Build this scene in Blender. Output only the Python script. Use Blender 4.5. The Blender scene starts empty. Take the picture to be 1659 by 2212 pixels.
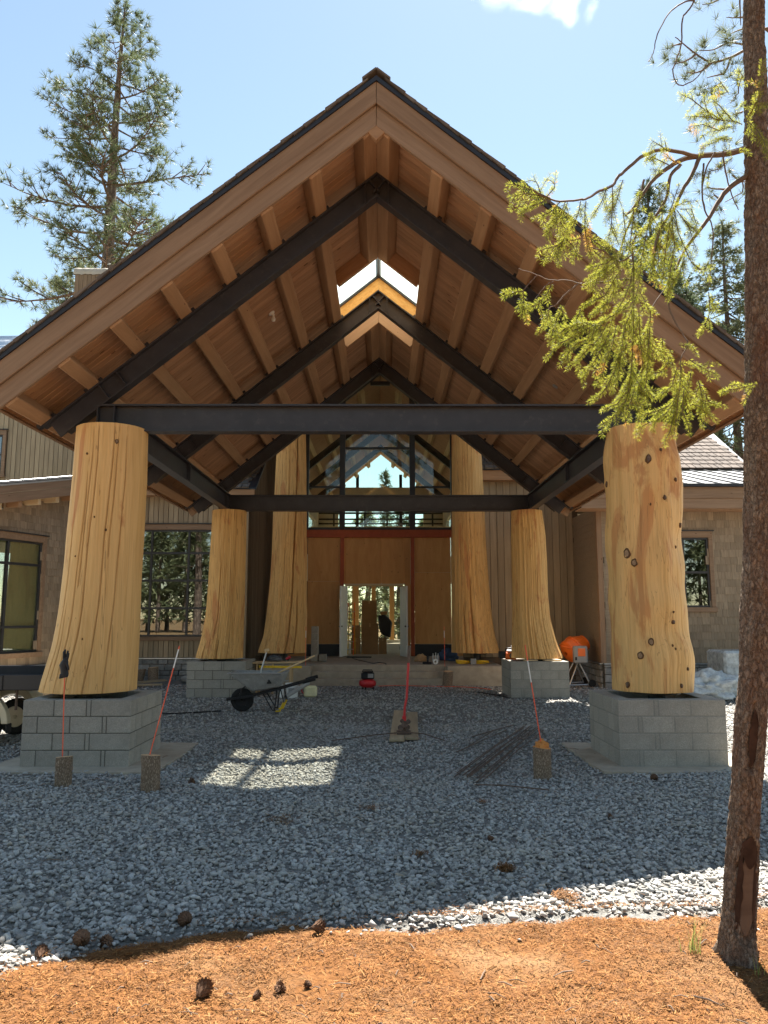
import bpy, bmesh, math, random
import numpy as np
from mathutils import Vector, Matrix, noise
R = math.radians
rng = random.Random(7)
nr = np.random.RandomState(11)
S = bpy.context.scene
COL = S.collection

# ------------------------------------------------------------------ camera, sky, sun, exposure
cam_d = bpy.data.cameras.new('camera')
cam = bpy.data.objects.new('camera', cam_d); COL.objects.link(cam)
cam.location = (0, 0, 1.8397)
cam.rotation_euler = (R(90) + 0.1356, 0, -0.0023)
cam_d.sensor_fit = 'VERTICAL'; cam_d.sensor_height = 36; cam_d.lens = 1643.5 / 2212 * 36
cam_d.clip_start = 0.05; cam_d.clip_end = 4000
S.camera = cam

SUN = Vector((0.16, 0.541, 1.0)).normalized()
ELEV = math.asin(SUN.z); AZ = math.atan2(SUN.x, SUN.y)
world = bpy.data.worlds.new('World'); S.world = world; world.use_nodes = True
wn = world.node_tree
for n in list(wn.nodes): wn.nodes.remove(n)
sky = wn.nodes.new('ShaderNodeTexSky'); sky.sky_type = 'NISHITA'; sky.sun_disc = False
sky.sun_elevation = ELEV; sky.sun_rotation = AZ
sky.altitude = 800; sky.air_density = 1.0; sky.dust_density = 0.25; sky.ozone_density = 1.0
bg = wn.nodes.new('ShaderNodeBackground'); bg.inputs['Strength'].default_value = 0.05
wo = wn.nodes.new('ShaderNodeOutputWorld')
tint = wn.nodes.new('ShaderNodeMix'); tint.data_type = 'RGBA'; tint.blend_type = 'MULTIPLY'; tint.inputs[0].default_value = 1.0; tint.inputs[7].default_value = (1.10, 1.02, 0.82, 1)   # white balance of the sky
wn.links.new(sky.outputs[0], tint.inputs[6]); wn.links.new(tint.outputs[2], bg.inputs[0]); wn.links.new(bg.outputs[0], wo.inputs[0])

sun_d = bpy.data.lights.new('sun', 'SUN'); sun_d.energy = 4.1; sun_d.angle = R(0.53); sun_d.color = (1.0, 0.955, 0.88)
sun = bpy.data.objects.new('sun', sun_d); COL.objects.link(sun)
sun.rotation_euler = SUN.to_track_quat('Z', 'Y').to_euler()
sun.location = SUN * 60
S.view_settings.view_transform = 'Standard'; S.view_settings.look = 'None'
S.view_settings.exposure = 2.52; S.view_settings.gamma = 1.0
try: S.view_settings.use_curve_mapping = False
except Exception: pass
S.cycles.max_bounces = 10; S.cycles.diffuse_bounces = 5; S.cycles.glossy_bounces = 3
S.cycles.transmission_bounces = 6; S.cycles.transparent_max_bounces = 12

# ------------------------------------------------------------------ material helpers
class NT:
    def __init__(s, name):
        s.m = bpy.data.materials.new(name); s.m.use_nodes = True; s.t = s.m.node_tree
        s.b = s.t.nodes['Principled BSDF']; s.out = s.t.nodes['Material Output']
    def n(s, typ, _props=None, **kw):
        x = s.t.nodes.new('ShaderNode' + typ)
        for k, v in (_props or {}).items(): setattr(x, k, v)
        for k, v in kw.items():
            k = k.replace('_', ' ')
            if isinstance(v, bpy.types.NodeSocket): s.t.links.new(v, x.inputs[k])
            else: x.inputs[k].default_value = v
        return x
    def l(s, a, b): s.t.links.new(a, b)
    def coords(s, scale, space='Object', rand=True):
        tc = s.n('TexCoord')
        v = tc.outputs[space]
        if rand:
            oi = s.n('ObjectInfo')
            mul = s.n('VectorMath', {'operation': 'SCALE'}); mul.inputs[0].default_value = (37.0, 23.0, 51.0)
            s.l(oi.outputs['Random'], mul.inputs['Scale'])
            ad = s.n('VectorMath', {'operation': 'ADD'}); s.l(v, ad.inputs[0]); s.l(mul.outputs[0], ad.inputs[1]); v = ad.outputs[0]
        mp = s.n('VectorMath', {'operation': 'MULTIPLY'}); s.l(v, mp.inputs[0]); mp.inputs[1].default_value = scale
        return mp.outputs[0]
    def noise(s, vec, scale=1.0, detail=4.0, rough=0.55, dist=0.0):
        x = s.n('TexNoise', Scale=scale, Detail=detail, Roughness=rough, Distortion=dist); s.l(vec, x.inputs['Vector']); return x.outputs['Fac']
    def ramp(s, fac, stops):
        x = s.n('ValToRGB'); cr = x.color_ramp
        while len(cr.elements) > 1: cr.elements.remove(cr.elements[-1])
        cr.elements[0].position = stops[0][0]; cr.elements[0].color = (*stops[0][1], 1) if len(stops[0][1]) == 3 else stops[0][1]
        for p, c in stops[1:]:
            e = cr.elements.new(p); e.color = (*c, 1)
        s.l(fac, x.inputs[0]); return x.outputs[0]
    def mix(s, fac, a, b, mode='MIX'):
        x = s.n('Mix', {'data_type': 'RGBA', 'blend_type': mode})
        for i, v in ((0, fac), (6, a), (7, b)):
            if isinstance(v, bpy.types.NodeSocket): s.l(v, x.inputs[i])
            else: x.inputs[i].default_value = v if i == 0 else (*v, 1)
        return x.outputs[2]
    def math(s, op, a, b=None, clamp=False):
        x = s.n('Math', {'operation': op, 'use_clamp': clamp})
        for i, v in ((0, a), (1, b)):
            if v is None: continue
            if isinstance(v, bpy.types.NodeSocket): s.l(v, x.inputs[i])
            else: x.inputs[i].default_value = v
        return x.outputs[0]
    def vary(s, col, amount):                        # each object its own value
        oi = s.n('ObjectInfo')
        mr = s.n('MapRange'); s.l(oi.outputs['Random'], mr.inputs[0]); mr.inputs[3].default_value = 1 - amount; mr.inputs[4].default_value = 1 + amount
        hs = s.n('HueSaturation'); s.l(col, hs.inputs['Color']); s.l(mr.outputs[0], hs.inputs['Value']); return hs.outputs[0]
    def bump(s, h, strength=0.3, dist=0.01):
        x = s.n('Bump', Strength=strength, Distance=dist); s.l(h, x.inputs['Height']); s.l(x.outputs[0], s.b.inputs['Normal'])
    def fin(s, col, rough=0.7, spec=0.3, metal=0.0):
        if isinstance(col, bpy.types.NodeSocket): s.l(col, s.b.inputs['Base Color'])
        else: s.b.inputs['Base Color'].default_value = (*col, 1)
        if isinstance(rough, bpy.types.NodeSocket): s.l(rough, s.b.inputs['Roughness'])
        else: s.b.inputs['Roughness'].default_value = rough
        s.b.inputs['Specular IOR Level'].default_value = spec; s.b.inputs['Metallic'].default_value = metal
        return s.m

def wood(name, dark, light, stretch=(1.2, 14, 14), rough=0.65, var=0.16, knots=0.0, knotcol=(.08, .03, .012), bump=0.25, blotch=0.35, spec=0.25):
    t = NT(name)
    v = t.coords(stretch)
    n1 = t.noise(v, 1.0, 6, 0.65, 0.6)
    c = t.ramp(n1, [(0.28, dark), (0.5, tuple((a + b) / 2 for a, b in zip(dark, light))), (0.72, light)])
    v2 = t.coords((0.9, 3.5, 3.5))
    n2 = t.noise(v2, 1.0, 3)
    c = t.mix(t.math('MULTIPLY', n2, blotch), c, tuple(a * .55 for a in dark))
    if knots > 0:
        vk = t.coords((2.2, 6.0, 6.0))
        vo = t.n('TexVoronoi', Scale=1.0); t.l(vk, vo.inputs['Vector'])
        k = t.math('LESS_THAN', vo.outputs['Distance'], knots)
        c = t.mix(t.math('MULTIPLY', k, 0.75), c, knotcol)
    c = t.vary(c, var)
    t.bump(n1, bump, 0.004)
    return t.fin(c, rough, spec)

def plain(name, col, rough=0.6, spec=0.4, metal=0.0, var=0.0, nscale=6.0, namt=0.25, bump=0.0, objvar=0.0, wear=None):
    t = NT(name)
    v = t.coords((nscale,) * 3)
    n1 = t.noise(v, 1.0, 5, 0.6)
    c = t.ramp(n1, [(0.25, tuple(max(0, a * (1 - namt)) for a in col)), (0.75, tuple(min(1, a * (1 + namt)) for a in col))])
    if wear is not None:
        n2 = t.noise(t.coords((nscale * 2.3,) * 3), 1.0, 6, 0.7)
        c = t.mix(t.ramp(n2, [(0.56, (0, 0, 0)), (0.66, (1, 1, 1))]), c, wear)
    if objvar:
        c = t.vary(c, objvar); n6 = t.noise(t.coords((3.1, 3.1, 3.1), rand=False), 1, 5, .65); c = t.mix(t.ramp(n6, [(.50, (0, 0, 0)), (.70, (.4, .4, .4))]), c, tuple(a * .6 for a in col))
    if bump: t.bump(n1, bump, 0.01)
    return t.fin(c, rough, spec, metal)

def glass(name, tint=(0.8, 0.84, 0.8), refl=1.0, alpha=0.75, rough=0.0):
    t = NT(name); t.t.nodes.remove(t.b)
    tr = t.n('BsdfTransparent', Color=(*[x * alpha for x in tint], 1))
    gl = t.n('BsdfGlossy', Roughness=rough, Color=(.95, .97, .97, 1))
    fr = t.n('Fresnel', IOR=1.75)
    f = t.math('MULTIPLY', fr.outputs[0], refl, True)
    mx = t.n('MixShader'); t.l(f, mx.inputs[0]); t.l(tr.outputs[0], mx.inputs[1]); t.l(gl.outputs[0], mx.inputs[2])
    t.l(mx.outputs[0], t.out.inputs[0]); return t.m

def leafy(name, c1, c2, trans=0.35, clump=1.2, dead=None):
    t = NT(name)
    g = t.n('NewGeometry'); ri = g.outputs['Random Per Island']
    v = t.coords((clump,) * 3, rand=False); n1 = t.noise(v, 1.0, 3)
    f = t.math('ADD', t.math('MULTIPLY', ri, 0.5), t.math('MULTIPLY', n1, 0.5))
    stops = [(0.25, c1), (0.75, c2)]
    c = t.ramp(f, stops)
    if dead:
        c = t.mix(t.math('GREATER_THAN', n1, 0.63), c, dead)
    t.l(c, t.b.inputs['Base Color']); t.b.inputs['Roughness'].default_value = 0.55; t.b.inputs['Specular IOR Level'].default_value = 0.25
    tl = t.n('BsdfTranslucent'); t.l(c, tl.inputs[0])
    mx = t.n('MixShader'); mx.inputs[0].default_value = trans; t.l(t.b.outputs[0], mx.inputs[1]); t.l(tl.outputs[0], mx.inputs[2])
    t.l(mx.outputs[0], t.out.inputs[0]); return t.m

# ------------------------------------------------------------------ object helpers
def world_of(o):
    m = o.matrix_basis.copy()
    if o.parent: m = world_of(o.parent) @ o.matrix_parent_inverse @ m
    return m
def link(o, parent=None):
    COL.objects.link(o)
    if parent:
        o.parent = parent; o.matrix_parent_inverse = world_of(parent).inverted()
    return o
def tag(o, label=None, cat=None, group=None, kind=None):
    if label: o['label'] = label
    if cat: o['category'] = cat
    if group: o['group'] = group
    if kind: o['kind'] = kind
    return o
def thing(name, label, cat, loc=(0, 0, 0), group=None):
    o = bpy.data.objects.new(name, None); o.location = loc; o.empty_display_size = 0.2; COL.objects.link(o)
    return tag(o, label, cat, group)
def obj(name, mesh, material=None, parent=None, M=None):
    if material is not None and not mesh.materials: mesh.materials.append(material)
    o = bpy.data.objects.new(name, mesh)
    if M is not None: o.matrix_basis = M
    return link(o, parent)
def copy_tree(o, loc, label=None, parent=None):
    c = o.copy(); COL.objects.link(c)
    if parent is None:
        c.location = loc
        if label: c['label'] = label
    else: c.parent = parent
    for ch in list(o.children): copy_tree(ch, None, None, c)
    return c

class MB:
    def __init__(s): s.v = []; s.f = []; s.mi = []; s.cur = 0
    def add(s, vs, fs):
        b = len(s.v); s.v += [tuple(v) for v in vs]; s.f += [tuple(b + i for i in f) for f in fs]; s.mi += [s.cur] * len(fs); return s
    BF = [(0, 3, 2, 1), (4, 5, 6, 7), (0, 1, 5, 4), (1, 2, 6, 5), (2, 3, 7, 6), (3, 0, 4, 7)]
    def box(s, x0, x1, y0, y1, z0, z1, M=None):
        vs = [(x0, y0, z0), (x1, y0, z0), (x1, y1, z0), (x0, y1, z0), (x0, y0, z1), (x1, y0, z1), (x1, y1, z1), (x0, y1, z1)]
        if M is not None: vs = [M @ Vector(v) for v in vs]
        return s.add(vs, s.BF)
    def bar(s, p, q, w, h, up=(0, 0, 1)):            # box from p to q, w sideways, h along up
        p, q = Vector(p), Vector(q); M = frame(p, q, up); L = (q - p).length
        return s.box(0, L, -w / 2, w / 2, -h / 2, h / 2, M)
    def tube(s, pts, rad, n=8, caps=True):
        pts = [Vector(p) for p in pts]; k = len(pts)
        if not hasattr(rad, '__len__'): rad = [rad] * k
        ref = None; vs = []; fs = []
        for i, p in enumerate(pts):
            d = (pts[min(i + 1, k - 1)] - pts[max(i - 1, 0)]).normalized()
            if ref is None: ref = d.orthogonal().normalized()
            a = ref - d * ref.dot(d)
            a = a.normalized() if a.length > 1e-6 else d.orthogonal().normalized()
            ref = a; b = d.cross(a)
            for j in range(n):
                t = 2 * math.pi * j / n; vs.append(p + (a * math.cos(t) + b * math.sin(t)) * rad[i])
        for i in range(k - 1):
            for j in range(n):
                j2 = (j + 1) % n; fs.append((i * n + j, i * n + j2, (i + 1) * n + j2, (i + 1) * n + j))
        if caps: fs += [tuple(range(n))[::-1], tuple((k - 1) * n + j for j in range(n))]
        return s.add(vs, fs)
    def lathe(s, prof, M=None, n=20, caps=True):     # prof: (r, z)
        vs = []; fs = []; k = len(prof)
        for r, z in prof:
            for j in range(n):
                t = 2 * math.pi * j / n; v = Vector((r * math.cos(t), r * math.sin(t), z)); vs.append(M @ v if M is not None else v)
        for i in range(k - 1):
            for j in range(n):
                j2 = (j + 1) % n; fs.append((i * n + j, i * n + j2, (i + 1) * n + j2, (i + 1) * n + j))
        if caps: fs += [tuple(range(n))[::-1], tuple((k - 1) * n + j for j in range(n))]
        return s.add(vs, fs)
    def prism(s, poly, z0, z1, M=None):              # polygon in local xy, extruded in z
        n = len(poly); vs = [Vector((x, y, z0)) for x, y in poly] + [Vector((x, y, z1)) for x, y in poly]
        if M is not None: vs = [M @ v for v in vs]
        fs = [tuple(range(n))[::-1], tuple(range(n, 2 * n))] + [(i, (i + 1) % n, n + (i + 1) % n, n + i) for i in range(n)]
        return s.add(vs, fs)
    def mesh(s, name, smooth=False, bevel=0.0):
        m = bpy.data.meshes.new(name); m.from_pydata([tuple(v) for v in s.v], [], s.f); m.update()
        bm = bmesh.new(); bm.from_mesh(m); bmesh.ops.recalc_face_normals(bm, faces=bm.faces[:])
        if bevel: bmesh.ops.bevel(bm, geom=[e for e in bm.edges if len(e.link_faces) == 2 and e.calc_face_angle(0) > 0.5], offset=bevel, segments=1, affect='EDGES')
        if smooth:
            for f in bm.faces: f.smooth = True
            for e in bm.edges:
                if len(e.link_faces) == 2 and e.calc_face_angle(0) > R(40): e.smooth = False
        bm.to_mesh(m); bm.free(); return m
    def build(s, name, material=None, parent=None, smooth=False, bevel=0.0):
        return obj(name, s.mesh(name, smooth, bevel), material, parent)

def frame(p, q, up=(0, 0, 1)):                       # X along p->q, Z near up
    p, q = Vector(p), Vector(q); x = (q - p).normalized(); u = Vector(up)
    y = u.cross(x)
    y = y.normalized() if y.length > 1e-6 else x.orthogonal().normalized()
    z = x.cross(y)
    M = Matrix((x, y, z)).transposed().to_4x4(); M.translation = p; return M
def axes(p, x, y, z):
    M = Matrix((Vector(x), Vector(y), Vector(z))).transposed().to_4x4(); M.translation = Vector(p); return M

def np_mesh(name, V, F):
    V = np.asarray(V, np.float32); F = np.asarray(F, np.int32); k = F.shape[1]
    m = bpy.data.meshes.new(name)
    m.vertices.add(len(V)); m.vertices.foreach_set('co', V.ravel())
    m.loops.add(F.size); m.loops.foreach_set('vertex_index', F.ravel())
    m.polygons.add(len(F)); m.polygons.foreach_set('loop_start', np.arange(0, F.size, k, dtype=np.int32))
    try: m.polygons.foreach_set('loop_total', np.full(len(F), k, np.int32))
    except Exception: pass
    m.update(calc_edges=True); return m
_cache = {}
def box_mesh(key, L, w, h, bevel=0.0):               # length along X from 0, centred in Y and Z; shared between alike pieces
    k = (key, round(L, 3), round(w, 3), round(h, 3))
    if k not in _cache:
        b = MB(); b.box(0, L, -w / 2, w / 2, -h / 2, h / 2); _cache[k] = b.mesh(key, bevel=bevel)
    return _cache[k]
def piece(name, p, q, w, h, material, parent, up=(0, 0, 1), bevel=0.004, label=None):
    p, q = Vector(p), Vector(q)
    m = box_mesh(name + '_' + material.name, (q - p).length, w, h, bevel)
    o = obj(name, m, material, parent, frame(p, q, up))
    if label: o['label'] = label
    return o

# ------------------------------------------------------------------ materials
m_cedar = wood('cedar_soffit', (.34, .185, .10), (.51, .305, .175), (1.3, 16, 16), knots=.10, var=.14, blotch=.25)
m_beam = wood('fir_beam', (.31, .17, .085), (.44, .26, .14), (1.0, 13, 13), knots=.055, var=.08, blotch=.2)
m_fascia = wood('weathered_fascia', (.22, .135, .08), (.34, .225, .14), (.9, 15, 15), knots=.06, var=.06, blotch=.35)
m_oldboard = wood('weathered_board', (.30, .225, .14), (.47, .37, .24), (.8, 13, 13), knots=.04, var=.17, blotch=.45, rough=.8)
m_darkboard = wood('stained_board', (.12, .085, .055), (.22, .16, .105), (.8, 13, 13), var=.15, rough=.8)  # dark siding copy; recess shade of the return wall is in its colour
m_shingle = wood('cedar_shingle', (.24, .175, .115), (.38, .295, .20), (2.0, 26, 26), var=.17, blotch=.3, rough=.85, bump=.4)
m_lumber = wood('new_lumber', (.52, .36, .19), (.68, .51, .30), (1.0, 14, 14), knots=.04, var=.06, blotch=.15)
m_ply = wood('plywood', (.60, .29, .10), (.76, .42, .16), (1.2, 5, 5), knots=.07, knotcol=(.16, .06, .02), var=.08, blotch=.3, bump=.1)
m_steel = plain('charcoal_steel', (.031, .029, .033), .45, .5, .0, namt=.25, nscale=4, wear=(.05, .046, .046))
m_frame = plain('bronze_window_frame', (.028, .027, .028), .45, .5, namt=.1)
m_flash = plain('black_flashing', (.016, .016, .02), .45, .5)
m_roof = wood('roof_shingle', (.10, .085, .07), (.19, .155, .13), (3, 9, 9), var=.25, rough=.9, bump=.5)
m_primer = plain('red_primer_steel', (.38, .085, .035), .6, .3, namt=.15)
m_block = plain('concrete_block', (.33, .308, .265), .95, .15, nscale=70, namt=.25, bump=.4, objvar=.10, wear=(.26, .24, .205))
m_mortar = plain('mortar', (.13, .125, .105), .95, .1, nscale=40, namt=.2, bump=.3)
m_mortar_pale = plain('pale_mortar', (.25, .24, .21), .95, .1, nscale=40, namt=.2, bump=.3)
m_conc = plain('concrete', (.40, .34, .26), .9, .2, nscale=5, namt=.2, bump=.15)
m_black = plain('black_plastic', (.012, .012, .014), .5, .4)
m_rubber = plain('rubber', (.02, .02, .02), .8, .3, nscale=20)
m_white = plain('white_paint', (.74, .74, .72), .55, .4, namt=.05)
m_red = plain('red_enamel', (.55, .02, .025), .35, .5, namt=.1)
m_orange = plain('orange_enamel', (.85, .16, .015), .4, .5, namt=.1)
m_grey = plain('grey_plastic', (.30, .30, .29), .55, .4, namt=.1)
m_galv = plain('galvanised_steel', (.45, .46, .47), .4, .5, .7, namt=.15)
m_rust = plain('rusty_steel', (.15, .105, .08), .75, .3, .3, nscale=25, namt=.45)
m_card = plain('cardboard', (.42, .28, .15), .85, .2, namt=.12, nscale=2, objvar=.1)
m_rod = plain('fluorescent_rod', (.85, .13, .06), .5, .4)
m_yellow = plain('yellow_plastic', (.80, .52, .03), .45, .4)
m_jug = plain('translucent_jug', (.72, .68, .42), .4, .4, nscale=8, namt=.15)
m_blue = plain('blue_fabric', (.05, .08, .14), .8, .2)
m_glass = glass('window_glass')
m_darkglass = glass('reflective_window_glass', alpha=.55, refl=2.2)
m_hallglass = glass('hall_glass', tint=(.96, .98, .96), alpha=1.0, refl=.35)
m_clear = glass('clear_window_glass', alpha=1.1, refl=.6)
m_osb = wood('strand_board', (.50, .22, .045), (.74, .42, .13), (9, 30, 30), var=.1, blotch=.3)
m_interior = plain('painted_interior', (.58, .53, .44), .9, .1, nscale=1.5, namt=.08)
m_paper = plain('window_paper', (.46, .41, .25), .9, .1, nscale=1.0, namt=.12)

def log_material(name, pale, mid, red, crack, redamt=.62, crackw=.012, cs=(13, 13, .33)):
    t = NT(name)
    v = t.coords((14, 14, .6), rand=False)
    n1 = t.noise(v, 1.0, 6, 0.62, 0.4)
    c = t.ramp(n1, [(.28, mid), (.55, pale), (.8, tuple(min(1, a * 1.12) for a in pale))])
    fine = t.noise(t.coords((55, 55, 1.6), rand=False), 1.0, 3)
    c = t.mix(t.math('MULTIPLY', t.math('SUBTRACT', fine, .35, True), .9), c, tuple(a * .55 for a in mid))
    n4 = t.noise(t.coords((3.5, 3.5, .28), rand=False), 1.0, 3, .5, .3)
    c = t.mix(t.math('MULTIPLY', n4, .55), c, tuple(a * .62 for a in mid))
    n2 = t.noise(t.coords((2.6, 2.6, .75), rand=False), 1.0, 5, .6, .9)
    c = t.mix(t.ramp(n2, [(redamt, (0, 0, 0)), (redamt + .07, (.85, .85, .85))]), c, red)
    n3 = t.noise(t.coords(cs, rand=False), 1.0, 2, .5, .25)
    ab = t.math('ABSOLUTE', t.math('SUBTRACT', n3, .5))
    gate = t.noise(t.coords((2.2, 2.2, .5), rand=False), 1.0, 2)
    ck = t.math('MULTIPLY', t.math('LESS_THAN', ab, crackw), t.math('GREATER_THAN', gate, .40))
    at = t.n('Attribute', {'attribute_name': 'check'})
    ck = t.math('MAXIMUM', ck, at.outputs['Fac'], True)
    c = t.mix(t.math('MULTIPLY', ck, crack), c, (.16, .075, .025))
    t.bump(t.math('SUBTRACT', n1, t.math('MULTIPLY', ck, .8)), .35, .02)
    return t.fin(c, .6, .25)
PALE, MID, RED = (.82, .505, .20), (.70, .395, .135), (.50, .215, .075)
m_log1 = log_material('smooth_split_log', PALE, MID, RED, .42, .62, .0035, (7, 7, .2))
m_log2 = log_material('knotty_log', (.84, .53, .215), (.73, .43, .155), (.50, .235, .085), .35, .525, .006, (12, 12, .5))
m_log3 = log_material('furrowed_log', (.80, .48, .18), (.66, .36, .115), RED, .42, .57, .016, (22, 22, .4))
m_endgrain = plain('knot_end_grain', (.30, .20, .12), .8, .2, nscale=30, namt=.45)
m_knotdark = plain('dark_knot', (.13, .07, .035), .8, .2, nscale=40, namt=.5)

def ground_mat(name, c1, c2, scale, fine, bump=.6, c3=None):
    t = NT(name)
    n1 = t.noise(t.coords((fine,) * 3, rand=False), 1, 6, .7)
    n2 = t.noise(t.coords((scale,) * 3, rand=False), 1, 4)
    c = t.ramp(n1, [(.3, c1), (.7, c2)])
    if c3: c = t.mix(t.ramp(n2, [(.5, (0, 0, 0)), (.68, (.8, .8, .8))]), c, c3)
    t.bump(n1, bump, .02); return t.fin(c, .95, .1)
m_forest = ground_mat('forest_floor', (.12, .075, .035), (.24, .15, .075), .3, 9, c3=(.15, .13, .08))
m_gravelbed = ground_mat('gravel_bed', (.11, .105, .095), (.28, .265, .24), .5, 38, 1.0)
m_litterbed = ground_mat('needle_soil', (.09, .038, .014), (.20, .088, .028), 1.3, 26, .9, (.22, .13, .065))
def island_mat(name, stops, rough=.85):
    t = NT(name); g = t.n('NewGeometry')
    c = t.ramp(g.outputs['Random Per Island'], stops)
    n1 = t.noise(t.coords((70, 70, 70), rand=False), 1, 3)
    c = t.mix(t.math('MULTIPLY', n1, .35), c, (.16, .155, .145) if 'stone' in name else (.12, .055, .02))
    n5 = t.noise(t.coords((.9, .9, .9) if 'stone' in name else (2.4, 2.4, 2.4), rand=False), 1, 5, .65)
    c = t.mix(t.ramp(n5, [(.46, (0, 0, 0)), (.66, (.55, .55, .55))]), c, (.40, .36, .30) if 'stone' in name else (.11, .065, .032))
    return t.fin(c, rough, .25)
m_stone = island_mat('crushed_stone', [(0, (.23, .22, .205)), (.35, (.37, .355, .33)), (.75, (.47, .455, .425)), (.93, (.57, .55, .51)), (1, (.43, .36, .29))])
m_needle = island_mat('fallen_needle', [(0, (.075, .028, .009)), (.35, (.175, .066, .015)), (.8, (.28, .115, .027)), (1, (.38, .21, .075))])
m_bark = None
# ------------------------------------------------------------------ ground
def np_grid(name, xs, ys, zf, material, kind='structure'):
    V = [(x, y, zf(x, y)) for y in ys for x in xs]; nx = len(xs)
    F = [(j * nx + i, j * nx + i + 1, (j + 1) * nx + i + 1, (j + 1) * nx + i) for j in range(len(ys) - 1) for i in range(nx - 1)]
    m = np_mesh(name, V, F); o = obj(name, m, material); o['kind'] = kind; return o
b = MB(); b.add([(-900, -400, -.06), (900, -400, -.06), (900, 1800, -.06), (-900, 1800, -.06)], [(0, 1, 2, 3)])
tag(b.build('forest_ground', m_forest), kind='structure')

EDGE = [(-40, -4), (-6, 2.6), (-4, 3.45), (-2.6, 4.0), (-2.03, 4.34), (-1.55, 4.70), (-1.18, 4.85), (-.78, 4.95), (0, 4.95), (.79, 5.03), (1.55, 5.14), (2.18, 5.18), (2.56, 5.34), (4, 5.8), (8, 6.6), (40, 12)]
ex, ey = np.array(EDGE).T
def edge(x): return float(np.interp(x, ex, ey))
def fn(x, y, s, seed=0.0): return noise.noise(Vector((x * s, y * s, seed)))
def gravel_z(x, y): return 0.03 * fn(x, y, .35, 3) + 0.02 * fn(x, y, 1.1, 7) - .012 - .09 * min(1, max(0, (edge(x) - .08 - y) / .25))
xs = np.concatenate([np.linspace(-30, -10, 12), np.linspace(-9.4, 9.4, 76), np.linspace(10, 30, 12)])
np_grid('gravel_yard', xs, np.concatenate([np.linspace(-4, 2, 6), np.linspace(2.5, 20, 70), np.linspace(21, 34, 12)]), gravel_z, m_gravelbed)
def litter_z(x, y):
    d = edge(x) + .10 * fn(x, y, 2.1, 5) - y
    return -.05 + .075 * min(1, max(0, d / .30)) + .022 * fn(x, y, 1.1, 1) + .026 * fn(x, y, 4.5, 9)
xs = np.concatenate([np.linspace(-20, -4.5, 14), np.linspace(-4, 4.4, 150), np.linspace(5, 20, 14)])
np_grid('needle_litter_ground', xs, np.concatenate([np.linspace(-12, 2, 16), np.linspace(2.2, 7.5, 100)]), litter_z, m_litterbed)

# ---- crushed stone: thousands of small angular stones, one mass
def stone_template(seed):
    r = random.Random(seed); bm = bmesh.new()
    for _ in range(9):
        v = Vector((r.gauss(0, 1), r.gauss(0, 1), r.gauss(0, 1))).normalized()
        bm.verts.new((v.x * r.uniform(.75, 1.1), v.y * r.uniform(.5, .85), v.z * r.uniform(.32, .55)))
    res = bmesh.ops.convex_hull(bm, input=bm.verts[:])
    bmesh.ops.delete(bm, geom=[g for g in res['geom_interior'] if isinstance(g, bmesh.types.BMVert)], context='VERTS')
    bmesh.ops.triangulate(bm, faces=bm.faces[:]); bm.verts.index_update()
    V = np.array([v.co[:] for v in bm.verts]); F = np.array([[v.index for v in f.verts] for f in bm.faces]); bm.free(); return V, F
TPL = [stone_template(i) for i in range(14)]
def rot_mats(n, tilt):
    yaw = nr.uniform(0, 2 * np.pi, n); ax = nr.uniform(0, 2 * np.pi, n); t = nr.normal(0, tilt, n)
    cy, sy = np.cos(yaw), np.sin(yaw); Z = np.zeros((n, 3, 3)); Z[:, 0, 0] = cy; Z[:, 0, 1] = -sy; Z[:, 1, 0] = sy; Z[:, 1, 1] = cy; Z[:, 2, 2] = 1
    k = np.stack([np.cos(ax), np.sin(ax), np.zeros(n)], 1); K = np.zeros((n, 3, 3)); K[:, 0, 2] = k[:, 1]; K[:, 1, 2] = -k[:, 0]; K[:, 2, 0] = -k[:, 1]; K[:, 2, 1] = k[:, 0]
    I = np.eye(3)[None]; T = I + np.sin(t)[:, None, None] * K + (1 - np.cos(t))[:, None, None] * (K @ K)
    return T @ Z
def scatter(name, P, size, material, tilt=.45):
    n = len(P); Rm = rot_mats(n, tilt); which = nr.randint(0, len(TPL), n); Vs = []; Fs = []; base = 0
    for k, (tv, tf) in enumerate(TPL):
        i = np.where(which == k)[0]
        if not len(i): continue
        v = np.einsum('nij,vj->nvi', Rm[i], tv) * size[i][:, None, None] + P[i][:, None, :]
        f = tf[None] + (base + np.arange(len(i)) * len(tv))[:, None, None]
        Vs.append(v.reshape(-1, 3)); Fs.append(f.reshape(-1, 3)); base += len(i) * len(tv)
    o = obj(name, np_mesh(name, np.concatenate(Vs), np.concatenate(Fs)), material); o['kind'] = 'stuff'; return o
SLABS = [(-4.72, -2.72, 9.36, 11.35), (2.66, 4.6, 9.36, 11.35), (-4.5, -3.05, 17.55, 18.97), (2.88, 4.3, 17.55, 18.97)]
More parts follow.
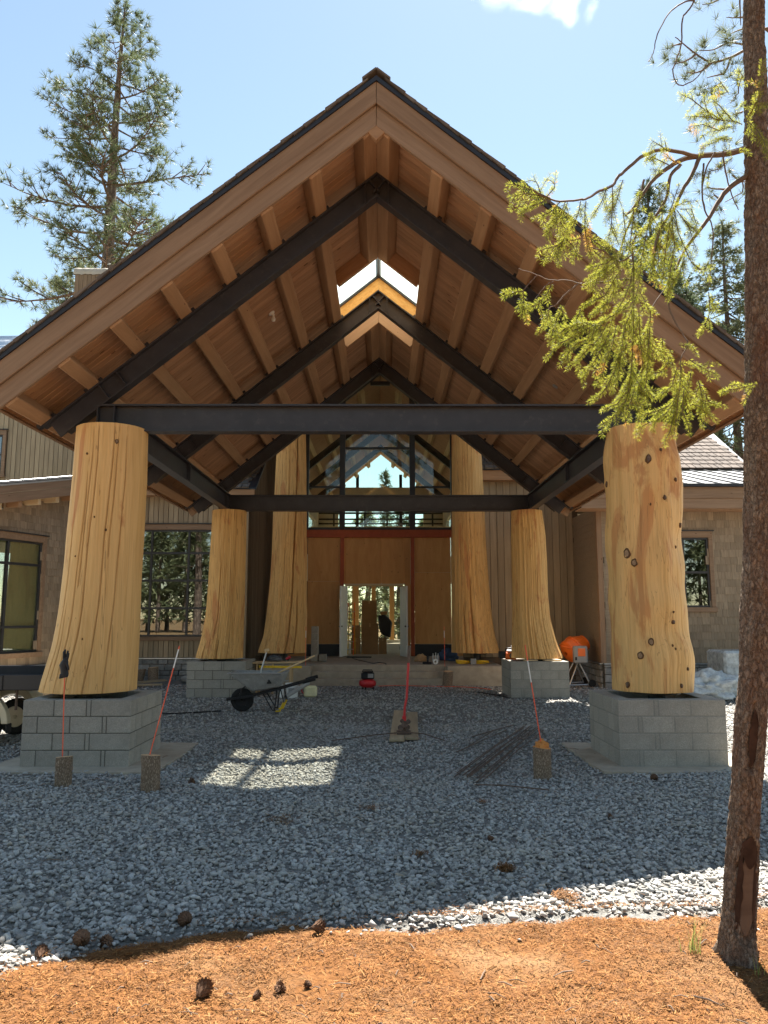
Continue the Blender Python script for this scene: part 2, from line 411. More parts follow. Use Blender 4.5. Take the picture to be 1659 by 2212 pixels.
def band(y0, y1, dens, smin, smax, wid=.60):
    area_w = lambda y: wid * y + 1.0
    n = int(dens * (y1 - y0) * 2 * area_w((y0 + y1) / 2))
    y = nr.uniform(y0, y1, n); x = nr.uniform(-1, 1, n) * (wid * y1 + 1.0)
    keep = np.abs(x) < area_w(y); x, y = x[keep], y[keep]
    e = np.interp(x, ex, ey) + nr.normal(0, .05, len(x)) - .07 - (nr.uniform(0, 1, len(x)) < .10) * np.abs(nr.normal(0, .14, len(x))); keep = y > e
    x, y = x[keep], y[keep]
    for (a, bb, c, d) in SLABS:
        j = nr.normal(0, .05, len(x)); ins = (x > a + j) & (x < bb + j) & (y > c + j) & (y < d + j); x, y = x[~ins], y[~ins]
    ins = (y > 20.5) & (np.abs(x) < 4); x, y = x[~ins], y[~ins]
    s = nr.uniform(smin, smax, len(x)) * nr.choice([.6, .8, 1, 1, 1.15, 1.4], len(x))
    z = np.array([max(gravel_z(a, c), litter_z(a, c) if c < 7 else -1) for a, c in zip(x, y)]) + s * nr.uniform(.02, .5, len(x))
    return np.stack([x, y, z], 1), s
parts = [band(3.6, 6.5, 1500, .014, .034), band(6.5, 9.5, 1150, .016, .032), band(9.5, 13.5, 620, .020, .033), band(13.5, 21, 200, .024, .037)]
scatter('crushed_stone_gravel', np.concatenate([p for p, _ in parts]), np.concatenate([s for _, s in parts]), m_stone)

# ---- fallen pine needles and chips
def needles(name, n, x0, x1, y0, y1, zf, L0, L1, w, material, mask=None):
    x = nr.uniform(x0, x1, n); y = nr.uniform(y0, y1, n)
    e = np.interp(x, ex, ey) + nr.normal(0, .05, n) + (nr.uniform(0, 1, n) < .12) * np.abs(nr.normal(0, .16, n)); keep = y < e
    if mask: keep &= np.array([mask(a, c) for a, c in zip(x, y)]) > nr.uniform(0, 1, n)
    x, y = x[keep], y[keep]; n = len(x)
    z = np.array([max(zf(a, c), gravel_z(a, c) + .022 if c > edge(a) - .05 else -1) for a, c in zip(x, y)]) + nr.uniform(.001, .014, n)
    a = nr.uniform(0, 2 * np.pi, n); L = nr.uniform(L0, L1, n) * nr.choice([.5, .8, 1, 1.3], n); tz = nr.normal(0, .22, n)
    d = np.stack([np.cos(a), np.sin(a), tz], 1) * L[:, None] / 2; s = np.stack([-np.sin(a), np.cos(a), nr.normal(0, .5, n)], 1) * w * nr.uniform(.6, 1.5, n)[:, None]
    c = np.stack([x, y, z], 1)
    V = np.stack([c - d - s, c - d + s, c + d + s * .6, c + d - s * .6], 1).reshape(-1, 3); F = np.arange(4 * n).reshape(n, 4)
    o = obj(name, np_mesh(name, V, F), material); o['kind'] = 'stuff'; return o
def lmask(x, y):
    m = .92 - 1.7 * max(0, fn(x, y, 1.5, 21) - .22)
    if y > edge(x) - .30 and x < .3: m *= .35
    d2 = ((x - .62) / .5) ** 2 + ((y - 4.32) / .22) ** 2
    return m * (1 - .75 * math.exp(-d2))
needles('fallen_needles', 150000, -2.9, 3.3, 2.9, 5.6, litter_z, .014, .042, .0015, m_needle, lmask)

# ------------------------------------------------------------------ canopy
XC = -.08; TH = math.atan(.815); CT, ST, TT = math.cos(TH), math.sin(TH), math.tan(TH); ZR = 8.19
def side(s): return axes((XC, 0, ZR), (s * CT, 0, -ST), (0, s, 0), (s * ST, 0, CT))   # X down the slope, Y along the ridge, Z out of the roof
MS = {1: side(1), -1: side(-1)}
def pt(s, d, h, y): return MS[s] @ Vector((d, s * y, h))
def slope_prism(name, s, poly, y0, y1, material, parent, bevel=0.0):            # poly in (d, h)
    b = MB(); a, c = sorted((s * y0, s * y1)); n = len(poly)
    vs = [(d, a, h) for d, h in poly] + [(d, c, h) for d, h in poly]
    b.add(vs, [tuple(range(n)), tuple(range(n, 2 * n))[::-1]] + [(i, (i + 1) % n, n + (i + 1) % n, n + i) for i in range(n)])
    return obj(name, b.mesh(name, bevel=bevel), material, parent, MS[s])
FY = 9.20; BY = 19.20; DE = 6.13
canopy = thing('entrance_canopy', 'large open gabled timber and steel entrance canopy carried on four peeled log columns', 'canopy', (XC, 9.2, 0))
d_of = lambda off: off / CT
D0 = d_of(.70); SK0, SK1 = 12.9, 15.9
TR_Y = (10.3, 14.3, 18.25)
def mit(h): return -h * TT
def i_rafter(s, y):
    b = MB(); D = .29; f = .022; W = .085; E = 5.95; lo = lambda h: mit(h)
    def pr(h0, h1, w0, w1, e=E):
        a, c = sorted((s * (y + w0), s * (y + w1)))
        poly = [(lo(h0), h0), (e, h0), (e, h1), (lo(h1), h1)]
        b.add([(d, a, h) for d, h in poly] + [(d, c, h) for d, h in poly], [(0, 1, 2, 3), (7, 6, 5, 4)] + [(i, (i + 1) % 4, 4 + (i + 1) % 4, 4 + i) for i in range(4)])
    pr(-f, -.001, -W, W); pr(-D, -D + f, -W, W, E - .22); pr(-D + f, -f, -.009, .009, E - .1)
    for d in (.16, E - 1.25, E - .95):                                      # web stiffeners
        b.box(d - .008, d + .008, s * y - W * .9, s * y + W * .9, -D + f, -f)
    return obj('steel_rafter', b.mesh('steel_rafter'), m_steel, canopy, MS[s])
for y in TR_Y:
    for s in (-1, 1): i_rafter(s, y)
    for s in (-1, 1): b = MB(); b.box(XC + s * .17 - .007, XC + s * .17 + .007, y - .09, y + .09, ZR - .47, ZR - .16); b.build('ridge_stiffener', m_steel, canopy)
def i_beam(p, q, D=.385, W=.19, name='steel_beam', stiff=()):
    p, q = Vector(p), Vector(q); M = frame(p, q); L = (q - p).length; b = MB(); f = .024
    b.box(0, L, -W / 2, W / 2, D - f, D, M); b.box(0, L, -W / 2, W / 2, 0, f, M); b.box(0, L, -.01, .01, f, D - f, M)
    for t in stiff: b.box(t - .008, t + .008, -W / 2 + .005, W / 2 - .005, f, D - f, M)
    return b.build(name, m_steel, canopy)
for y in (10.3, 18.25): i_beam((XC - 3.86, y, 4.352), (XC + 3.86, y, 4.352), name='tie_beam', stiff=(.012, .24, 7.48, 7.708))
for s in (-1, 1): i_beam((XC + s * 3.66, 10.42, 4.350), (XC + s * 3.66, 18.13, 4.350), W=.17, name='side_beam', stiff=(.3, 3.88, 7.4))
# purlins, trimmed at the skylight
OFF = [.785 + .627 * i for i in range(7)]
for s in (-1, 1):
    for o_ in OFF:
        d = d_of(o_)
        piece('purlin', pt(s, d, .125, FY + .06), pt(s, d, .125, BY - .12), .19, .25, m_beam, canopy, up=(s * ST, 0, CT), bevel=.012)
        for y in TR_Y:                                                       # small clip angles on the truss
            for d1 in (d - .15, d + .097): obj('clip_angle', box_mesh('clip_angle', .053, .1, .057), m_steel, canopy, MS[s] @ Matrix.Translation((d1, s * y, .032)))
    for y0, y1 in ((FY + .06, SK0 - .05), (SK1 + .05, BY - .12)):
        b = MB(); M = axes((XC, y0, ZR), (0, 1, 0), (-s * CT, 0, ST), (s * ST, 0, CT)) if s > 0 else axes((XC, y0, ZR), (0, 1, 0), (CT, 0, ST), (-ST, 0, CT))
        poly = [(-.004 + mit(0), .001), (.21, .001), (.21, .249), (mit(.249) + .004, .249)]
        L = y1 - y0; vs = []
        for x in (0, L):
            for d, h in poly: vs.append((x, -d if s > 0 else -d, h))
        b.add(vs, [(0, 1, 2, 3), (7, 6, 5, 4)] + [(i, (i + 1) % 4, 4 + (i + 1) % 4, 4 + i) for i in range(4)])
        obj('ridge_purlin', b.mesh('ridge_purlin', bevel=.01), m_beam, canopy, M)
# soffit boards, one by one
PW = .14; ny = int(round((BY - FY - .1) / PW))
for s in (-1, 1):
    for i in range(ny):
        y = FY + .10 + PW * (i + .5)
        d0 = D0 + .02 if SK0 - .02 < y < SK1 + .02 else mit(.27) + .006
        L = DE - .02 - d0; m = box_mesh('soffit_board', L, PW - .0045, .038, .008)
        obj('soffit_board', m, m_cedar, canopy, MS[s] @ Matrix.Translation((d0, s * y, .27)))
# roof deck, fascia, edge flashing
for s in (-1, 1):
    slope_prism('roof_deck', s, [(mit(.291), .291), (DE - .04, .291), (DE - .04, .50), (mit(.50), .50)], FY + .05, SK0 - .10, m_flash, canopy)
    slope_prism('roof_deck', s, [(D0 + .12, .291), (DE - .04, .291), (DE - .04, .50), (D0 + .12, .50)], SK0 - .10, SK1 + .10, m_flash, canopy)
    slope_prism('roof_deck', s, [(mit(.291), .291), (DE - .04, .291), (DE - .04, .50), (mit(.50), .50)], SK1 + .10, BY, m_flash, canopy)
    slope_prism('fascia_board', s, [(mit(.03) + .003, .03), (DE, .03), (DE, .268), (mit(.268) + .003, .268)], FY + .035, FY + .085, m_fascia, canopy, .006)
    slope_prism('fascia_board', s, [(mit(.262) + .003, .262), (DE + .02, .262), (DE + .02, .505), (mit(.505) + .003, .505)], FY - .012, FY + .033, m_fascia, canopy, .006)
    slope_prism('drip_edge', s, [(mit(.5), .502), (DE + .05, .502), (DE + .05, .555), (mit(.555), .555)], FY - .035, FY + .30, m_flash, canopy)
    slope_prism('eave_board', s, [(DE - .018, .20), (DE + .016, .20), (DE + .016, .258), (DE - .018, .258)], FY + .09, BY, m_fascia, canopy)
    slope_prism('eave_board', s, [(DE - .036, .296), (DE + .016, .296), (DE + .016, .499), (DE - .036, .499)], FY + .05, BY, m_fascia, canopy)
    slope_prism('rear_rake_board', s, [(mit(.03), .03), (DE, .03), (DE, .50), (mit(.50), .50)], BY - .001, BY + .04, m_fascia, canopy)
b = MB(); b.prism([(0, .005), (.115, -.10), (0, -.22), (-.115, -.10)], 0, .09, axes((XC, FY + .13, ZR + .06), (1, 0, 0), (0, 0, 1), (0, -1, 0)))
b.build('ridge_block', m_beam, canopy, bevel=.006)
# shingles: the row along the gable edge one by one, the field behind joined
EXPO = .185; nshi = int((DE + .5) / EXPO)
def shingle_mesh(L, w):
    k = ('roof_shingle', L, w)
    if k not in _cache:
        b = MB(); b.add([(0, -w / 2, 0), (L, -w / 2, 0), (L, w / 2, 0), (0, w / 2, 0), (0, -w / 2, .006), (L, -w / 2, .045), (L, w / 2, .045), (0, w / 2, .006)], MB.BF)
        _cache[k] = b.mesh('roof_shingle')
    return _cache[k]
for s in (-1, 1):
    fb = MB()
    for i in range(nshi):
        d = -.42 + EXPO * i; y = FY - .055 + .13 + rng.uniform(-.012, .012)
        tilt = Matrix.Rotation(R(-4.5), 4, 'Y')
        M = MS[s] @ Matrix.Translation((d - .10, s * y, .577 + rng.uniform(0, .006))) @ Matrix.Rotation(R(4.2), 4, 'Y')
        if d > -.40: obj('roof_shingle', shingle_mesh(.34, .26), m_roof, canopy, M)
        yy = y + .135
        while yy < BY - .1:
            w = rng.uniform(.5, .9); w = min(w, BY - yy)
            if not (SK0 - .3 < yy + w / 2 < SK1 + .3 and d < D0 + .1):
                fb.add([MS[s] @ Matrix.Translation((d - .10, s * (yy + w / 2), .577)) @ Matrix.Rotation(R(4.2), 4, 'Y') @ v.co for v in shingle_mesh(.34, .26).vertices], [])
                k = len(fb.v) - 8
                for j in range(8):
                    v = Vector(fb.v[k + j]); sg = -1 if j in (0, 1, 4, 5) else 1
                    fb.v[k + j] = (v.x, v.y + (sg * s) * (w - .26) / 2, v.z)
                fb.f += [tuple(k + q for q in f) for f in MB.BF]; fb.mi += [0] * 6
            yy += w + .006
    o = fb.build('shingle_field', m_roof, canopy); o['kind'] = 'stuff'
for y in np.arange(FY - .05, BY, .28):
    if SK0 - .35 < y < SK1 + .1: continue
    b = MB()
    for s in (-1, 1):
        M = MS[s]; a, c = sorted((s * y, s * (y + .27)))
        b.box(mit(.63), mit(.63) + .23, a, c, .622, .645, M)
    b.build('ridge_shingle', m_roof, canopy)
# skylight
skl = MB()
for s in (-1, 1):
    a, c = sorted((s * (SK0 + .02), s * (SK1 - .02)))
    skl.box(mit(.87), mit(.87) + .07, a, c, .80, .87, MS[s]); skl.box(D0 - .02, D0 + .05, a, c, .80, .87, MS[s])
    for y in (SK0, SK1):
        a, c = sorted((s * (y - .04), s * (y + .04))); skl.box(mit(.87), D0 + .05, a, c, .801, .871, MS[s])
    a, c = sorted((s * 14.75, s * 14.81))
sk = skl.build('skylight_frame', m_frame, canopy)
t = NT('skylight_glazing'); t.t.nodes.remove(t.b)
tr = t.n('BsdfTransparent', Color=(.93, .95, .90, 1)); tl = t.n('BsdfTranslucent', Color=(.8, .82, .76, 1)); df = t.n('MixShader'); df.inputs[0].default_value = .30
t.l(tr.outputs[0], df.inputs[1]); t.l(tl.outputs[0], df.inputs[2]); t.l(df.outputs[0], t.out.inputs[0]); m_skyl = t.m
for s in (-1, 1): slope_prism('glass_pane', s, [(mit(.83) + .06, .832), (D0 - .015, .832), (D0 - .015, .842), (mit(.84) + .06, .842)], SK0 + .03, SK1 - .03, m_skyl, sk)
for s in (-1, 1):
    for y, mm in ((SK0 - .05, m_cedar), (SK1 + .05, m_beam)):
        slope_prism('skylight_trimmer', s, [(mit(.001) + .002, .001), (D0 - .02, .001), (D0 - .02, .249), (mit(.249) + .002, .249)], y - .045, y + .045, mm, canopy, .006)
        slope_prism('skylight_curb', s, [(mit(.252) + .002, .252), (D0 + .1, .252), (D0 + .1, .799), (mit(.799) + .002, .799)], y - .03, y + .03, m_osb, canopy)
    slope_prism('skylight_curb', s, [(D0 - .012, .30), (D0 + .018, .30), (D0 + .018, .799), (D0 - .012, .799)], SK0 - .018, SK1 + .018, m_osb, canopy)
# round electrical boxes in the soffit, and bare bulbs hanging from two of them
b0 = None
for s, d, y in ((-1, 2.05, 15.9), (1, 2.55, 12.3), (1, 3.9, 13.2), (-1, 3.6, 11.2)):
    b = MB(); b.lathe([(.055, -.012), (.055, 0.0)], MS[s] @ Matrix.Translation((d, s * y, .25)), 14); b.build('junction_box', m_grey, canopy)
for s, d, y, lab in ((-1, 2.16, 12.55, 'bare bulb in white lampholder on the sloping soffit left of the skylight'), (1, 1.98, 15.55, 'bare bulb in white lampholder right of the ridge beyond the middle steel truss')):
    p = pt(s, d, .25, y); t_ = thing('bulb_holder', lab, 'light', p, 'bare bulbs under the canopy roof'); M = axes(p, MS[s].col[0].xyz, MS[s].col[1].xyz, MS[s].col[2].xyz)
    b = MB(); b.lathe([(.058, 0), (.06, -.012), (.032, -.03), (.026, -.06), (0.02, -.062)], M, 16); b.build('lampholder', m_white, t_, True)
    M2 = Matrix.Translation(M.translation + M.to_3x3() @ Vector((0, 0, -.055)))
    b = MB(); b.lathe([(.016, 0), (.018, -.02), (.034, -.06), (.036, -.08), (.028, -.105), (.004, -.115)], M2, 14); b.build('bulb', m_white, t_, True)

# ------------------------------------------------------------------ log columns
def log_column(label, yc, L, Rr, material, seed, furrow=.012, lump=.004, checks=(), knots=(), stub=True, foot=.86, kgroup=None):
    zl, xl = np.array(L[::-1]).T; zr, xr = np.array(Rr[::-1]).T
    zb = min(zl[0], zr[0]); zt = max(zl[-1], zr[-1]); NZ = 84; NA = 400
    V = np.zeros((NZ, NA, 3)); C = np.zeros((NZ, NA))
    zz = np.linspace(zb, zt, NZ)
    def smooth(zq, z, x):
        k = np.linspace(-.13, .13, 9); return np.mean([np.interp(zq + q, z, x) for q in k], 0)
    XL, XR = smooth(zz, zl, xl), smooth(zz, zr, xr)
    for i, z in enumerate(zz):
        cx = (XL[i] + XR[i]) / 2; a = (XR[i] - XL[i]) / 2; bdep = a * .97
        fl = max(0, 1 - (z - zb) / .9)
        for j in range(NA):
            th = 2 * math.pi * j / NA; cs, sn = math.cos(th), math.sin(th)
            f1 = noise.noise(Vector((cs * 7 + seed, sn * 7, z * .35))); f2 = noise.noise(Vector((cs * 19 + seed, sn * 19, z * .5))); f3 = noise.noise(Vector((cs * 2.2, sn * 2.2 + seed, z * 1.9)))
            e = abs(cs); k = 1 + (furrow * 1.3 * f1 + furrow * f2 * (1 + 1.5 * fl)) / a * (1 - .5 * e) + lump * f3 / a * (1 - .35 * e)
            for (kx, kz, kd, dark) in knots:
                if abs(z - kz) < kd * 2.2 and sn < .2:
                    q2 = ((cx + a * cs - kx) / (kd * 1.0)) ** 2 + ((z - kz) / (kd * 1.15)) ** 2
                    if q2 < 5: k += (.20 * kd if kd > .04 else 0) * math.exp(-q2 * .9) / a
            for (a0, dr, wd, z0, z1, dep) in checks:
                ac = a0 + dr * (z - z0) + .035 * noise.noise(Vector((z * 1.7, a0 * 9, seed)))
                if z0 <= z <= z1:
                    dd = abs((th - ac + math.pi) % (2 * math.pi) - math.pi); ww = wd * min(1, (z1 - z) / .5 + .08) 
                    if dd < ww:
                        q = 1 - dd / ww; k -= dep * q / a; C[i, j] = max(C[i, j], min(1, q ** 1.5 * 1.25))
            V[i, j] = (cx + a * cs * k, yc + bdep * sn * k, z)
    F = [(i * NA + j, i * NA + (j + 1) % NA, (i + 1) * NA + (j + 1) % NA, (i + 1) * NA + j) for i in range(NZ - 1) for j in range(NA)]
    ct = thing('log_column', label, 'column', (float((XL[0] + XR[0]) / 2), yc, foot), kgroup or 'peeled log columns')
    m = np_mesh('log', V.reshape(-1, 3), F)
    at = m.attributes.new('check', 'FLOAT', 'POINT'); at.data.foreach_set('value', C.ravel().astype(np.float32))
    m.polygons.foreach_set('use_smooth', np.ones(len(m.polygons), bool))
    lo = obj('log', m, material, ct)
    for nm, i in (('top_end', NZ - 1), ('bottom_end', 0)):
        c = V[i].mean(0); mm = np_mesh(nm, np.concatenate([V[i], [c]]), [(j, (j + 1) % NA, NA) for j in range(NA)]); obj(nm, mm, m_lumber, ct)
    cx = float((XL[0] + XR[0]) / 2) 
    if stub:
        b = MB(); b.lathe([(.30, zb - .045), (.30, zb - .004)], Matrix.Translation((cx + .05, yc, 0)), 20); b.lathe([(.11, .05), (.11, zb - .045)], Matrix.Translation((cx + .05, yc, 0)), 16); b.build('steel_base', m_flash, ct)
    # knots: end-grain discs standing slightly proud of the log
    for (kx, kz, kd, dark) in knots:
        i = int(np.argmin(abs(zz - kz))); ring = V[i]; fr = ring[ring[:, 1] < yc]; j = int(np.argmin(abs(fr[:, 0] - kx))); p = Vector(fr[j])
        cxr = Vector(((XL[i] + XR[i]) / 2, yc, kz)); nrm = (p - cxr); nrm.z = 0; nrm.normalize()
        Mx = axes(p, nrm.cross(Vector((0, 0, 1))) * -1, Vector((0, 0, 1)), nrm)
        b = MB(); r = kd / 2; n = 14; vs = []; 
        for rr, h in ((1.0, -.02), (1.0, .004), (.86, .010), (.80, .004), (0.3, .006)):
            for q in range(n):
                t_ = 2 * math.pi * q / n; w = 1 + .38 * noise.noise(Vector((math.cos(t_) * 1.3 + kx * 9, math.sin(t_) * 1.3, kz * 7)))
                vs.append(Mx @ Vector((r * rr * w * math.cos(t_) * .86, r * rr * w * math.sin(t_) * 1.14, h)))
        fs = [(k * n + q, k * n + (q + 1) % n, (k + 1) * n + (q + 1) % n, (k + 1) * n + q) for k in range(4) for q in range(n)] + [tuple(4 * n + q for q in range(n))]
        b.add(vs, fs); kn = b.build('knot', m_knotdark, ct, True)
        if kd > .035: q = MB(); q.add([Mx @ (Mx.inverted() @ v * .80 + Vector((.004 * dark, .006 * dark, .009))) for v in vs[3 * n:4 * n]], [tuple(range(n))]); q.build('knot_heart', m_rust if dark else m_endgrain, kn)
    return ct
F_ = -math.pi / 2
log_column('thick smooth yellow log column with long thin cracks and a flared foot, front left of the canopy', 10.3,
    [(4.385, -4.205), (3.82, -4.218), (3.34, -4.233), (2.98, -4.253), (2.51, -4.267), (1.98, -4.296), (1.48, -4.352), (1.23, -4.411), (.87, -4.50)],
    [(4.345, -3.262), (3.69, -3.246), (2.98, -3.256), (2.37, -3.27), (1.58, -3.266), (.87, -3.275)], m_log1, 1.3, .004, .004,
    [(F_ - .42, .05, .022, .87, 3.9, .02), (F_ - .15, .035, .022, .87, 4.38, .025), (F_ + .22, .05, .022, .87, 4.38, .025), (F_ + .62, .04, .022, .87, 4.38, .022), (F_ - .75, .05, .022, .87, 3.2, .02), (F_ + .42, .06, .022, 2.6, 4.38, .02), (F_ - .28, .06, .022, 2.2, 4.38, .018), (F_ - 1.0, .02, .02, .87, 1.6, .02), (F_ - .6, .02, .022, 1.0, 2.2, .015)],
    [(-3.52, 4.12, .055, False), (-3.9, 3.98, .03, True), (-3.74, 3.1, .022, True), (-3.8, 1.55, .022, True), (-3.98, 2.6, .02, True), (-3.6, 2.95, .03, True)])
log_column('bumpy knotty log column with dark branch knots and reddish patches, front right of the canopy', 10.3,
    [(4.39, 3.12), (4.01, 3.078), (3.76, 3.086), (3.45, 3.09), (2.93, 3.076), (2.47, 3.069), (2.02, 3.074), (1.58, 3.085), (.87, 3.067)],
    [(4.39, 4.06), (4.12, 4.02), (3.99, 4.115), (3.8, 4.066), (3.64, 4.105), (3.52, 4.056), (3.16, 4.065), (2.7, 4.031), (2.45, 4.065), (2.34, 4.023), (1.91, 4.067), (1.58, 4.061), (1.36, 4.15), (1.03, 4.10), (.87, 4.106)], m_log2, 5.7, .008, .06,
    [(F_ + .1, .03, .012, .87, 2.0, .012), (F_ - .4, .02, .012, 2.6, 3.7, .012)],
    [(3.493, 3.89, .096, True), (3.669, 3.988, .041, True), (3.06, 3.641, .064, True), (3.69, 3.365, .06, True), (3.502, 3.292, .032, True), (3.209, 2.663, .115, False), (3.278, 2.506, .092, False), (3.739, 1.779, .055, True), (3.74, 1.892, .03, True), (3.431, 1.523, .092, False), (3.301, 1.341, .092, False), (3.705, 1.458, .032, True), (3.737, 1.42, .032, True), (3.16, .95, .07, True), (3.796, .94, .05, True), (3.88, 3.62, .05, True), (3.95, 3.02, .06, True), (3.86, 2.75, .035, True), (3.9, 1.15, .04, True)])
log_column('furrowed log column with a brown patch and flared foot, rear left of the canopy behind the wheelbarrow', 18.25,
    [(4.35, -4.095), (3.88, -4.106), (3.24, -4.121), (2.48, -4.15), (1.86, -4.183), (1.38, -4.254), (.86, -4.39)],
    [(4.35, -3.291), (3.52, -3.282), (2.65, -3.285), (1.96, -3.285), (1.27, -3.302), (.86, -3.302)], m_log3, 9.1, .016, .004,
    [(F_ - .62, 0, .05, .86, 1.25, .05), (F_ + .05, 0, .06, .86, 1.35, .05), (F_ - .2, .03, .02, 1.2, 3.6, .02), (F_ + .5, .03, .02, .9, 4.0, .02)])
log_column('furrowed log column with a sweeping flared foot, rear right of the canopy beside the cement mixer', 18.25,
    [(4.35, 3.122), (3.36, 3.108), (2.56, 3.11), (1.77, 3.092), (.86, 3.06)],
    [(4.33, 3.857), (3.84, 3.924), (3.16, 3.944), (2.36, 3.941), (1.77, 3.983), (1.38, 4.071), (1.1, 4.15), (.86, 4.262)], m_log3, 3.4, .017, .006,
    [(F_ + .2, .03, .018, .9, 3.2, .018), (F_ - .3, .02, .018, 1.2, 4.0, .018)])
log_column('tall furrowed log column with a deep vertical split, left of the plywood entrance', 22.0,
    [(8.25, -3.05), (7.3, -3.09), (5.37, -3.148), (4.89, -3.173), (3.87, -3.183), (2.82, -3.225), (1.86, -3.31), (1.28, -3.381), (.81, -3.53)],
    [(8.25, -2.30), (7.3, -2.265), (4.72, -2.201), (3.45, -2.192), (1.78, -2.16), (.81, -2.18)], m_log3, 12.7, .016, .01,
    [(F_ + .25, .055, .07, .81, 7.3, .07), (F_ + .62, .02, .05, .81, 2.6, .05), (F_ - .2, .03, .02, .9, 4.2, .02), (F_ - .75, .03, .03, .81, 1.5, .03)], foot=.8)
log_column('tall furrowed log column with two splits opening at its foot, right of the plywood entrance', 22.0,
    [(8.25, 2.07), (7.3, 2.053), (5.16, 2.041), (3.03, 2.003), (.81, 1.976)],
    [(8.25, 2.86), (7.3, 2.90), (6.5, 2.926), (5.37, 2.958), (4.72, 2.98), (3.87, 3.007), (3.03, 3.055), (2.19, 3.103), (1.36, 3.191), (.81, 3.336)], m_log3, 21.9, .015, .008,
    [(F_ - .12, .0, .06, .81, 3.0, .07), (F_ - .5, .0, .05, .81, 2.2, .06), (F_ + .5, .0, .03, .81, 1.9, .03)], foot=.8)

# ------------------------------------------------------------------ block pedestals
WID = 1.33; CH = .2025; JT = .011
def pedestal(x0, y0, label, mort, offs):
    pd = thing('block_pedestal', label, 'pedestal', (x0 + WID / 2, y0 + WID / 2, 0), 'concrete block pedestals')
    t = .195; b = MB(); h = 4 * CH - .004; r = .008 if mort is m_mortar else .003
    b.box(x0 + r, x0 + WID - r, y0 + r, y0 + t - r, 0, h); b.box(x0 + r, x0 + WID - r, y0 + WID - t + r, y0 + WID - r, 0, h)
    b.box(x0 + r, x0 + t - r, y0 + t - r, y0 + WID - t + r, 0, h - .001); b.box(x0 + WID - t + r, x0 + WID - r, y0 + t - r, y0 + WID - t + r, 0, h - .001)
    b.build('mortar', mort, pd)
    for c in range(4):
        z = c * CH + CH / 2 + .003
        ws = [.385, .40, .055, .448] if c % 2 else [.19, .40, .40, .05, .246]
        if offs: ws = ws[::-1]
        def course(p, dx, dy, ws, lim):
            s = 0
            for w in ws:
                w = min(w, lim - s)
                if lim - s - w < .07: w = lim - s
                if w < .03: break
                a = Vector((p[0] + dx * s, p[1] + dy * s, z)); q = a + Vector((dx, dy, 0)) * (w - JT)
                piece('concrete_block', a, q, t, CH - JT, m_block, pd, bevel=.005)
                s += w
        course((x0, y0 + t / 2), 1, 0, ws, WID + JT); course((x0, y0 + WID - t / 2), 1, 0, ws[::-1], WID + JT)
        sd = [.055, .40, .40, .11] if c % 2 else [.24, .055, .40, .27]
        course((x0 + t / 2, y0 + t + JT), 0, 1, sd, WID - 2 * t - JT); course((x0 + WID - t / 2, y0 + t + JT), 0, 1, sd, WID - 2 * t - JT)
    return pd
pedestal(-4.429, 9.634, 'hollow grey block pedestal with dark raked joints, under the smooth front left log column', m_mortar, False)
pedestal(2.914, 9.634, 'hollow grey block pedestal with flush pale joints, under the knotty front right log column', m_mortar_pale, True)
pedestal(-4.429, 17.59, 'grey block pedestal with dark joints standing behind the wheelbarrow', m_mortar, False)
pedestal(2.914, 17.59, 'grey block pedestal with a chainsaw resting on its corner', m_mortar_pale, True)
for (a, c, d, e) in SLABS[:2]:
    b = MB(); n = 40; poly = []
    for i in range(n):
        t_ = 2 * math.pi * i / n; k = 1 / max(abs(math.cos(t_)), abs(math.sin(t_))) * (1 + .035 * noise.noise(Vector((math.cos(t_) * 3 + a, math.sin(t_) * 3, 0))))
        poly.append(((a + c) / 2 + (c - a) / 2 * 1.06 * k * math.cos(t_), (d + e) / 2 + (e - d) / 2 * 1.06 * k * math.sin(t_)))
    b.prism(poly, -.1, .014); tag(b.build('concrete_footing', m_conc), kind='structure')
# ------------------------------------------------------------------ walls, siding, windows
def wpt(p0, u, s, z, off=0.0): return Vector((p0[0] + u[0] * s + u[1] * off, p0[1] + u[1] * s - u[0] * off, z))
def wall_slab(parent, p0, u, W, z0, z1, holes, material, t=.16, name='wall'):
    cuts = sorted({0, W, *[h[0] for h in holes], *[h[1] for h in holes]}); b = MB()
    M = axes(wpt(p0, u, 0, 0), (u[0], u[1], 0), (-u[1], u[0], 0), (0, 0, 1))
    for a, c in zip(cuts, cuts[1:]):
        segs = [(z0, z1)]
        for h in holes:
            if h[0] <= a and h[1] >= c: segs = [q for zz in segs for q in ((zz[0], min(zz[1], h[2])), (max(zz[0], h[3]), zz[1])) if q[1] - q[0] > .01]
        for q in segs: b.box(a, c, .012, t, q[0], q[1], M)
    return b.build(name, material, parent)
def board_wall(parent, p0, u, W, z0, z1, bw, holes, material, topf=None):
    n = max(1, int(round(W / bw))); bw = W / n
    for i in range(n):
        s0 = i * bw; sc = s0 + bw / 2; segs = [(z0, topf(sc) if topf else z1)]
        for h in holes:
            if h[0] < sc < h[1]: segs = [q for zz in segs for q in ((zz[0], min(zz[1], h[2])), (max(zz[0], h[3]), zz[1])) if q[1] - q[0] > .03]
        for q in segs: piece('siding_board', wpt(p0, u, sc, q[0], .004), wpt(p0, u, sc, q[1], .004), bw - .012 - .004 * (i % 2), .022 + .010 * (i % 2), material, parent, up=(u[1], -u[0], 0), bevel=.004)
def wshingle_mesh(w, h):
    k = ('wsh', round(w, 3), h)
    if k not in _cache:
        b = MB(); b.add([(0, -w / 2, 0), (h, -w / 2, 0), (h, w / 2, 0), (0, w / 2, 0), (0, -w / 2, .020), (h, -w / 2, .005), (h, w / 2, .005), (0, w / 2, .020)], MB.BF); _cache[k] = b.mesh('wall_shingle')
    return _cache[k]
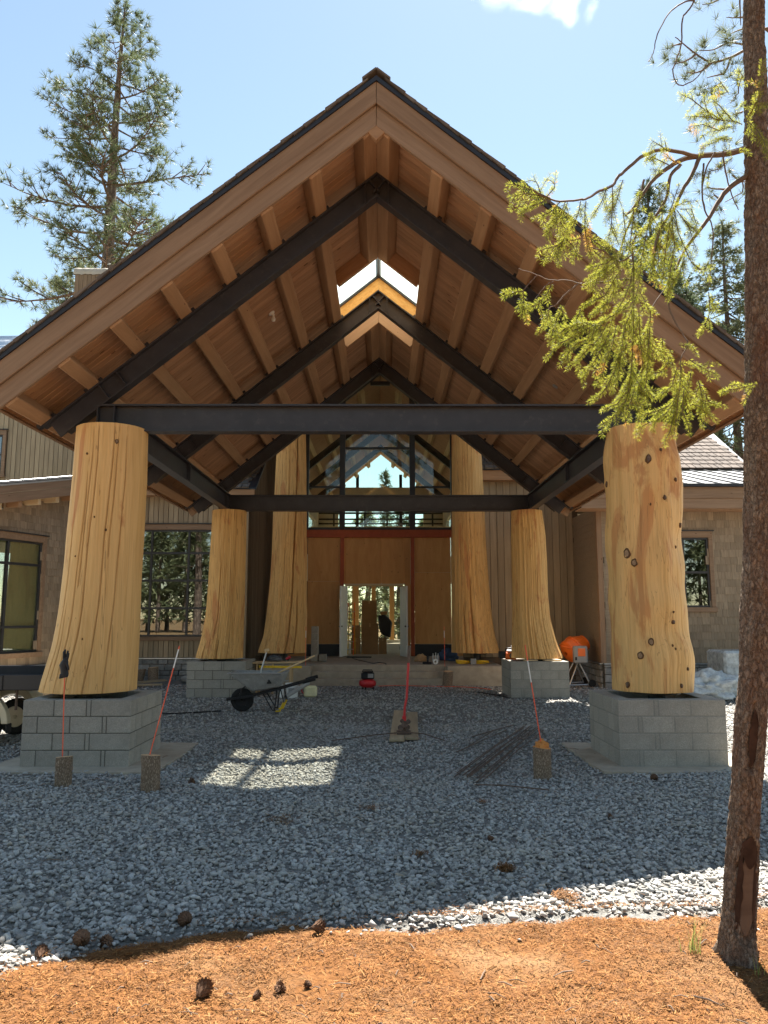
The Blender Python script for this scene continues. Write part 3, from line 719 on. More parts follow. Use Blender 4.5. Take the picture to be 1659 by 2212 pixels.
def shingle_wall(parent, p0, u, W, z0, z1, holes, budget, expo=.185, vis=lambda s, z: True, topf=None):
    rest = MB(); cnt = 0; n = int((z1 - z0) / expo) + 1; wids = (.12, .15, .18, .21, .25)
    for i in range(n):
        z = z0 + i * expo; s = -rng.uniform(0, .1)
        while s < W:
            w = rng.choice(wids); sc = s + w / 2; a, c = s, s + w; s += w + .004
            if sc < .02 or sc > W - .02: continue
            if z + expo * .5 > (topf(sc) if topf else z1) or any(h[0] < sc < h[1] and h[2] - .05 < z + expo / 2 < h[3] + .02 for h in holes): continue
            M = axes(wpt(p0, u, sc, z + rng.uniform(-.003, .003), .001 + rng.uniform(0, .004)), (0, 0, 1), (u[0], u[1], 0), (u[1], -u[0], 0))
            m = wshingle_mesh(w, expo + .03)
            if cnt < budget and vis(sc, z): obj('wall_shingle', m, m_shingle, parent, M); cnt += 1
            else: rest.add([M @ v.co for v in m.vertices], MB.BF)
    if rest.v: o = rest.build('shingle_field', m_shingle, parent); o['kind'] = 'stuff'
def window(parent, p0, u, s0, s1, z0, z1, vs, hs, gl, trim=m_fascia, fw=.05, mw=.06, label=None, depth=2.5, paper=False, room=True, name='window'):
    M = axes(wpt(p0, u, 0, 0), (u[0], u[1], 0), (-u[1], u[0], 0), (0, 0, 1)); b = MB()
    b.box(s0, s1, -.005, .09, z0, z0 + fw, M); b.box(s0, s1, -.005, .09, z1 - fw, z1, M); b.box(s0, s0 + fw, -.004, .089, z0 + fw, z1 - fw, M); b.box(s1 - fw, s1, -.004, .089, z0 + fw, z1 - fw, M)
    for v in vs: b.box(v - mw / 2, v + mw / 2, -.003, .088, z0 + fw, z1 - fw, M)
    ss = [s0 + fw] + [q for v in vs for q in (v - mw / 2, v + mw / 2)] + [s1 - fw]
    for h in hs:
        for a, c in zip(ss[::2], ss[1::2]): b.box(a, c, -.002, .087, h - mw / 2, h + mw / 2, M)
    w = b.build(name, m_frame, parent, bevel=.004)
    if label: w['label'] = label
    zz = [z0 + fw] + [q for h in hs for q in (h - mw / 2, h + mw / 2)] + [z1 - fw]
    for a, c in zip(ss[::2], ss[1::2]):
        for d, e in zip(zz[::2], zz[1::2]):
            p = MB(); p.box(a - .01, c + .01, .035, .043, d - .01, e + .01, M); p.build('pane', gl, w)
            if paper: p = MB(); p.box(a - .01, c + .01, .06, .064, d - .01, e + .01, M); p.build('window_paper', m_paper, w)
    if trim:
        c = .11
        for (a, bb, d, e, nm) in ((s0 - c, s1 + c, z1 + .002, z1 + .17, 'head_trim'), (s0 - c - .03, s1 + c + .03, z0 - .12, z0 - .002, 'sill'), (s0 - c, s0 - .002, z0, z1, 'side_trim'), (s1 + .002, s1 + c, z0, z1, 'side_trim')):
            q = MB(); ex_ = .03 if nm == 'sill' else 0; q.box(a, bb, -.045 - ex_, .02, d, e, M); q.build(nm, trim, w, bevel=.006)
        q = MB(); q.box(s0 - c - .04, s1 + c + .04, -.08, .02, z1 + .172, z1 + .195, M); q.build('drip_cap', m_frame, w)
    if room:
        r = MB(); r.box(s0 - .4, s1 + .4, depth, depth + .05, z0 - .6, z1 + .3, M); r.box(s0 - .45, s0 - .4, .17, depth, z0 - .6, z1 + .3, M); r.box(s1 + .4, s1 + .45, .17, depth, z0 - .6, z1 + .3, M)
        r.box(s0 - .4, s1 + .4, .17, depth, z0 - .65, z0 - .6, M); r.box(s0 - .4, s1 + .4, .17, depth, z1 + .3, z1 + .35, M); r.build('room_interior', m_interior, parent)
    return w
m_stonev = plain('ledge_stone', (.26, .255, .24), .9, .2, nscale=9, namt=.35, bump=.5, objvar=.25)
def stone_base(parent, p0, u, W, z0, z1):
    M = axes(wpt(p0, u, 0, 0), (u[0], u[1], 0), (-u[1], u[0], 0), (0, 0, 1))
    b = MB(); b.box(0, W, -.02, .16, z0, z1, M); b.build('stone_backing', m_mortar, parent)
    z = z0
    while z < z1 - .05:
        h = min(rng.uniform(.14, .22), z1 - z - .004); s = 0
        while s < W - .05:
            w = min(rng.uniform(.2, .5), W - s); q = MB(); q.box(s, s + w - .016, -.055 - rng.uniform(0, .03), -.018, z, z + h - .014, M)
            q.build('stone', m_stonev, parent, bevel=.014); s += w
        z += h
    q = MB(); q.box(-.02, W + .02, -.10, .02, z1 + .001, z1 + .03, M); q.build('base_flashing', m_galv, parent)
def roof_shingles(parent, p, ux, us, n, W, Ls, expo, wid, budget, material, name='roof_shingle', x0=0):
    cnt = 0; rest = MB(); rows = int(Ls / expo)
    for r in range(rows):
        s = x0 - rng.uniform(0, wid)
        while s < W:
            w = wid * rng.uniform(.75, 1.2); 
            if s + w < W + .02:
                M = axes(Vector(p) + Vector(ux) * (s + w / 2) + Vector(us) * (r * expo - .05 + rng.uniform(-.015, .015)) + Vector(n) * .03, us, Vector(n).cross(Vector(us)), n) @ Matrix.Rotation(R(3.2), 4, 'Y')
                k = ('rsh', round(w, 2), expo)
                if k not in _cache:
                    b = MB(); b.box(0, expo + .1, -(w - .022) / 2, (w - .022) / 2, -.02, .022); _cache[k] = b.mesh('roof_shingle')
                if cnt < budget: obj(name, _cache[k], material, parent, M); cnt += 1
                else: rest.add([M @ v.co for v in _cache[k].vertices], MB.BF)
            s += w
    if rest.v: o = rest.build('shingle_field', material, parent); o['kind'] = 'stuff'

m_tan_roof = wood('tan_roof_shingle', (.085, .064, .05), (.15, .118, .096), (3, 9, 9), var=.2, rough=.9, bump=.4)
# ---- left wing: side wall with papered windows, window wall, upper wall, roofs, chimney
lw = thing('lodge_wing', 'brown left wing of the lodge with shingle siding, gridded window wall and low metal roof', 'building', (-7.5, 20, 0))
uA = (.328, .945); pA = (-9.013 - 1.5 * .328, 18.295 - 1.5 * .945); WA = 5.95; topA = lambda s: 4.40 + .233 * (s - 1.18)
hA = [(.35, 2.6, .95, 3.68)]
wall_slab(lw, pA, uA, WA, .0, 4.3, hA, m_darkboard)
shingle_wall(lw, pA, uA, WA, .64, 6.2, hA, 290, vis=lambda s, z: s < 4.2, topf=topA)
window(lw, pA, uA, .35, 2.6, .95, 3.68, [1.52], [1.57, 3.1], m_clear, paper=True, label='window with panes covered in olive paper')
stone_base(lw, pA, uA, WA, -.05, .60)
# rake fascia, lookouts and metal roof over the side wall
def zA(s): return 4.42 + .233 * (s - 1.18)
P0 = wpt(pA, uA, -.6, zA(-.6), .42); P1 = wpt(pA, uA, 4.3, zA(4.3), .42)
for dz, w, h, mm in ((.42, .05, .17, m_fascia), (.21, .045, .22, m_fascia)): piece('rake_board', P0 + Vector((0, 0, dz)), P1 + Vector((0, 0, dz)), w + (.02 if dz > .3 else 0), h, mm, lw)
for dz, w, h in ((.53, .10, .045), (.60, .16, .05)): piece('metal_roof_edge', P0 + Vector((0, 0, dz)), P1 + Vector((0, 0, dz)), w, h, m_galv, lw)
back = Vector((-uA[1], uA[0], 0)) * 4.0
b = MB(); q0, q1 = P0 + Vector((0, 0, .52)), P1 + Vector((0, 0, .52)); e = Vector((0, 0, .05)); b.add([q0, q1, q1 + back, q0 + back, q0 + e, q1 + e, q1 + back + e, q0 + back + e], MB.BF); b.build('metal_roof', m_flash, lw)
for i in range(8):
    s = -.4 + .6 * i; piece('lookout', wpt(pA, uA, s, zA(s) + .03, .39), wpt(pA, uA, s, zA(s) + .03, -.2), .10 + .02 * (i % 2), .15, m_lumber if i % 3 else m_beam, lw)
piece('soffit_panel', wpt(pA, uA, -.6, zA(-.6) + .12, .19), wpt(pA, uA, 4.3, zA(4.3) + .12, .19), .40, .02, m_cedar, lw)
# window wall
uF = (1, 0); pB = (-7.55, 22.5); hB = [(.12, 2.95, 1.24, 4.37)]
wall_slab(lw, pB, uF, 3.55, 0, 5.5, hB, m_darkboard); board_wall(lw, pB, uF, 3.55, .64, 5.36, .145, [(-.05, 3.06, 1.12, 4.54)], m_oldboard)
window(lw, pB, uF, .12, 2.95, 1.24, 4.37, [.72, 1.82], [2.06, 2.87, 3.68], m_darkglass, label='gridded window wall with trees reflected in its panes')
stone_base(lw, pB, uF, 3.55, -.05, .60)
uR = (0, 1); wall_slab(lw, (-4.0, 22.5), uR, 3.5, 0, 7.9, [], m_darkboard); board_wall(lw, (-3.985, 22.52), uR, 3.45, .55, 7.9, .145, [], m_darkboard)
piece('corner_board', (-4.03, 22.46, .64), (-4.03, 22.46, 5.36), .12, .05, m_oldboard, lw, up=(0, -1, 0))
piece('eave_fascia', (-8.2, 22.10, 5.45), (-3.75, 22.10, 5.45), .05, .20, m_beam, lw)
b = MB(); b.add([(-8.2, 22.05, 5.52), (-3.7, 22.05, 5.52), (-3.7, 25.6, 7.85), (-8.2, 25.6, 7.85), (-8.2, 22.05, 5.57), (-3.7, 22.05, 5.57), (-3.7, 25.6, 7.90), (-8.2, 25.6, 7.90)], MB.BF); b.build('roof', m_flash, lw)
sl = Vector((0, 3.55, 2.33)).normalized(); roof_shingles(lw, (-8.2, 22.05, 5.57), (1, 0, 0), sl, Vector((0, -sl.z, sl.y)), 4.45, 4.1, .26, .26, 240, m_roof)
piece('soffit_panel', (-8.2, 22.3, 5.365), (-3.75, 22.3, 5.365), .36, .02, m_cedar, lw)
# upper storey behind the metal roof
pU = (-13.6, 24.6); wall_slab(lw, pU, uF, 5.4, 5.0, 9.2, [], m_darkboard); board_wall(lw, pU, uF, 5.4, 5.2, 9.2, .155, [(0, 1.22, 6.4, 7.9)], m_oldboard)
window(lw, (-13.6, 24.56), uF, .1, 1.1, 6.45, 7.75, [], [7.1], m_darkglass, trim=m_fascia, room=False)
b = MB(); b.add([(-22, 24.1, 10.05), (-10.4, 24.1, 10.25), (-10.4, 31, 13.6), (-22, 31, 13.4), (-22, 24.1, 10.15), (-10.4, 24.1, 10.35), (-10.4, 31, 13.7), (-22, 31, 13.5)], MB.BF); b.build('upper_metal_roof', m_galv, lw)
piece('eave_fascia', (-22, 24.08, 9.93), (-10.4, 24.08, 10.13), .05, .22, m_frame, lw)
b = MB(); b.box(-22, -10.8, 24.7, 30, 8, 9.95); b.build('upper_wall', m_oldboard, lw)
# chimney
m_chim = wood('chimney_board', (.17, .115, .07), (.27, .19, .125), (.8, 13, 13), var=.15, rough=.85)
cx0, cx1, cy = -11.05, -9.72, 26.0
ch = MB(); ch.box(cx0, cx1, cy, cy + 1.3, 9, 14.05); chim = ch.build('chimney', m_darkboard, lw)
for i in range(9): piece('siding_board', (cx0 + .074 + .148 * i, cy - .012, 9.2), (cx0 + .074 + .148 * i, cy - .012, 14.0), .14, .02, m_chim, chim, up=(0, -1, 0))
for i in range(9): piece('siding_board', (cx1 + .012, cy + .074 + .144 * i, 9.2), (cx1 + .012, cy + .074 + .144 * i, 14.0), .136, .02, m_chim, chim, up=(1, 0, 0))
m_tarp = plain('pale_tarp', (.40, .36, .30), .6, .3, nscale=3, namt=.25)
V = []; n = 14
for k, (z, gr) in enumerate(((14.0, .045), (14.16, .06), (14.24, .02), (14.36, -.35), (14.40, -.62))):
    for i in range(4 * n):
        t_ = i / n; e_ = int(t_); f = t_ - e_; xx, yy = [(f, 0), (1, f), (1 - f, 1), (0, 1 - f)][e_ % 4]
        w = .03 * noise.noise(Vector((i * .9, k * 1.3, 2)))
        V.append((cx0 - gr + (cx1 - cx0 + 2 * gr) * xx + w, cy - gr + (1.3 + 2 * gr) * yy + w, z + 2.2 * w))
m = np_mesh('tarp', V, [(k * 4 * n + i, k * 4 * n + (i + 1) % (4 * n), (k + 1) * 4 * n + (i + 1) % (4 * n), (k + 1) * 4 * n + i) for k in range(4) for i in range(4 * n)]); obj('tarp_cover', m, m_tarp, chim)
# ---- right wing
rw = thing('lodge_wing', 'brown right wing of the lodge with one dark window under a tan shingle roof', 'building', (7, 20.5, 0))
pR1 = (2.4, 22.7); wall_slab(rw, pR1, uF, 3.48, 0, 6.0, [], m_darkboard); board_wall(rw, pR1, uF, 3.32, .64, 5.86, .205, [], m_oldboard)
piece('eave_fascia', (2.4, 22.35, 6.0), (5.0, 22.35, 6.0), .05, .30, m_beam, rw)
piece('soffit_panel', (2.4, 22.53, 5.87), (5.0, 22.53, 5.87), .32, .02, m_cedar, rw)
b = MB(); b.add([(2.4, 22.28, 6.14), (5.6, 22.28, 6.14), (5.6, 26, 8.6), (2.4, 26, 8.6), (2.4, 22.28, 6.19), (5.6, 22.28, 6.19), (5.6, 26, 8.65), (2.4, 26, 8.65)], MB.BF); b.build('roof', m_flash, rw)
sl = Vector((0, 3.72, 2.46)).normalized(); roof_shingles(rw, (2.4, 22.28, 6.19), (1, 0, 0), sl, Vector((0, -sl.z, sl.y)), 3.2, 3.0, .26, .26, 120, m_roof)
wall_slab(rw, (5.72, 22.7), (0, -1), 2.74, 0, 4.7, [], m_darkboard); shingle_wall(rw, (5.72, 22.68), (0, -1), 2.70, .64, 4.68, [], 0)
piece('corner_board', (5.70, 19.94, .64), (5.70, 19.94, 4.6), .14, .14, m_fascia, rw, up=(0, -1, 0))
pR3 = (5.72, 19.96); hR = [(1.55, 2.86, 2.06, 3.88)]
wall_slab(rw, pR3, uF, 7.5, 0, 4.7, hR, m_darkboard); shingle_wall(rw, pR3, uF, 7.5, .64, 4.6, hR, 290, expo=.195, vis=lambda s, z: 1.6 < s < 4.6)
window(rw, pR3, uF, 1.55, 2.86, 2.06, 3.88, [2.2], [2.97], m_darkglass)
stone_base(rw, pR3, uF, 4.6, -.05, .60); stone_base(rw, (5.72, 22.68), (0, -1), 2.68, -.05, .60)
for z, h, y in ((4.98, .30, 19.29), (4.70, .26, 19.32)): piece('eave_fascia', (5.1, y, z), (13.5, y, z), .05, h, m_fascia, rw)
piece('gutter', (5.05, 19.22, 5.16), (13.5, 19.22, 5.16), .12, .08, m_flash, rw)
piece('soffit_panel', (5.1, 19.64, 4.58), (13.5, 19.64, 4.58), .6, .02, m_cedar, rw)
b = MB(); b.add([(5.1, 19.3, 5.13), (13.5, 19.3, 5.13), (13.5, 23.4, 6.27), (5.1, 23.4, 6.27), (5.1, 19.3, 5.17), (13.5, 19.3, 5.17), (13.5, 23.4, 6.31), (5.1, 23.4, 6.31)], MB.BF); b.build('roof', m_flash, rw)
m_panel = plain('grey_metal_panel', (.12, .122, .125), .45, .5)
for i in range(19):
    x = 5.15 + .44 * i; us = Vector((0, 4.1, 1.14)).normalized()
    M = axes((x, 19.18, 5.16), us, (-1, 0, 0), Vector((0, -us.z, us.y))); q = MB(); q.box(0, 4.2, -.42, 0, 0, .012); q.box(0, 4.2, -.012, .012, .012, .05)
    obj('metal_panel', q.mesh('metal_panel'), m_panel, rw, M)
piece('eave_fascia', (5.4, 23.36, 6.22), (11.55, 23.36, 6.22), .05, .24, m_flash, rw)
b = MB(); b.add([(5.4, 23.3, 6.34), (11.55, 23.3, 6.34), (11.95, 27, 8.44), (5.4, 27, 8.44), (5.4, 23.3, 6.39), (11.55, 23.3, 6.39), (11.95, 27, 8.49), (5.4, 27, 8.49)], MB.BF); b.build('upper_roof', m_flash, rw)
b = MB(); b.box(5.8, 11.4, 23.6, 30, 5.0, 6.3); b.build('upper_wall', m_oldboard, rw)
piece('rake_board', (11.6, 23.34, 6.2), (11.98, 27, 8.3), .05, .24, m_fascia, rw)
sl = Vector((0, 3.7, 2.1)).normalized(); roof_shingles(rw, (8.2, 23.3, 6.39), (1, 0, 0), sl, Vector((0, -sl.z, sl.y)), 3.45, 4.2, .40, .24, 170, m_tan_roof)
roof_shingles(rw, (5.4, 23.3, 6.39), (1, 0, 0), sl, Vector((0, -sl.z, sl.y)), 2.8, 4.2, .40, .24, 0, m_tan_roof)

wall_slab(rw, (3.3, 26.0), uF, 2.6, 0, 8.2, [], m_darkboard)
wall_slab(lw, (-4.2, 26.0), uF, 0.95, 0, 8.2, [], m_darkboard); board_wall(lw, (-4.0, 25.99), uF, .72, .5, 8.2, .145, [], m_darkboard)
# ---- entrance hall between the wings
hall = thing('lodge_hall', 'tall entrance hall of the lodge with plywood lower front and gridded glass gable', 'building', (XC, 26, 0))
HY = 26.0; ZH = 10.15; FWY = 40.0
MSH = {k: Matrix.Translation((0, 0, ZH - ZR)) @ v for k, v in MS.items()}
def hall_prism(*a):
    o = slope_prism(*a); o.matrix_basis = Matrix.Translation((0, 0, ZH - ZR)) @ o.matrix_basis; return o
def hpt(s, d, h, y): return MSH[s] @ Vector((d, s * y, h))
for s in (-1, 1):
    hall_prism('roof', s, [(mit(.26), .26), (d_of(3.7), .26), (d_of(3.7), .50), (mit(.5), .5)], 19.5, FWY + .4, m_cedar, hall)
    hall_prism('roof_covering', s, [(mit(.502), .502), (d_of(3.75), .502), (d_of(3.75), .56), (mit(.56), .56)], 19.45, FWY + .45, m_roof, hall)
    hall_prism('rake_board', s, [(mit(.1), .1), (d_of(3.7), .1), (d_of(3.7), .50), (mit(.5), .5)], 19.44, 19.498, m_fascia, hall)
    b = MB(); wx = sorted((XC + s * 3.3, XC + s * 3.46)); b.box(*wx, 26.0, 27.4, 0, 7.6); b.box(*wx, 38.2, FWY, 0, 7.6); b.box(*wx, 27.4, 38.2, 0, .6); b.box(*wx, 27.4, 38.2, 3.4, 4.6); b.box(*wx, 27.4, 38.2, 6.6, 7.6); b.build('wall', m_interior, hall)
    for z0, z1 in ((.6, 3.4), (4.6, 6.6)):  # unseen side windows, added to let more daylight into the hall
        for y0, y1 in ((27.4, 30.9), (31.1, 34.5), (34.7, 38.2)): b = MB(); b.box(wx[0] + .07, wx[0] + .08, y0, y1, z0, z1); b.build('side_pane', m_clear, hall)
        for y in (31.0, 34.6): piece('side_mullion', (wx[0] + .08, y, z0), (wx[0] + .08, y, z1), .16, .2, m_frame, hall, up=(0, 1, 0))
    for y in (22.0, 29.5, 33.0, 36.5): hall_prism('rafter', s, [(mit(-.25), -.25), (d_of(3.25), -.25), (d_of(3.25), -.002), (mit(-.002), -.002)], y - .09, y + .09, m_steel, hall)
    for o_ in (.6, 1.25, 1.9, 2.55): piece('purlin', hpt(s, d_of(o_), .13, 26.1), hpt(s, d_of(o_), .13, FWY - .1), .16, .24, m_lumber, hall, up=(s * ST, 0, CT))
b = MB(); b.box(XC - 3.3, XC + 3.3, 26.05, FWY + .2, .28, .46); b.build('floor', m_conc, hall)
b = MB(); b.box(XC - 3.3, XC + 3.3, 35.5, FWY - .1, 5.7, 6.0); b.build('mezzanine_floor', m_lumber, hall)
for z, h in ((7.10, .10), (6.78, .08), (6.55, .07)): piece('guard_rail', (XC - 3.2, 39.0, z), (XC + 3.2, 39.0, z), .06, h, m_frame, hall)
for x in (-2.5, -.9, .25, 1.4, 2.6): piece('rail_post', (x, 39.05, 6.0), (x, 39.05, 7.2), .09, .09, m_frame, hall, up=(0, 1, 0))
# far gable wall
def gz(x): return ZH + .24 / CT - .815 * abs(x - XC)
b = MB(); FH = 2.25
for s in (-1, 1): b.prism([(XC + s * FH, 0), (XC + s * 3.3, 0), (XC + s * 3.3, gz(XC + 3.3)), (XC + s * FH, gz(XC + FH))], 0, .15, axes((0, FWY + .1, 0), (1, 0, 0), (0, 0, 1), (0, -1, 0)))
b.box(XC - FH, XC + FH, FWY - .05, FWY + .1, 3.45, 6.0); b.box(XC - FH, XC + FH, FWY - .05, FWY + .1, 0, .62); b.box(XC - FH, XC + FH, FWY - .1, FWY + .1, 8.06, 8.60); b.build('far_wall', m_interior, hall)
for x, z0, z1, w in ((-1.32, 6.0, 9.3, .16), (.98, 6.0, 9.3, .16), (-.45, .62, 3.45, .22), (.5, .62, 3.45, .25), (-1.4, .62, 3.45, .35), (1.4, .62, 3.45, .3)): piece('mullion', (x, FWY - .02, z0), (x, FWY - .02, z1), w, .12, m_ply if z1 < 4 else m_frame, hall, up=(0, 1, 0))
b = MB(); b.prism([(XC - FH, 8.60), (XC + FH, 8.60), (XC + FH, gz(XC + FH)), (XC, gz(XC)), (XC - FH, gz(XC + FH))], 0, .01, axes((0, FWY + .03, 0), (1, 0, 0), (0, 0, 1), (0, -1, 0))); b.build('gable_pane', m_clear, hall)
for z0, z1 in ((6.0, 8.06), (.62, 3.45)): b = MB(); b.box(XC - FH, XC + FH, FWY + .02, FWY + .03, z0, z1); b.build('far_pane', m_clear, hall)
# near front: red steel frame, plywood, glass
piece('steel_header', (-2.6, 25.93, 4.625), (2.42, 25.93, 4.625), .12, .26, m_primer, hall)
for x, w in ((-1.37, .13), (1.03, .13)): piece('steel_post', (x, 25.94, .5), (x, 25.94, 4.494), w, .11, m_primer, hall, up=(0, -1, 0))
def ply(x0, x1, z0, z1, y=25.99, lab=None):
    M = axes(((x0 + x1) / 2, y, z0), (0, 0, 1), (-1, 0, 0), (0, -1, 0)); o = obj('plywood_panel', box_mesh('plywood_panel', z1 - z0, x1 - x0 - .008, .02, .002), m_ply, hall, M)
for x0, x1, z0, z1 in ((-3.3, -2.56, .5, 2.94), (-3.3, -2.56, 2.945, 5.2), (-2.55, -1.44, .9, 3.0), (-2.55, -1.44, 3.005, 4.494), (-1.30, -.03, 2.92, 4.494), (-.02, .74, 2.92, 4.494), (.75, .96, .5, 4.494), (1.10, 2.34, .9, 3.3), (1.10, 2.34, 3.305, 4.494), (2.35, 3.3, .5, 2.94), (2.35, 3.3, 2.945, 5.2)): ply(x0, x1, z0, z1)
for x in (-.025, .745, -1.295): piece('plywood_batten', (x, 25.968, 2.95), (x, 25.968, 4.49), .05, .02, m_ply, hall, up=(0, -1, 0))
for x0, x1 in ((-2.55, -1.44), (1.10, 2.34)):
    b = MB(); b.box(x0, x1, 25.93, 25.99, .502, .895); b.build('base_membrane', m_flash, hall)
# door opening with two white doors folded outward
DX0, DX1, DZ = -1.20, .63, 2.83
b = MB(); b.box(DX0 - .06, DX0, 25.88, 26.05, .5, DZ + .06); b.box(DX1, DX1 + .06, 25.88, 26.05, .5, DZ + .06); b.box(DX0, DX1, 25.88, 26.05, DZ, DZ + .06); b.build('door_frame', m_lumber, hall)
for hx, ang in ((DX0 + .01, R(-101)), (DX1 - .01, R(-78))):
    M = Matrix.Translation((hx, 25.86, .52)) @ Matrix.Rotation(ang, 4, 'Z'); q = MB(); q.box(0, .91, -.022, .022, 0, DZ - .54, M); dr = q.build('door', m_white, hall, bevel=.004)
    q = MB(); q.lathe([(.028, -.06), (.03, -.045), (.012, -.03), (.03, -.0225), (.03, .0225), (.012, .03), (.03, .045), (.028, .06)], M @ Matrix.Translation((.84, 0, .98)) @ Matrix.Rotation(R(90), 4, 'X'), 12); q.build('door_handle', m_frame, dr, True)
    for hz in (.2, 1.1, 2.1): q = MB(); q.lathe([(.012, 0), (.012, .1)], M @ Matrix.Translation((0, -.028, hz)), 8); q.build('hinge', m_frame, dr)
# glass gable: mullions and panes
gz1 = lambda x: ZH + .24 / CT - .815 * abs(x - XC)
for x, w in ((-2.62, .16), (-1.38, .19), (1.04, .19), (2.44, .16)): piece('mullion', (x, 25.97, 4.76), (x, 25.97, gz1(x) - .02), w, .16, m_frame, hall, up=(0, -1, 0))
for z, h, a, c in ((7.62, .07, -1.28, .94), (6.25, .06, -2.53, -1.48), (6.25, .06, 1.14, 2.35), (9.95, .14, -.42, .27), (8.75, .06, -1.28, .94), (5.4, .06, -2.53, -1.48), (5.4, .06, 1.14, 2.35), (4.80, .09, -1.28, .94), (4.80, .09, -2.53, -1.48), (4.80, .09, 1.14, 2.35)): piece('mullion', (a, 25.965, z), (c, 25.965, z), .12, h, m_frame, hall)
Mx = axes((0, 25.985, 0), (1, 0, 0), (0, 0, 1), (0, -1, 0))
def pane(poly): q = MB(); q.prism(poly, 0, .01, Mx); q.build('glass_pane', m_hallglass, hall)
for x0, x1 in ((-2.54, -1.48), (1.14, 2.36)):
    for z0, z1 in ((4.85, 5.37), (5.43, 6.22)): pane([(x0, z0), (x1, z0), (x1, z1), (x0, z1)])
    pane([(x0, 6.28), (x1, 6.28), (x1, gz1(x1)), (x0, gz1(x0))])
pane([(-1.28, 4.85), (.94, 4.85), (.94, 7.58), (-1.28, 7.58)])
pane([(-1.28, 7.66), (.94, 7.66), (.94, 8.715), (-1.28, 8.715)]); pane([(-1.28, 8.785), (.94, 8.785), (.94, gz1(.94)), (XC, gz1(XC)), (-1.28, gz1(-1.28))])
for s in (-1, 1): hall_prism('gable_rake_frame', s, [(mit(.1), .1), (d_of(3.3), .1), (d_of(3.3), .255), (mit(.255), .255)], 25.9, 26.04, m_frame, hall)
# ---- porch with steps
porch = thing('concrete_porch', 'raw concrete porch slab with three wide steps before the plywood entrance', 'porch', (XC, 21, 0))
b = MB(); b.box(-3.3, 3.25, 21.36, 25.9, -.1, .50); b.build('platform', m_conc, porch, bevel=.01)
for x0, x1 in ((-3.3, -1.92), (1.74, 3.25)): b = MB(); b.box(x0, x1, 20.72, 21.357, -.1, .50); b.build('side_block', m_conc, porch, bevel=.01)
for y, z in ((20.74, .165), (21.05, .333)): b = MB(); b.box(-1.917, 1.737, y, 21.356 if z < .3 else 21.354, -.1 if z < .3 else .166, z); b.build('step', m_conc, porch, bevel=.008)
# ---- limb paths of the foreground fir and the pine behind it (metres)
LIMBS = [[(2.278,4.35,4.711),(2.088,4.3,4.63),(1.896,4.25,4.585),(1.761,4.2,4.518),(1.644,4.15,4.42),(1.552,4.1,4.319),(1.428,4.05,4.139),(1.364,4.0,4.064)],[(1.873,4.2,4.552),(1.668,4.155,4.565),(1.525,4.109,4.497),(1.429,4.064,4.406),(1.343,4.018,4.313),(1.288,3.973,4.226),(1.199,3.927,4.167),(1.119,3.882,4.097),(1.056,3.836,4.063),(0.945,3.791,4.029),(0.844,3.745,4.029),(0.786,3.7,4.035)],[(2.267,4.35,4.536),(2.119,4.308,4.424),(2.013,4.267,4.297),(1.941,4.225,4.181),(1.838,4.183,4.051),(1.746,4.142,3.932),(1.67,4.1,3.791)],[(1.911,4.25,4.576),(1.838,4.208,4.431),(1.761,4.167,4.314),(1.692,4.125,4.182),(1.593,4.083,4.038),(1.543,4.042,3.936),(1.509,4.0,3.837)],[(1.768,4.2,4.493),(1.695,4.164,4.404),(1.651,4.129,4.25),(1.586,4.093,4.14),(1.5,4.057,4.024),(1.409,4.021,3.926),(1.389,3.986,3.721),(1.362,3.95,3.553)],[(1.515,4.1,4.339),(1.472,4.06,4.21),(1.367,4.02,3.972),(1.311,3.98,3.819),(1.303,3.94,3.761),(1.363,3.9,3.787)],[(1.283,3.9,3.741),(1.224,3.867,3.762),(1.158,3.833,3.776),(1.106,3.8,3.77)],[(1.375,3.95,3.666),(1.218,3.914,3.635),(1.093,3.879,3.607),(1.041,3.843,3.591),(0.956,3.807,3.593),(0.884,3.771,3.573),(0.802,3.736,3.588),(0.7,3.7,3.604)],[(1.029,3.8,3.568),(0.962,3.787,3.511),(0.909,3.775,3.448),(0.864,3.762,3.417),(0.839,3.75,3.359)],[(0.799,3.72,3.581),(0.768,3.71,3.548),(0.724,3.7,3.49)],[(0.886,3.75,3.563),(0.842,3.74,3.526),(0.805,3.73,3.478),(0.781,3.72,3.438)],[(1.624,4.1,3.634),(1.617,4.083,3.549),(1.64,4.067,3.464),(1.673,4.05,3.381),(1.686,4.033,3.329),(1.638,4.017,3.233),(1.625,4.0,3.123)],[(1.486,4.0,3.521),(1.561,4.05,3.627),(1.627,4.1,3.697)]]
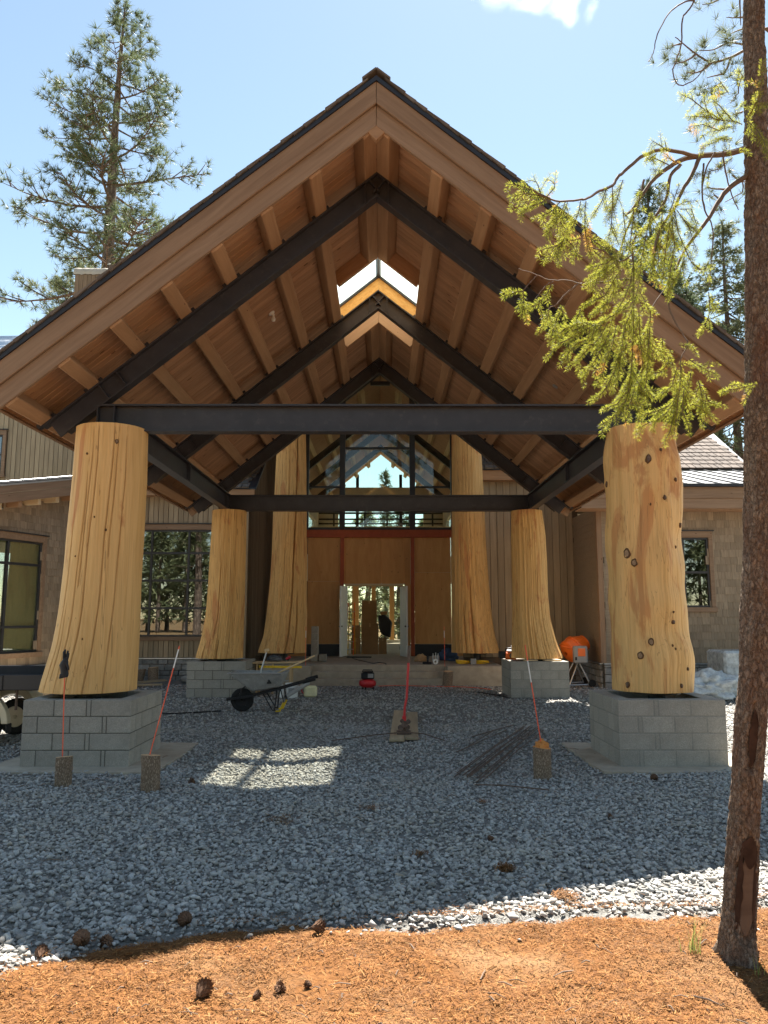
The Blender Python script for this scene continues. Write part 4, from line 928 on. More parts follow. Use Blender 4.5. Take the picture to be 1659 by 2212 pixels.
SPRAYS = [[(0.886,3.75,4.021),(0.793,3.733,4.055),(0.714,3.717,4.075),(0.656,3.7,4.072)],[(0.845,3.75,4.032),(0.757,3.725,4.035),(0.662,3.7,3.999)],[(0.865,3.75,4.028),(0.909,3.75,4.08),(0.918,3.75,4.163)],[(0.838,3.75,4.035),(0.822,3.735,4.079),(0.793,3.72,4.129)],[(0.865,3.75,4.013),(0.803,3.725,3.969),(0.715,3.7,3.918)],[(0.942,3.78,4.016),(0.894,3.765,3.955),(0.792,3.75,3.902)],[(0.97,3.78,4.016),(0.934,3.76,3.922),(0.857,3.74,3.808)],[(0.989,3.8,4.027),(0.948,3.79,3.924),(0.939,3.78,3.815)],[(1.065,3.82,4.046),(1.046,3.81,3.965),(0.982,3.8,3.825)],[(0.968,3.8,3.818),(0.919,3.775,3.768),(0.822,3.75,3.733)],[(0.961,3.8,3.818),(0.932,3.775,3.753),(0.904,3.75,3.69)],[(0.975,3.8,3.818),(1.006,3.79,3.776),(1.036,3.78,3.704)],[(1.102,3.85,4.064),(1.09,3.84,3.99),(1.086,3.83,3.871),(1.097,3.82,3.739)],[(1.096,3.85,3.882),(1.15,3.85,3.821),(1.226,3.85,3.777)],[(1.058,3.82,3.836),(1.012,3.81,3.816),(0.954,3.8,3.825)],[(1.281,3.95,4.208),(1.271,3.933,4.081),(1.253,3.917,3.948),(1.223,3.9,3.847)],[(1.264,3.95,3.966),(1.282,3.925,3.891),(1.287,3.9,3.832)],[(1.358,4.0,4.278),(1.299,3.975,4.105),(1.246,3.95,4.075)],[(1.252,3.95,4.208),(1.211,3.925,4.107),(1.157,3.9,4.008)],[(1.285,3.9,3.787),(1.202,3.85,3.709),(1.081,3.8,3.655)],[(1.276,3.9,3.756),(1.187,3.85,3.672),(1.072,3.8,3.59)],[(1.268,3.9,3.719),(1.171,3.85,3.635),(1.057,3.8,3.553)],[(1.288,3.9,3.696),(1.181,3.85,3.524),(1.06,3.8,3.451)],[(1.292,3.92,3.653),(1.203,3.88,3.5),(1.125,3.84,3.424)],[(1.121,3.85,3.791),(1.175,3.85,3.739),(1.246,3.85,3.739)],[(1.351,4.0,4.103),(1.351,3.975,3.948),(1.323,3.95,3.812)],[(1.41,4.0,4.103),(1.392,3.983,3.984),(1.366,3.967,3.851),(1.334,3.95,3.735)],[(1.471,4.05,4.244),(1.45,4.025,4.149),(1.407,4.0,4.024)],[(1.579,4.15,4.361),(1.634,4.125,4.412),(1.564,4.1,4.405)],[(1.538,4.15,4.486),(1.578,4.15,4.503),(1.6,4.15,4.47)],[(1.532,4.05,4.116),(1.484,4.017,3.97),(1.435,3.983,3.797),(1.402,3.95,3.629)],[(1.612,4.1,4.144),(1.577,4.067,3.997),(1.529,4.033,3.853),(1.487,4.0,3.682)],[(1.674,4.1,4.16),(1.632,4.067,4.029),(1.588,4.033,3.853),(1.552,4.0,3.667)],[(1.681,4.1,4.16),(1.689,4.083,4.006),(1.728,4.067,3.87),(1.74,4.05,3.807)],[(1.704,4.12,4.163),(1.752,4.085,4.039),(1.774,4.05,3.878)],[(1.72,4.12,4.171),(1.784,4.11,4.166),(1.811,4.1,4.031)],[(1.663,4.1,4.095),(1.659,4.073,3.921),(1.618,4.047,3.766),(1.587,4.02,3.63)],[(1.547,4.05,3.956),(1.542,4.015,3.813),(1.507,3.98,3.642)],[(1.762,4.1,3.839),(1.805,4.1,3.792),(1.865,4.1,3.8)],[(1.727,4.1,3.887),(1.671,4.05,3.752),(1.571,4.0,3.605)],[(1.379,3.95,3.766),(1.352,3.927,3.648),(1.311,3.903,3.547),(1.25,3.88,3.448)],[(1.402,3.95,3.629),(1.362,3.933,3.508),(1.309,3.917,3.389),(1.276,3.9,3.251)],[(1.362,3.95,3.553),(1.274,3.91,3.461),(1.153,3.87,3.378),(1.044,3.83,3.362),(0.95,3.79,3.317),(0.863,3.75,3.238)],[(1.15,3.86,3.374),(1.073,3.833,3.363),(0.995,3.807,3.31),(0.907,3.78,3.335)],[(1.116,3.84,3.359),(1.009,3.81,3.289),(0.917,3.78,3.235),(0.833,3.75,3.14)],[(1.164,3.86,3.367),(1.084,3.833,3.284),(1.006,3.807,3.238),(0.935,3.78,3.15)],[(1.198,3.88,3.382),(1.145,3.853,3.291),(1.065,3.827,3.209),(0.98,3.8,3.122)],[(1.232,3.9,3.383),(1.178,3.873,3.27),(1.11,3.847,3.159),(1.038,3.82,3.058)],[(1.254,3.9,3.383),(1.223,3.883,3.266),(1.171,3.867,3.152),(1.149,3.85,3.06)],[(1.038,3.8,3.43),(1.023,3.8,3.393),(1.002,3.8,3.357)],[(0.864,3.76,3.413),(0.853,3.75,3.359),(0.822,3.74,3.298)],[(0.942,3.8,3.451),(0.915,3.78,3.385),(0.874,3.76,3.292)],[(0.724,3.7,3.486),(0.675,3.69,3.475),(0.639,3.68,3.453)],[(0.718,3.7,3.486),(0.721,3.69,3.44),(0.704,3.68,3.365)],[(0.846,3.73,3.486),(0.798,3.705,3.418),(0.704,3.68,3.372)],[(0.879,3.75,3.545),(0.861,3.735,3.509),(0.843,3.72,3.474)],[(1.323,3.95,3.477),(1.297,3.933,3.322),(1.272,3.917,3.198),(1.247,3.9,3.061)],[(1.371,3.96,3.519),(1.36,3.947,3.364),(1.342,3.933,3.218),(1.316,3.92,3.053)],[(1.437,3.98,3.543),(1.464,3.963,3.483),(1.444,3.947,3.327),(1.418,3.93,3.203)],[(1.402,3.97,3.486),(1.398,3.957,3.331),(1.4,3.943,3.178),(1.374,3.93,3.013)],[(1.445,3.98,3.415),(1.447,3.963,3.274),(1.419,3.947,3.105),(1.393,3.93,2.969)],[(1.278,3.93,3.247),(1.238,3.907,3.136),(1.171,3.883,3.013),(1.106,3.86,2.956)],[(1.342,3.94,3.177),(1.307,3.917,3.023),(1.234,3.893,2.944),(1.156,3.87,2.909)],[(1.346,3.94,3.103),(1.291,3.917,2.966),(1.21,3.893,2.873),(1.139,3.87,2.824)],[(1.362,3.95,3.07),(1.321,3.925,2.968),(1.267,3.9,2.868)],[(1.382,3.95,3.033),(1.431,3.95,3.026),(1.458,3.95,2.997)],[(1.378,3.95,3.107),(1.383,3.935,3.007),(1.353,3.92,2.938)],[(1.536,4.0,3.347),(1.529,3.99,3.283),(1.515,3.98,3.22)],[(1.576,4.0,3.287),(1.551,3.985,3.192),(1.501,3.97,3.143)],[(1.629,4.02,3.317),(1.668,4.01,3.306),(1.7,4.0,3.295)],[(1.623,4.02,3.204),(1.655,4.01,3.208),(1.687,4.0,3.19)],[(1.607,4.0,3.182),(1.567,3.985,3.074),(1.501,3.97,3.01)],[(1.629,4.0,3.182),(1.609,3.988,3.045),(1.577,3.975,2.924),(1.531,3.963,2.805),(1.496,3.95,2.759)],[(1.583,3.98,3.006),(1.531,3.963,2.95),(1.424,3.947,2.909),(1.362,3.93,2.897)],[(1.567,3.98,2.969),(1.5,3.963,2.892),(1.422,3.947,2.859),(1.344,3.93,2.818)],[(1.636,4.0,3.049),(1.618,3.99,2.928),(1.646,3.98,2.853)],[(1.595,3.98,2.969),(1.571,3.965,2.878),(1.554,3.95,2.809)],[(1.695,4.05,3.244),(1.737,4.05,3.214),(1.836,4.05,3.161)],[(1.752,4.08,3.133),(1.774,4.07,3.07),(1.795,4.06,3.007),(1.847,4.05,2.982)],[(1.696,4.05,2.989),(1.748,4.04,2.957),(1.798,4.03,2.91)],[(1.672,4.03,2.969),(1.711,4.015,2.994),(1.677,4.0,3.019)],[(1.744,4.06,3.127),(1.754,4.045,3.04),(1.743,4.03,2.947)],[(1.698,4.03,3.177),(1.672,4.015,3.083),(1.64,4.0,2.99)],[(1.895,4.2,3.702),(1.888,4.183,3.575),(1.845,4.167,3.481),(1.805,4.15,3.427)],[(2.091,4.1,3.117),(1.93,4.075,3.079),(1.859,4.05,3.056)]]
UP = [[(2.209,4.3,4.828),(2.134,4.267,4.83),(2.052,4.233,4.896),(1.986,4.2,4.923)],[(2.18,4.3,4.847),(2.059,4.233,4.807),(1.923,4.167,4.785),(1.779,4.1,4.738)],[(2.067,4.25,4.818),(1.952,4.2,4.84),(1.841,4.15,4.886),(1.746,4.1,4.887)],[(1.985,4.2,4.796),(1.936,4.175,4.841),(1.912,4.15,4.905)],[(2.078,4.25,4.812),(2.033,4.225,4.839),(1.991,4.2,4.91)],[(2.148,4.3,4.815),(2.039,4.25,4.754),(1.924,4.2,4.758),(1.826,4.15,4.711)],[(2.105,4.28,4.737),(2.019,4.24,4.678),(1.892,4.2,4.601)],[(2.134,4.28,4.724),(2.078,4.24,4.684),(2.035,4.2,4.664)],[(2.194,4.2,4.777),(2.216,4.15,4.692),(2.224,4.1,4.584),(2.215,4.05,4.478)],[(2.183,4.2,4.784),(2.193,4.133,4.812),(2.21,4.067,4.863),(2.192,4.0,5.01)],[(2.194,4.2,4.784),(2.202,4.125,4.831),(2.235,4.05,4.777)],[(2.188,4.2,4.873),(2.16,4.175,4.886),(2.134,4.15,4.849)],[(2.175,4.25,5.038),(2.191,4.225,5.097),(2.158,4.2,5.129)],[(2.138,4.3,5.036),(2.093,4.275,5.07),(2.032,4.25,5.025)],[(1.63,4.0,4.451),(1.572,3.975,4.47),(1.509,3.95,4.489)],[(1.613,4.0,4.457),(1.61,4.0,4.499),(1.606,4.0,4.523)],[(1.538,3.95,4.406),(1.483,3.925,4.355),(1.453,3.9,4.362)],[(1.625,4.0,4.368),(1.562,3.975,4.381),(1.483,3.95,4.395)],[(2.111,4.25,4.577),(2.0,4.2,4.47),(1.826,4.15,4.401)],[(2.148,4.25,4.615),(2.16,4.225,4.611),(2.164,4.2,4.582)],[(1.74,4.1,4.431),(1.685,4.075,4.439),(1.621,4.05,4.459)],[(1.635,4.05,4.292),(1.589,4.025,4.229),(1.538,4.0,4.15)],[(1.675,4.1,4.166),(1.739,4.1,4.202),(1.807,4.1,4.214)],[(1.631,4.05,4.102),(1.683,4.05,4.25),(1.701,4.05,4.28)]]
BARE = [[(2.1,4.6,5.94),(2.005,4.55,5.884),(1.897,4.5,5.776),(1.814,4.45,5.641),(1.745,4.4,5.489),(1.709,4.35,5.366),(1.655,4.3,5.246)],[(2.1,4.6,5.94),(2.045,4.59,5.848),(2.002,4.58,5.789),(1.982,4.57,5.602),(1.943,4.56,5.487),(1.904,4.55,5.367),(1.934,4.54,5.276),(1.99,4.53,5.276),(2.052,4.52,5.317),(2.115,4.51,5.392),(2.214,4.5,5.419)],[(1.983,4.2,4.576),(1.933,4.188,4.499),(1.893,4.175,4.386),(1.876,4.163,4.287),(1.886,4.15,4.158)],[(2.03,4.2,4.582),(2.04,4.2,4.457),(2.066,4.2,4.309),(2.1,4.2,4.211)],[(1.91,4.2,4.502),(1.889,4.19,4.344),(1.892,4.18,4.197),(1.927,4.17,4.085),(1.904,4.16,3.885),(1.882,4.15,3.72)],[(2.248,4.3,5.677),(2.243,4.3,5.501)]]
PINE_LIMBS = [[(4.339,7.5,8.039),(3.972,7.417,7.9),(3.693,7.333,7.707),(3.453,7.25,7.584),(3.287,7.167,7.584),(3.125,7.083,7.627),(2.975,7.0,7.667)],[(3.43,7.2,7.544),(3.246,7.1,7.356),(3.062,7.0,7.267)],[(3.861,7.4,7.91),(3.676,7.3,7.85),(3.448,7.2,7.689),(3.26,7.1,7.597)],[(3.675,7.3,7.669),(3.571,7.233,7.46),(3.425,7.167,7.364),(3.322,7.1,7.29)],[(4.036,7.5,7.461),(3.783,7.4,7.34),(3.643,7.3,7.155)],[(3.988,7.4,8.256),(3.787,7.3,8.146),(3.613,7.2,8.06)],[(3.978,7.4,8.106),(3.778,7.3,7.998),(3.642,7.2,7.868)],[(3.217,7.1,7.553),(3.102,7.05,7.447),(2.98,7.0,7.375)],[(3.03,7.0,7.591),(2.919,6.95,7.528)],[(3.637,7.3,8.399),(3.494,7.25,8.274),(3.366,7.2,8.212)],[(4.015,7.5,6.36),(3.752,7.4,6.212),(3.515,7.3,6.046)],[(3.614,7.3,6.347),(3.696,7.35,6.323),(3.81,7.4,6.321)],[(3.523,7.3,6.185),(3.381,7.25,6.166),(3.299,7.2,6.157)],[(3.466,7.3,6.068),(3.354,7.2,6.083)],[(3.556,7.3,7.388),(3.467,7.25,7.295),(3.362,7.2,7.246)],[(3.811,7.4,7.127),(3.655,7.3,7.022)]]
PINE_TUFTS = [(3.061,7.2,7.856),(3.024,7.2,7.733),(3.13,7.2,7.433),(3.167,7.2,7.561),(3.07,7.2,7.533),(3.252,7.2,7.439),(3.307,7.2,7.711),(3.345,7.2,7.655),(3.458,7.2,7.689),(3.527,7.2,7.656),(3.649,7.2,7.656),(3.636,7.2,7.768),(3.369,7.2,7.367),(3.44,7.2,7.384),(3.475,7.2,7.533),(3.343,7.2,7.445),(3.372,7.2,7.246),(3.486,7.2,7.126),(3.594,7.2,7.093),(3.589,7.2,7.181),(3.613,7.2,8.06),(3.653,7.2,7.891),(3.74,7.2,8.128),(3.377,7.2,8.218),(3.511,7.2,8.241),(3.266,7.2,6.702),(3.396,7.2,7.147),(3.65,7.2,7.192),(3.309,7.2,6.157),(3.354,7.2,6.083),(3.536,7.2,6.317),(3.599,7.2,6.211),(3.658,7.2,6.052),(3.735,7.2,7.567),(3.662,7.2,7.545),(3.598,7.2,7.489),(3.524,7.2,7.257),(3.655,7.2,6.941),(3.478,7.2,6.498),(3.676,7.2,5.873),(3.424,7.2,5.926)]
# ------------------------------------------------------------------ trees
def bark_mat(name, c1, c2, c3, sc=(22, 22, 9)):
    t = NT(name); v = t.coords(sc, rand=False)
    vo = t.n('TexVoronoi', {'feature': 'DISTANCE_TO_EDGE'}, Scale=1.0); 
    n1 = t.noise(t.coords((6, 6, 3), rand=False), 1, 4); 
    vv = t.n('VectorMath', {'operation': 'ADD'}); t.l(v, vv.inputs[0]); nn = t.n('TexNoise', Scale=1.5, Detail=3.0); t.l(v, nn.inputs['Vector']); t.l(nn.outputs['Color'], vv.inputs[1]); t.l(vv.outputs[0], vo.inputs['Vector'])
    c = t.ramp(vo.outputs['Distance'], [(0, c3), (.10, c1), (.35, c2)])
    c = t.mix(t.math('MULTIPLY', n1, .5), c, c1)
    fine = t.noise(t.coords((90, 90, 60), rand=False), 1, 3); 
    h = t.math('ADD', t.math('MINIMUM', vo.outputs['Distance'], .22), t.math('MULTIPLY', fine, .08)); t.bump(h, 1.0, .03)
    return t.fin(c, .95, .15)
def scaly_bark():
    t = NT('fir_bark'); v = t.coords((40, 40, 20), rand=False)
    n1 = t.noise(t.coords((70, 70, 40), rand=False), 1.0, 8, .7, 1.0); n2 = t.noise(t.coords((5, 5, 2.2), rand=False), 1, 4)
    nn = t.n('TexNoise', Scale=.7, Detail=5.0, Roughness=.7); t.l(v, nn.inputs['Vector']); sc = t.n('VectorMath', {'operation': 'SCALE'}); t.l(nn.outputs['Color'], sc.inputs[0]); sc.inputs['Scale'].default_value = 2.6
    vv = t.n('VectorMath', {'operation': 'ADD'}); t.l(v, vv.inputs[0]); t.l(sc.outputs[0], vv.inputs[1])
    ve = t.n('TexVoronoi', {'feature': 'DISTANCE_TO_EDGE'}); ve.inputs['Scale'].default_value = 1.0; t.l(vv.outputs[0], ve.inputs['Vector'])
    vc = t.n('TexVoronoi'); vc.inputs['Scale'].default_value = 1.0; t.l(vv.outputs[0], vc.inputs['Vector'])
    c = t.ramp(n1, [(.30, (.16, .115, .085)), (.5, (.31, .235, .175)), (.70, (.50, .415, .325))])
    sp = t.n('SeparateColor'); t.l(vc.outputs['Color'], sp.inputs[0]); c = t.mix(t.math('MULTIPLY', sp.outputs[0], .5), c, (.16, .10, .07))
    c = t.mix(t.ramp(ve.outputs['Distance'], [(.0, (.8, .8, .8)), (.07, (0, 0, 0))]), c, (.05, .032, .024))
    c = t.mix(t.ramp(n2, [(.50, (0, 0, 0)), (.70, (.55, .55, .55))]), c, (.20, .09, .055))
    t.bump(t.math('ADD', t.math('MINIMUM', ve.outputs['Distance'], .2), t.math('MULTIPLY', n1, .5)), 1.0, .03); return t.fin(c, .95, .15)
m_bark = scaly_bark()
m_bark2 = bark_mat('ponderosa_bark', (.13, .10, .08), (.22, .17, .135), (.05, .035, .028), (5, 5, 2))
m_twig = plain('twig_bark', (.16, .115, .085), .85, .2, nscale=30)
m_pine = leafy('pine_foliage', (.05, .08, .04), (.18, .205, .095), .32, .5)
m_pine_pale = leafy('pale_pine_foliage', (.09, .115, .06), (.22, .24, .12), .35, .7)
m_spruce = leafy('dense_fir_foliage', (.045, .07, .042), (.12, .15, .075), .3, .9)
m_fir = leafy('fir_needle', (.16, .195, .028), (.48, .465, .065), .6, 5.0, dead=(.50, .30, .07))
m_dead = plain('charred_wood', (.055, .03, .02), .9, .15, nscale=14, namt=.5)
m_heart = wood('bare_heartwood', (.10, .058, .038), (.19, .125, .085), (1, 12, 12), var=0)

def unit(a): return a / np.maximum(1e-9, np.linalg.norm(a, axis=-1, keepdims=True))
def tuft_mesh(name, P, D, size, K, w, spread, material, parent):
    n = len(P); d = unit(D[:, None, :] + nr.normal(0, spread, (n, K, 3)))
    L = size[:, None] * nr.uniform(.7, 1.15, (n, K)); s = unit(np.cross(d, nr.normal(0, 1, (n, K, 3)))) * w
    base = P[:, None, :] + d * (L * .06)[..., None]; tip = P[:, None, :] + d * L[..., None]
    V = np.stack([base - s, base + s, tip], 2).reshape(-1, 3); F = np.arange(3 * n * K).reshape(-1, 3)
    o = obj(name, np_mesh(name, V, F), material, parent); return o
def conifer(name, label, base, H, rad, z0, nl, seed, style='pine', material=None, tuft=.26, group=None, lean=(0, 0), bark=None, trunk_r=.42, K=15, subs=9, w=.013, dens=1.0):
    r = random.Random(seed); bx_, by_, bz_ = base
    root = thing(name, label, 'tree', base, group)
    tp = []; tr_ = []
    for i in range(15):
        f = i / 14; tp.append((bx_ + lean[0] * f + .12 * math.sin(f * 7 + seed), by_ + lean[1] * f, bz_ + H * f)); tr_.append(trunk_r * (1 - f) ** .8 + .025)
    b = MB(); b.tube(tp, tr_, 10); b.build('trunk', bark or m_bark2, root, True)
    lb = MB(); P = []; D = []
    for i in range(nl):
        f = z0 + (1 - z0) * ((i + r.random()) / nl) ** .92; f = min(f, .985)
        az = i * 2.39996 + r.uniform(-.5, .5); Lg = rad(f) * r.uniform(.62, 1.12)
        c = Vector((bx_ + lean[0] * f, by_ + lean[1] * f, bz_ + H * f)); d = Vector((math.cos(az), math.sin(az), 0)); sd = Vector((-d.y, d.x, 0))
        up = r.uniform(.05, .4) if style == 'pine' else r.uniform(-.35, -.1); cur = r.uniform(.0, .25) if style == 'pine' else r.uniform(.05, .25); wob = r.uniform(-.12, .12)
        ptf = lambda t: c + d * (Lg * t) + Vector((0, 0, Lg * ((up - .30) * t + cur * t * t * 1.6))) + sd * (Lg * wob * math.sin(t * 3))
        pts = [ptf(t / 5) for t in range(6)]; rr = max(.012, .018 * Lg)
        lb.tube(pts, [rr * (1 - .85 * t / 5) for t in range(6)], 5, False)
        ns = max(3, int(subs * dens * min(1.3, Lg / 2.5)))
        for k in range(ns):
            t = r.uniform(.28, .98); o = ptf(t); sg = 1 if k % 2 else -1; sl = Lg * r.uniform(.12, .34) * (1.15 - .5 * t)
            dd = (d * r.uniform(.3, .9) + sd * sg * r.uniform(.4, 1.0) + Vector((0, 0, r.uniform(-.25, .55) if style == 'pine' else r.uniform(-.5, .1)))).normalized()
            q = [o, o + dd * sl * .5 + Vector((0, 0, .04 * sl)), o + dd * sl + Vector((0, 0, (.16 if style == 'pine' else -.1) * sl))]
            lb.tube(q, [rr * .42, rr * .3, rr * .16], 3, False)
            nt = max(2, int(sl / (tuft * .62)))
            for j in range(nt):
                u = .35 + .65 * (j + 1) / nt; pp = q[0] + (q[2] - q[0]) * u
                P.append(pp + Vector((r.gauss(0, 1), r.gauss(0, 1), r.gauss(0, 1))) * tuft * .35); D.append(dd + Vector((0, 0, .35 if style == 'pine' else 0)))
        P.append(pts[-1]); D.append(d + Vector((0, 0, .3)))
    for j in range(12): P.append(Vector((bx_ + lean[0], by_ + lean[1], bz_ + H * (.95 + .05 * j / 11)))); D.append(Vector((r.gauss(0, .6), r.gauss(0, .6), .8)))
    lb.build('limbs', bark or m_bark2, root, True)
    P = np.array([p[:] for p in P]); D = unit(np.array([q[:] for q in D]))
    tuft_mesh('crown', P, D, tuft * nr.uniform(.75, 1.2, len(P)), K, w, .75 if style == 'pine' else .62, material or m_pine, root)
    return root
def interp(*kv):
    a, c = np.array(kv).T; return lambda f: float(np.interp(f, a, c))
conifer('ponderosa_pine', 'tall open ponderosa pine rising above the left slope of the canopy roof', (-14.6, 37, 0), 34.6, interp((.3, 6.4), (.53, 6.6), (.60, 5.0), (.67, 5.6), (.71, 4.0), (.80, 3.6), (.87, 2.6), (.94, 1.4), (1, .3)), .50, 60, 5, tuft=.42, lean=(.8, 0), trunk_r=.55, K=18, subs=15, w=.0165, dens=1.0)
conifer('ponderosa_pine', 'pale bushy pine low beside the chimney at the left edge', (-21.0, 50, 0), 26.3, interp((.3, 4.2), (.8, 3.4), (.93, 1.9), (1, .3)), .45, 80, 11, tuft=.5, material=m_pine_pale, K=16, subs=13, w=.02)
BACK = [((16.5, 44), 28.6, 41, 'slender dark fir standing behind the hanging fir branches right of the gable', 'fir', m_spruce, 3.3), ((22.4, 47), 27.6, 43, 'broad pale green fir nearest the bark trunk behind the right roof slope', 'fir', m_pine_pale, 3.9), ((22.6, 56), 28.5, 47, 'small fir farther back between the two firs on the right', 'fir', m_spruce, 3.4), ((30.5, 52), 30, 53, 'tall fir at the right edge behind the bark trunk', 'fir', m_spruce, 3.4)]
for (x, y), H, sd, lab, st, mm, rr in BACK:
    conifer('fir_tree', lab, (x, y, 0), H, interp((.1, rr), (.7, rr * .9), (.88, rr * .52), (1, .2)), .3, 130, sd, st, mm, .46, 'firs behind the lodge on the right', trunk_r=.35, K=13, subs=13, w=.028)
# trees seen through the hall glass, far behind
for k, (x, y, H, rr, mm, lab) in enumerate([(.2, 58, 12.9, .9, m_spruce, 'single fir seen through the far gable window of the hall'), (-3.6, 52, 10.2, 2.6, m_pine_pale, 'pale leafy fir left of centre seen through the hall and its guard rails'), (1.2, 50, 9.6, 1.7, m_spruce, 'small dark fir right of centre seen through the hall guard rails'), (-.9, 47, 8.3, 1.9, m_pine_pale, 'short pale fir at the middle seen through the open double doors'), (2.6, 46, 7.6, 1.5, m_pine_pale, 'short pale fir at the right seen through the hall windows')]):
    conifer('fir_tree', lab, (x, y, 0), H, interp((.05, rr), (.5, rr * .8), (1, .15)), .06, 70, 70 + k, 'fir', mm, .42, 'firs behind the entrance hall', trunk_r=.2, K=10, subs=9, w=.03)
# trees on the visitor's side, mirrored in the window panes
for k, (x, y, H, lab) in enumerate([(-5.5, -9, 20, 'pine standing behind the viewer, mirrored in the left window wall'), (-9.5, -15, 24, 'pine farther behind the viewer, mirrored in the left window wall'), (1.5, -16, 24, 'pine behind the viewer, mirrored in the hall glass'), (8.5, -13, 22, 'pine behind the viewer, mirrored in the right wing window'), (13, -22, 25, 'farther pine behind the viewer, mirrored in the right wing window'), (-16, -21, 25, 'pine at the forest edge behind the viewer')]):
    conifer('ponderosa_pine', lab, (x, y, 0), H, interp((.1, 3.0), (.6, 2.6), (1, .3)), .22, 46, 90 + k, 'pine', m_pine, .5, 'pines mirrored in the window glass', trunk_r=.34, K=11, subs=8, w=.03)

# forest edge far behind the viewer: one mass, seen only mirrored in the windows
fp = []; fd = []; tb_ = MB(); r_ = random.Random(77)
for i in range(95):
    x = -75 + 150 * (i + r_.random()) / 95; y = -42 - r_.uniform(0, 14); H = r_.uniform(11, 17); tb_.tube([(x, y, 0), (x, y, H)], [.28, .05], 6)
    for k in range(170):
        f = r_.random() ** .75; a = r_.uniform(0, 6.28); rr = (1 - f) * r_.uniform(.3, 1) * 3.0 + .1; z = H * (.08 + .92 * f); fp.append((x + rr * math.cos(a), y + rr * math.sin(a), z)); fd.append((math.cos(a), math.sin(a), -.2))
fo = tb_.build('forest_edge', m_bark2); fo['kind'] = 'stuff'
ff = tuft_mesh('forest_edge_foliage', np.array(fp), unit(np.array(fd)), nr.uniform(.8, 1.5, len(fp)), 8, .12, .7, m_pine_pale, None); ff['kind'] = 'stuff'

# ------------------------------------------------------------------ fir in the right foreground
FIR_T = [(-.06,1.885,.135),(-.021,1.89,.118),(.045,1.897,.103),(.099,1.903,.097),(.338,1.938,.086),(.663,1.977,.08),(.911,2.006,.08),(1.248,2.052,.083),(1.593,2.093,.081),(2.108,2.145,.077),(2.723,2.195,.075),(3.293,2.232,.074),(3.978,2.274,.072),(4.984,2.327,.066),(5.448,2.346,.061),(6.388,2.395,.056),(9.5,2.6,.04)]
TY = 4.35
fir = thing('fir_tree', 'scarred fir trunk close on the right with drooping sunlit yellow-green branches', 'tree', (1.89, TY, 0))
tz, txc, trr = np.array(FIR_T).T; NZ, NA = 420, 110; V = np.zeros((NZ, NA, 3)); zz = np.concatenate([np.linspace(-.06, 6.0, 380), np.linspace(6.05, 9.5, 40)])
for i, z in enumerate(zz):
    c = np.interp(z, tz, txc); r0 = np.interp(z, tz, trr)
    for j in range(NA):
        th = 2 * math.pi * j / NA; cs, sn = math.cos(th), math.sin(th)
        p = Vector((cs * r0 * 44 + 3, sn * r0 * 44, z * 20)); q = p + Vector((noise.noise(p * .8), noise.noise(p * .8 + Vector((7, 1, 3))), noise.noise(p * .9 + Vector((2, 8, 3))))) * 1.5
        dd, _ = noise.voronoi(q); e = min(1, (dd[1] - dd[0]) * 2.6); k = r0 * .93 + .0085 * e + .006 * noise.noise(p * .33) + .003 * noise.noise(p * 3.1) + .010 * noise.noise(Vector((cs * 2, sn * 2, z * 2.3)))
        scar = 0
        a = (th + math.pi / 2 + math.pi) % (2 * math.pi) - math.pi                      # 0 faces the viewer
        for (a0, z0, z1, wd) in ((.0, .12, .68, .95), (-.25, 1.0, 1.36, .42)):
            u = (z - z0) / (z1 - z0)
            if 0 < u < 1:
                ww = wd * math.sin(math.pi * min(1, max(0, u)) ** .8) ** .6 * (1 + .45 * noise.noise(Vector((z * 11, a0 + (a > a0) * 5, 1))) + .3 * noise.noise(Vector((z * 34, a0 + (a > a0) * 9, 4)))); scar = max(scar, min(1, max(0, (ww - abs(a - a0)) * 9)))
        k -= scar * .016
        if z < .12: k += .035 * (1 - max(0, z) / .12) * max(0, math.sin(th * 5 + 1))
        V[i, j] = (c + k * cs, TY + k * sn, z)
F = [(i * NA + j, i * NA + (j + 1) % NA, (i + 1) * NA + (j + 1) % NA, (i + 1) * NA + j) for i in range(NZ - 1) for j in range(NA)]
m = np_mesh('trunk', V.reshape(-1, 3), F); m.polygons.foreach_set('use_smooth', np.ones(len(m.polygons), bool)); obj('trunk', m, m_bark, fir)
# bare wood showing in the scars
for (a0, z0, z1, wd, mm, nm) in ((.0, .17, .60, .66, m_heart, 'bare_wood'), (.06, .50, .665, .55, m_dead, 'charred_patch'), (-.22, 1.03, 1.33, .30, m_dead, 'charred_patch'), (.56, .20, .60, .16, m_dead, 'charred_patch'), (-.56, .20, .60, .2, m_dead, 'charred_patch')):
    n1, n2 = 14, 8; vs = []
    for i in range(n1):
        z = z0 + (z1 - z0) * i / (n1 - 1); c = np.interp(z, tz, txc); rr = np.interp(z, tz, trr) * .93 - .002 + (.003 if mm is m_dead else 0)
        for j in range(n2):
            u = i / (n1 - 1); ww = wd * (math.sin(math.pi * (.01 + .98 * u)) ** .6) * (1 + .5 * noise.noise(Vector((z * 18, wd, (j > 3) * 6))) + .3 * noise.noise(Vector((z * 50, (j > 3) * 6, wd)))); th = -math.pi / 2 + a0 + ww * (2 * j / (n2 - 1) - 1)
            vs.append((c + rr * math.cos(th), TY + rr * math.sin(th), z))
    b = MB(); b.add(vs, [(i * n2 + j, i * n2 + j + 1, (i + 1) * n2 + j + 1, (i + 1) * n2 + j) for i in range(n1 - 1) for j in range(n2 - 1)]); b.build(nm, mm, fir, True)
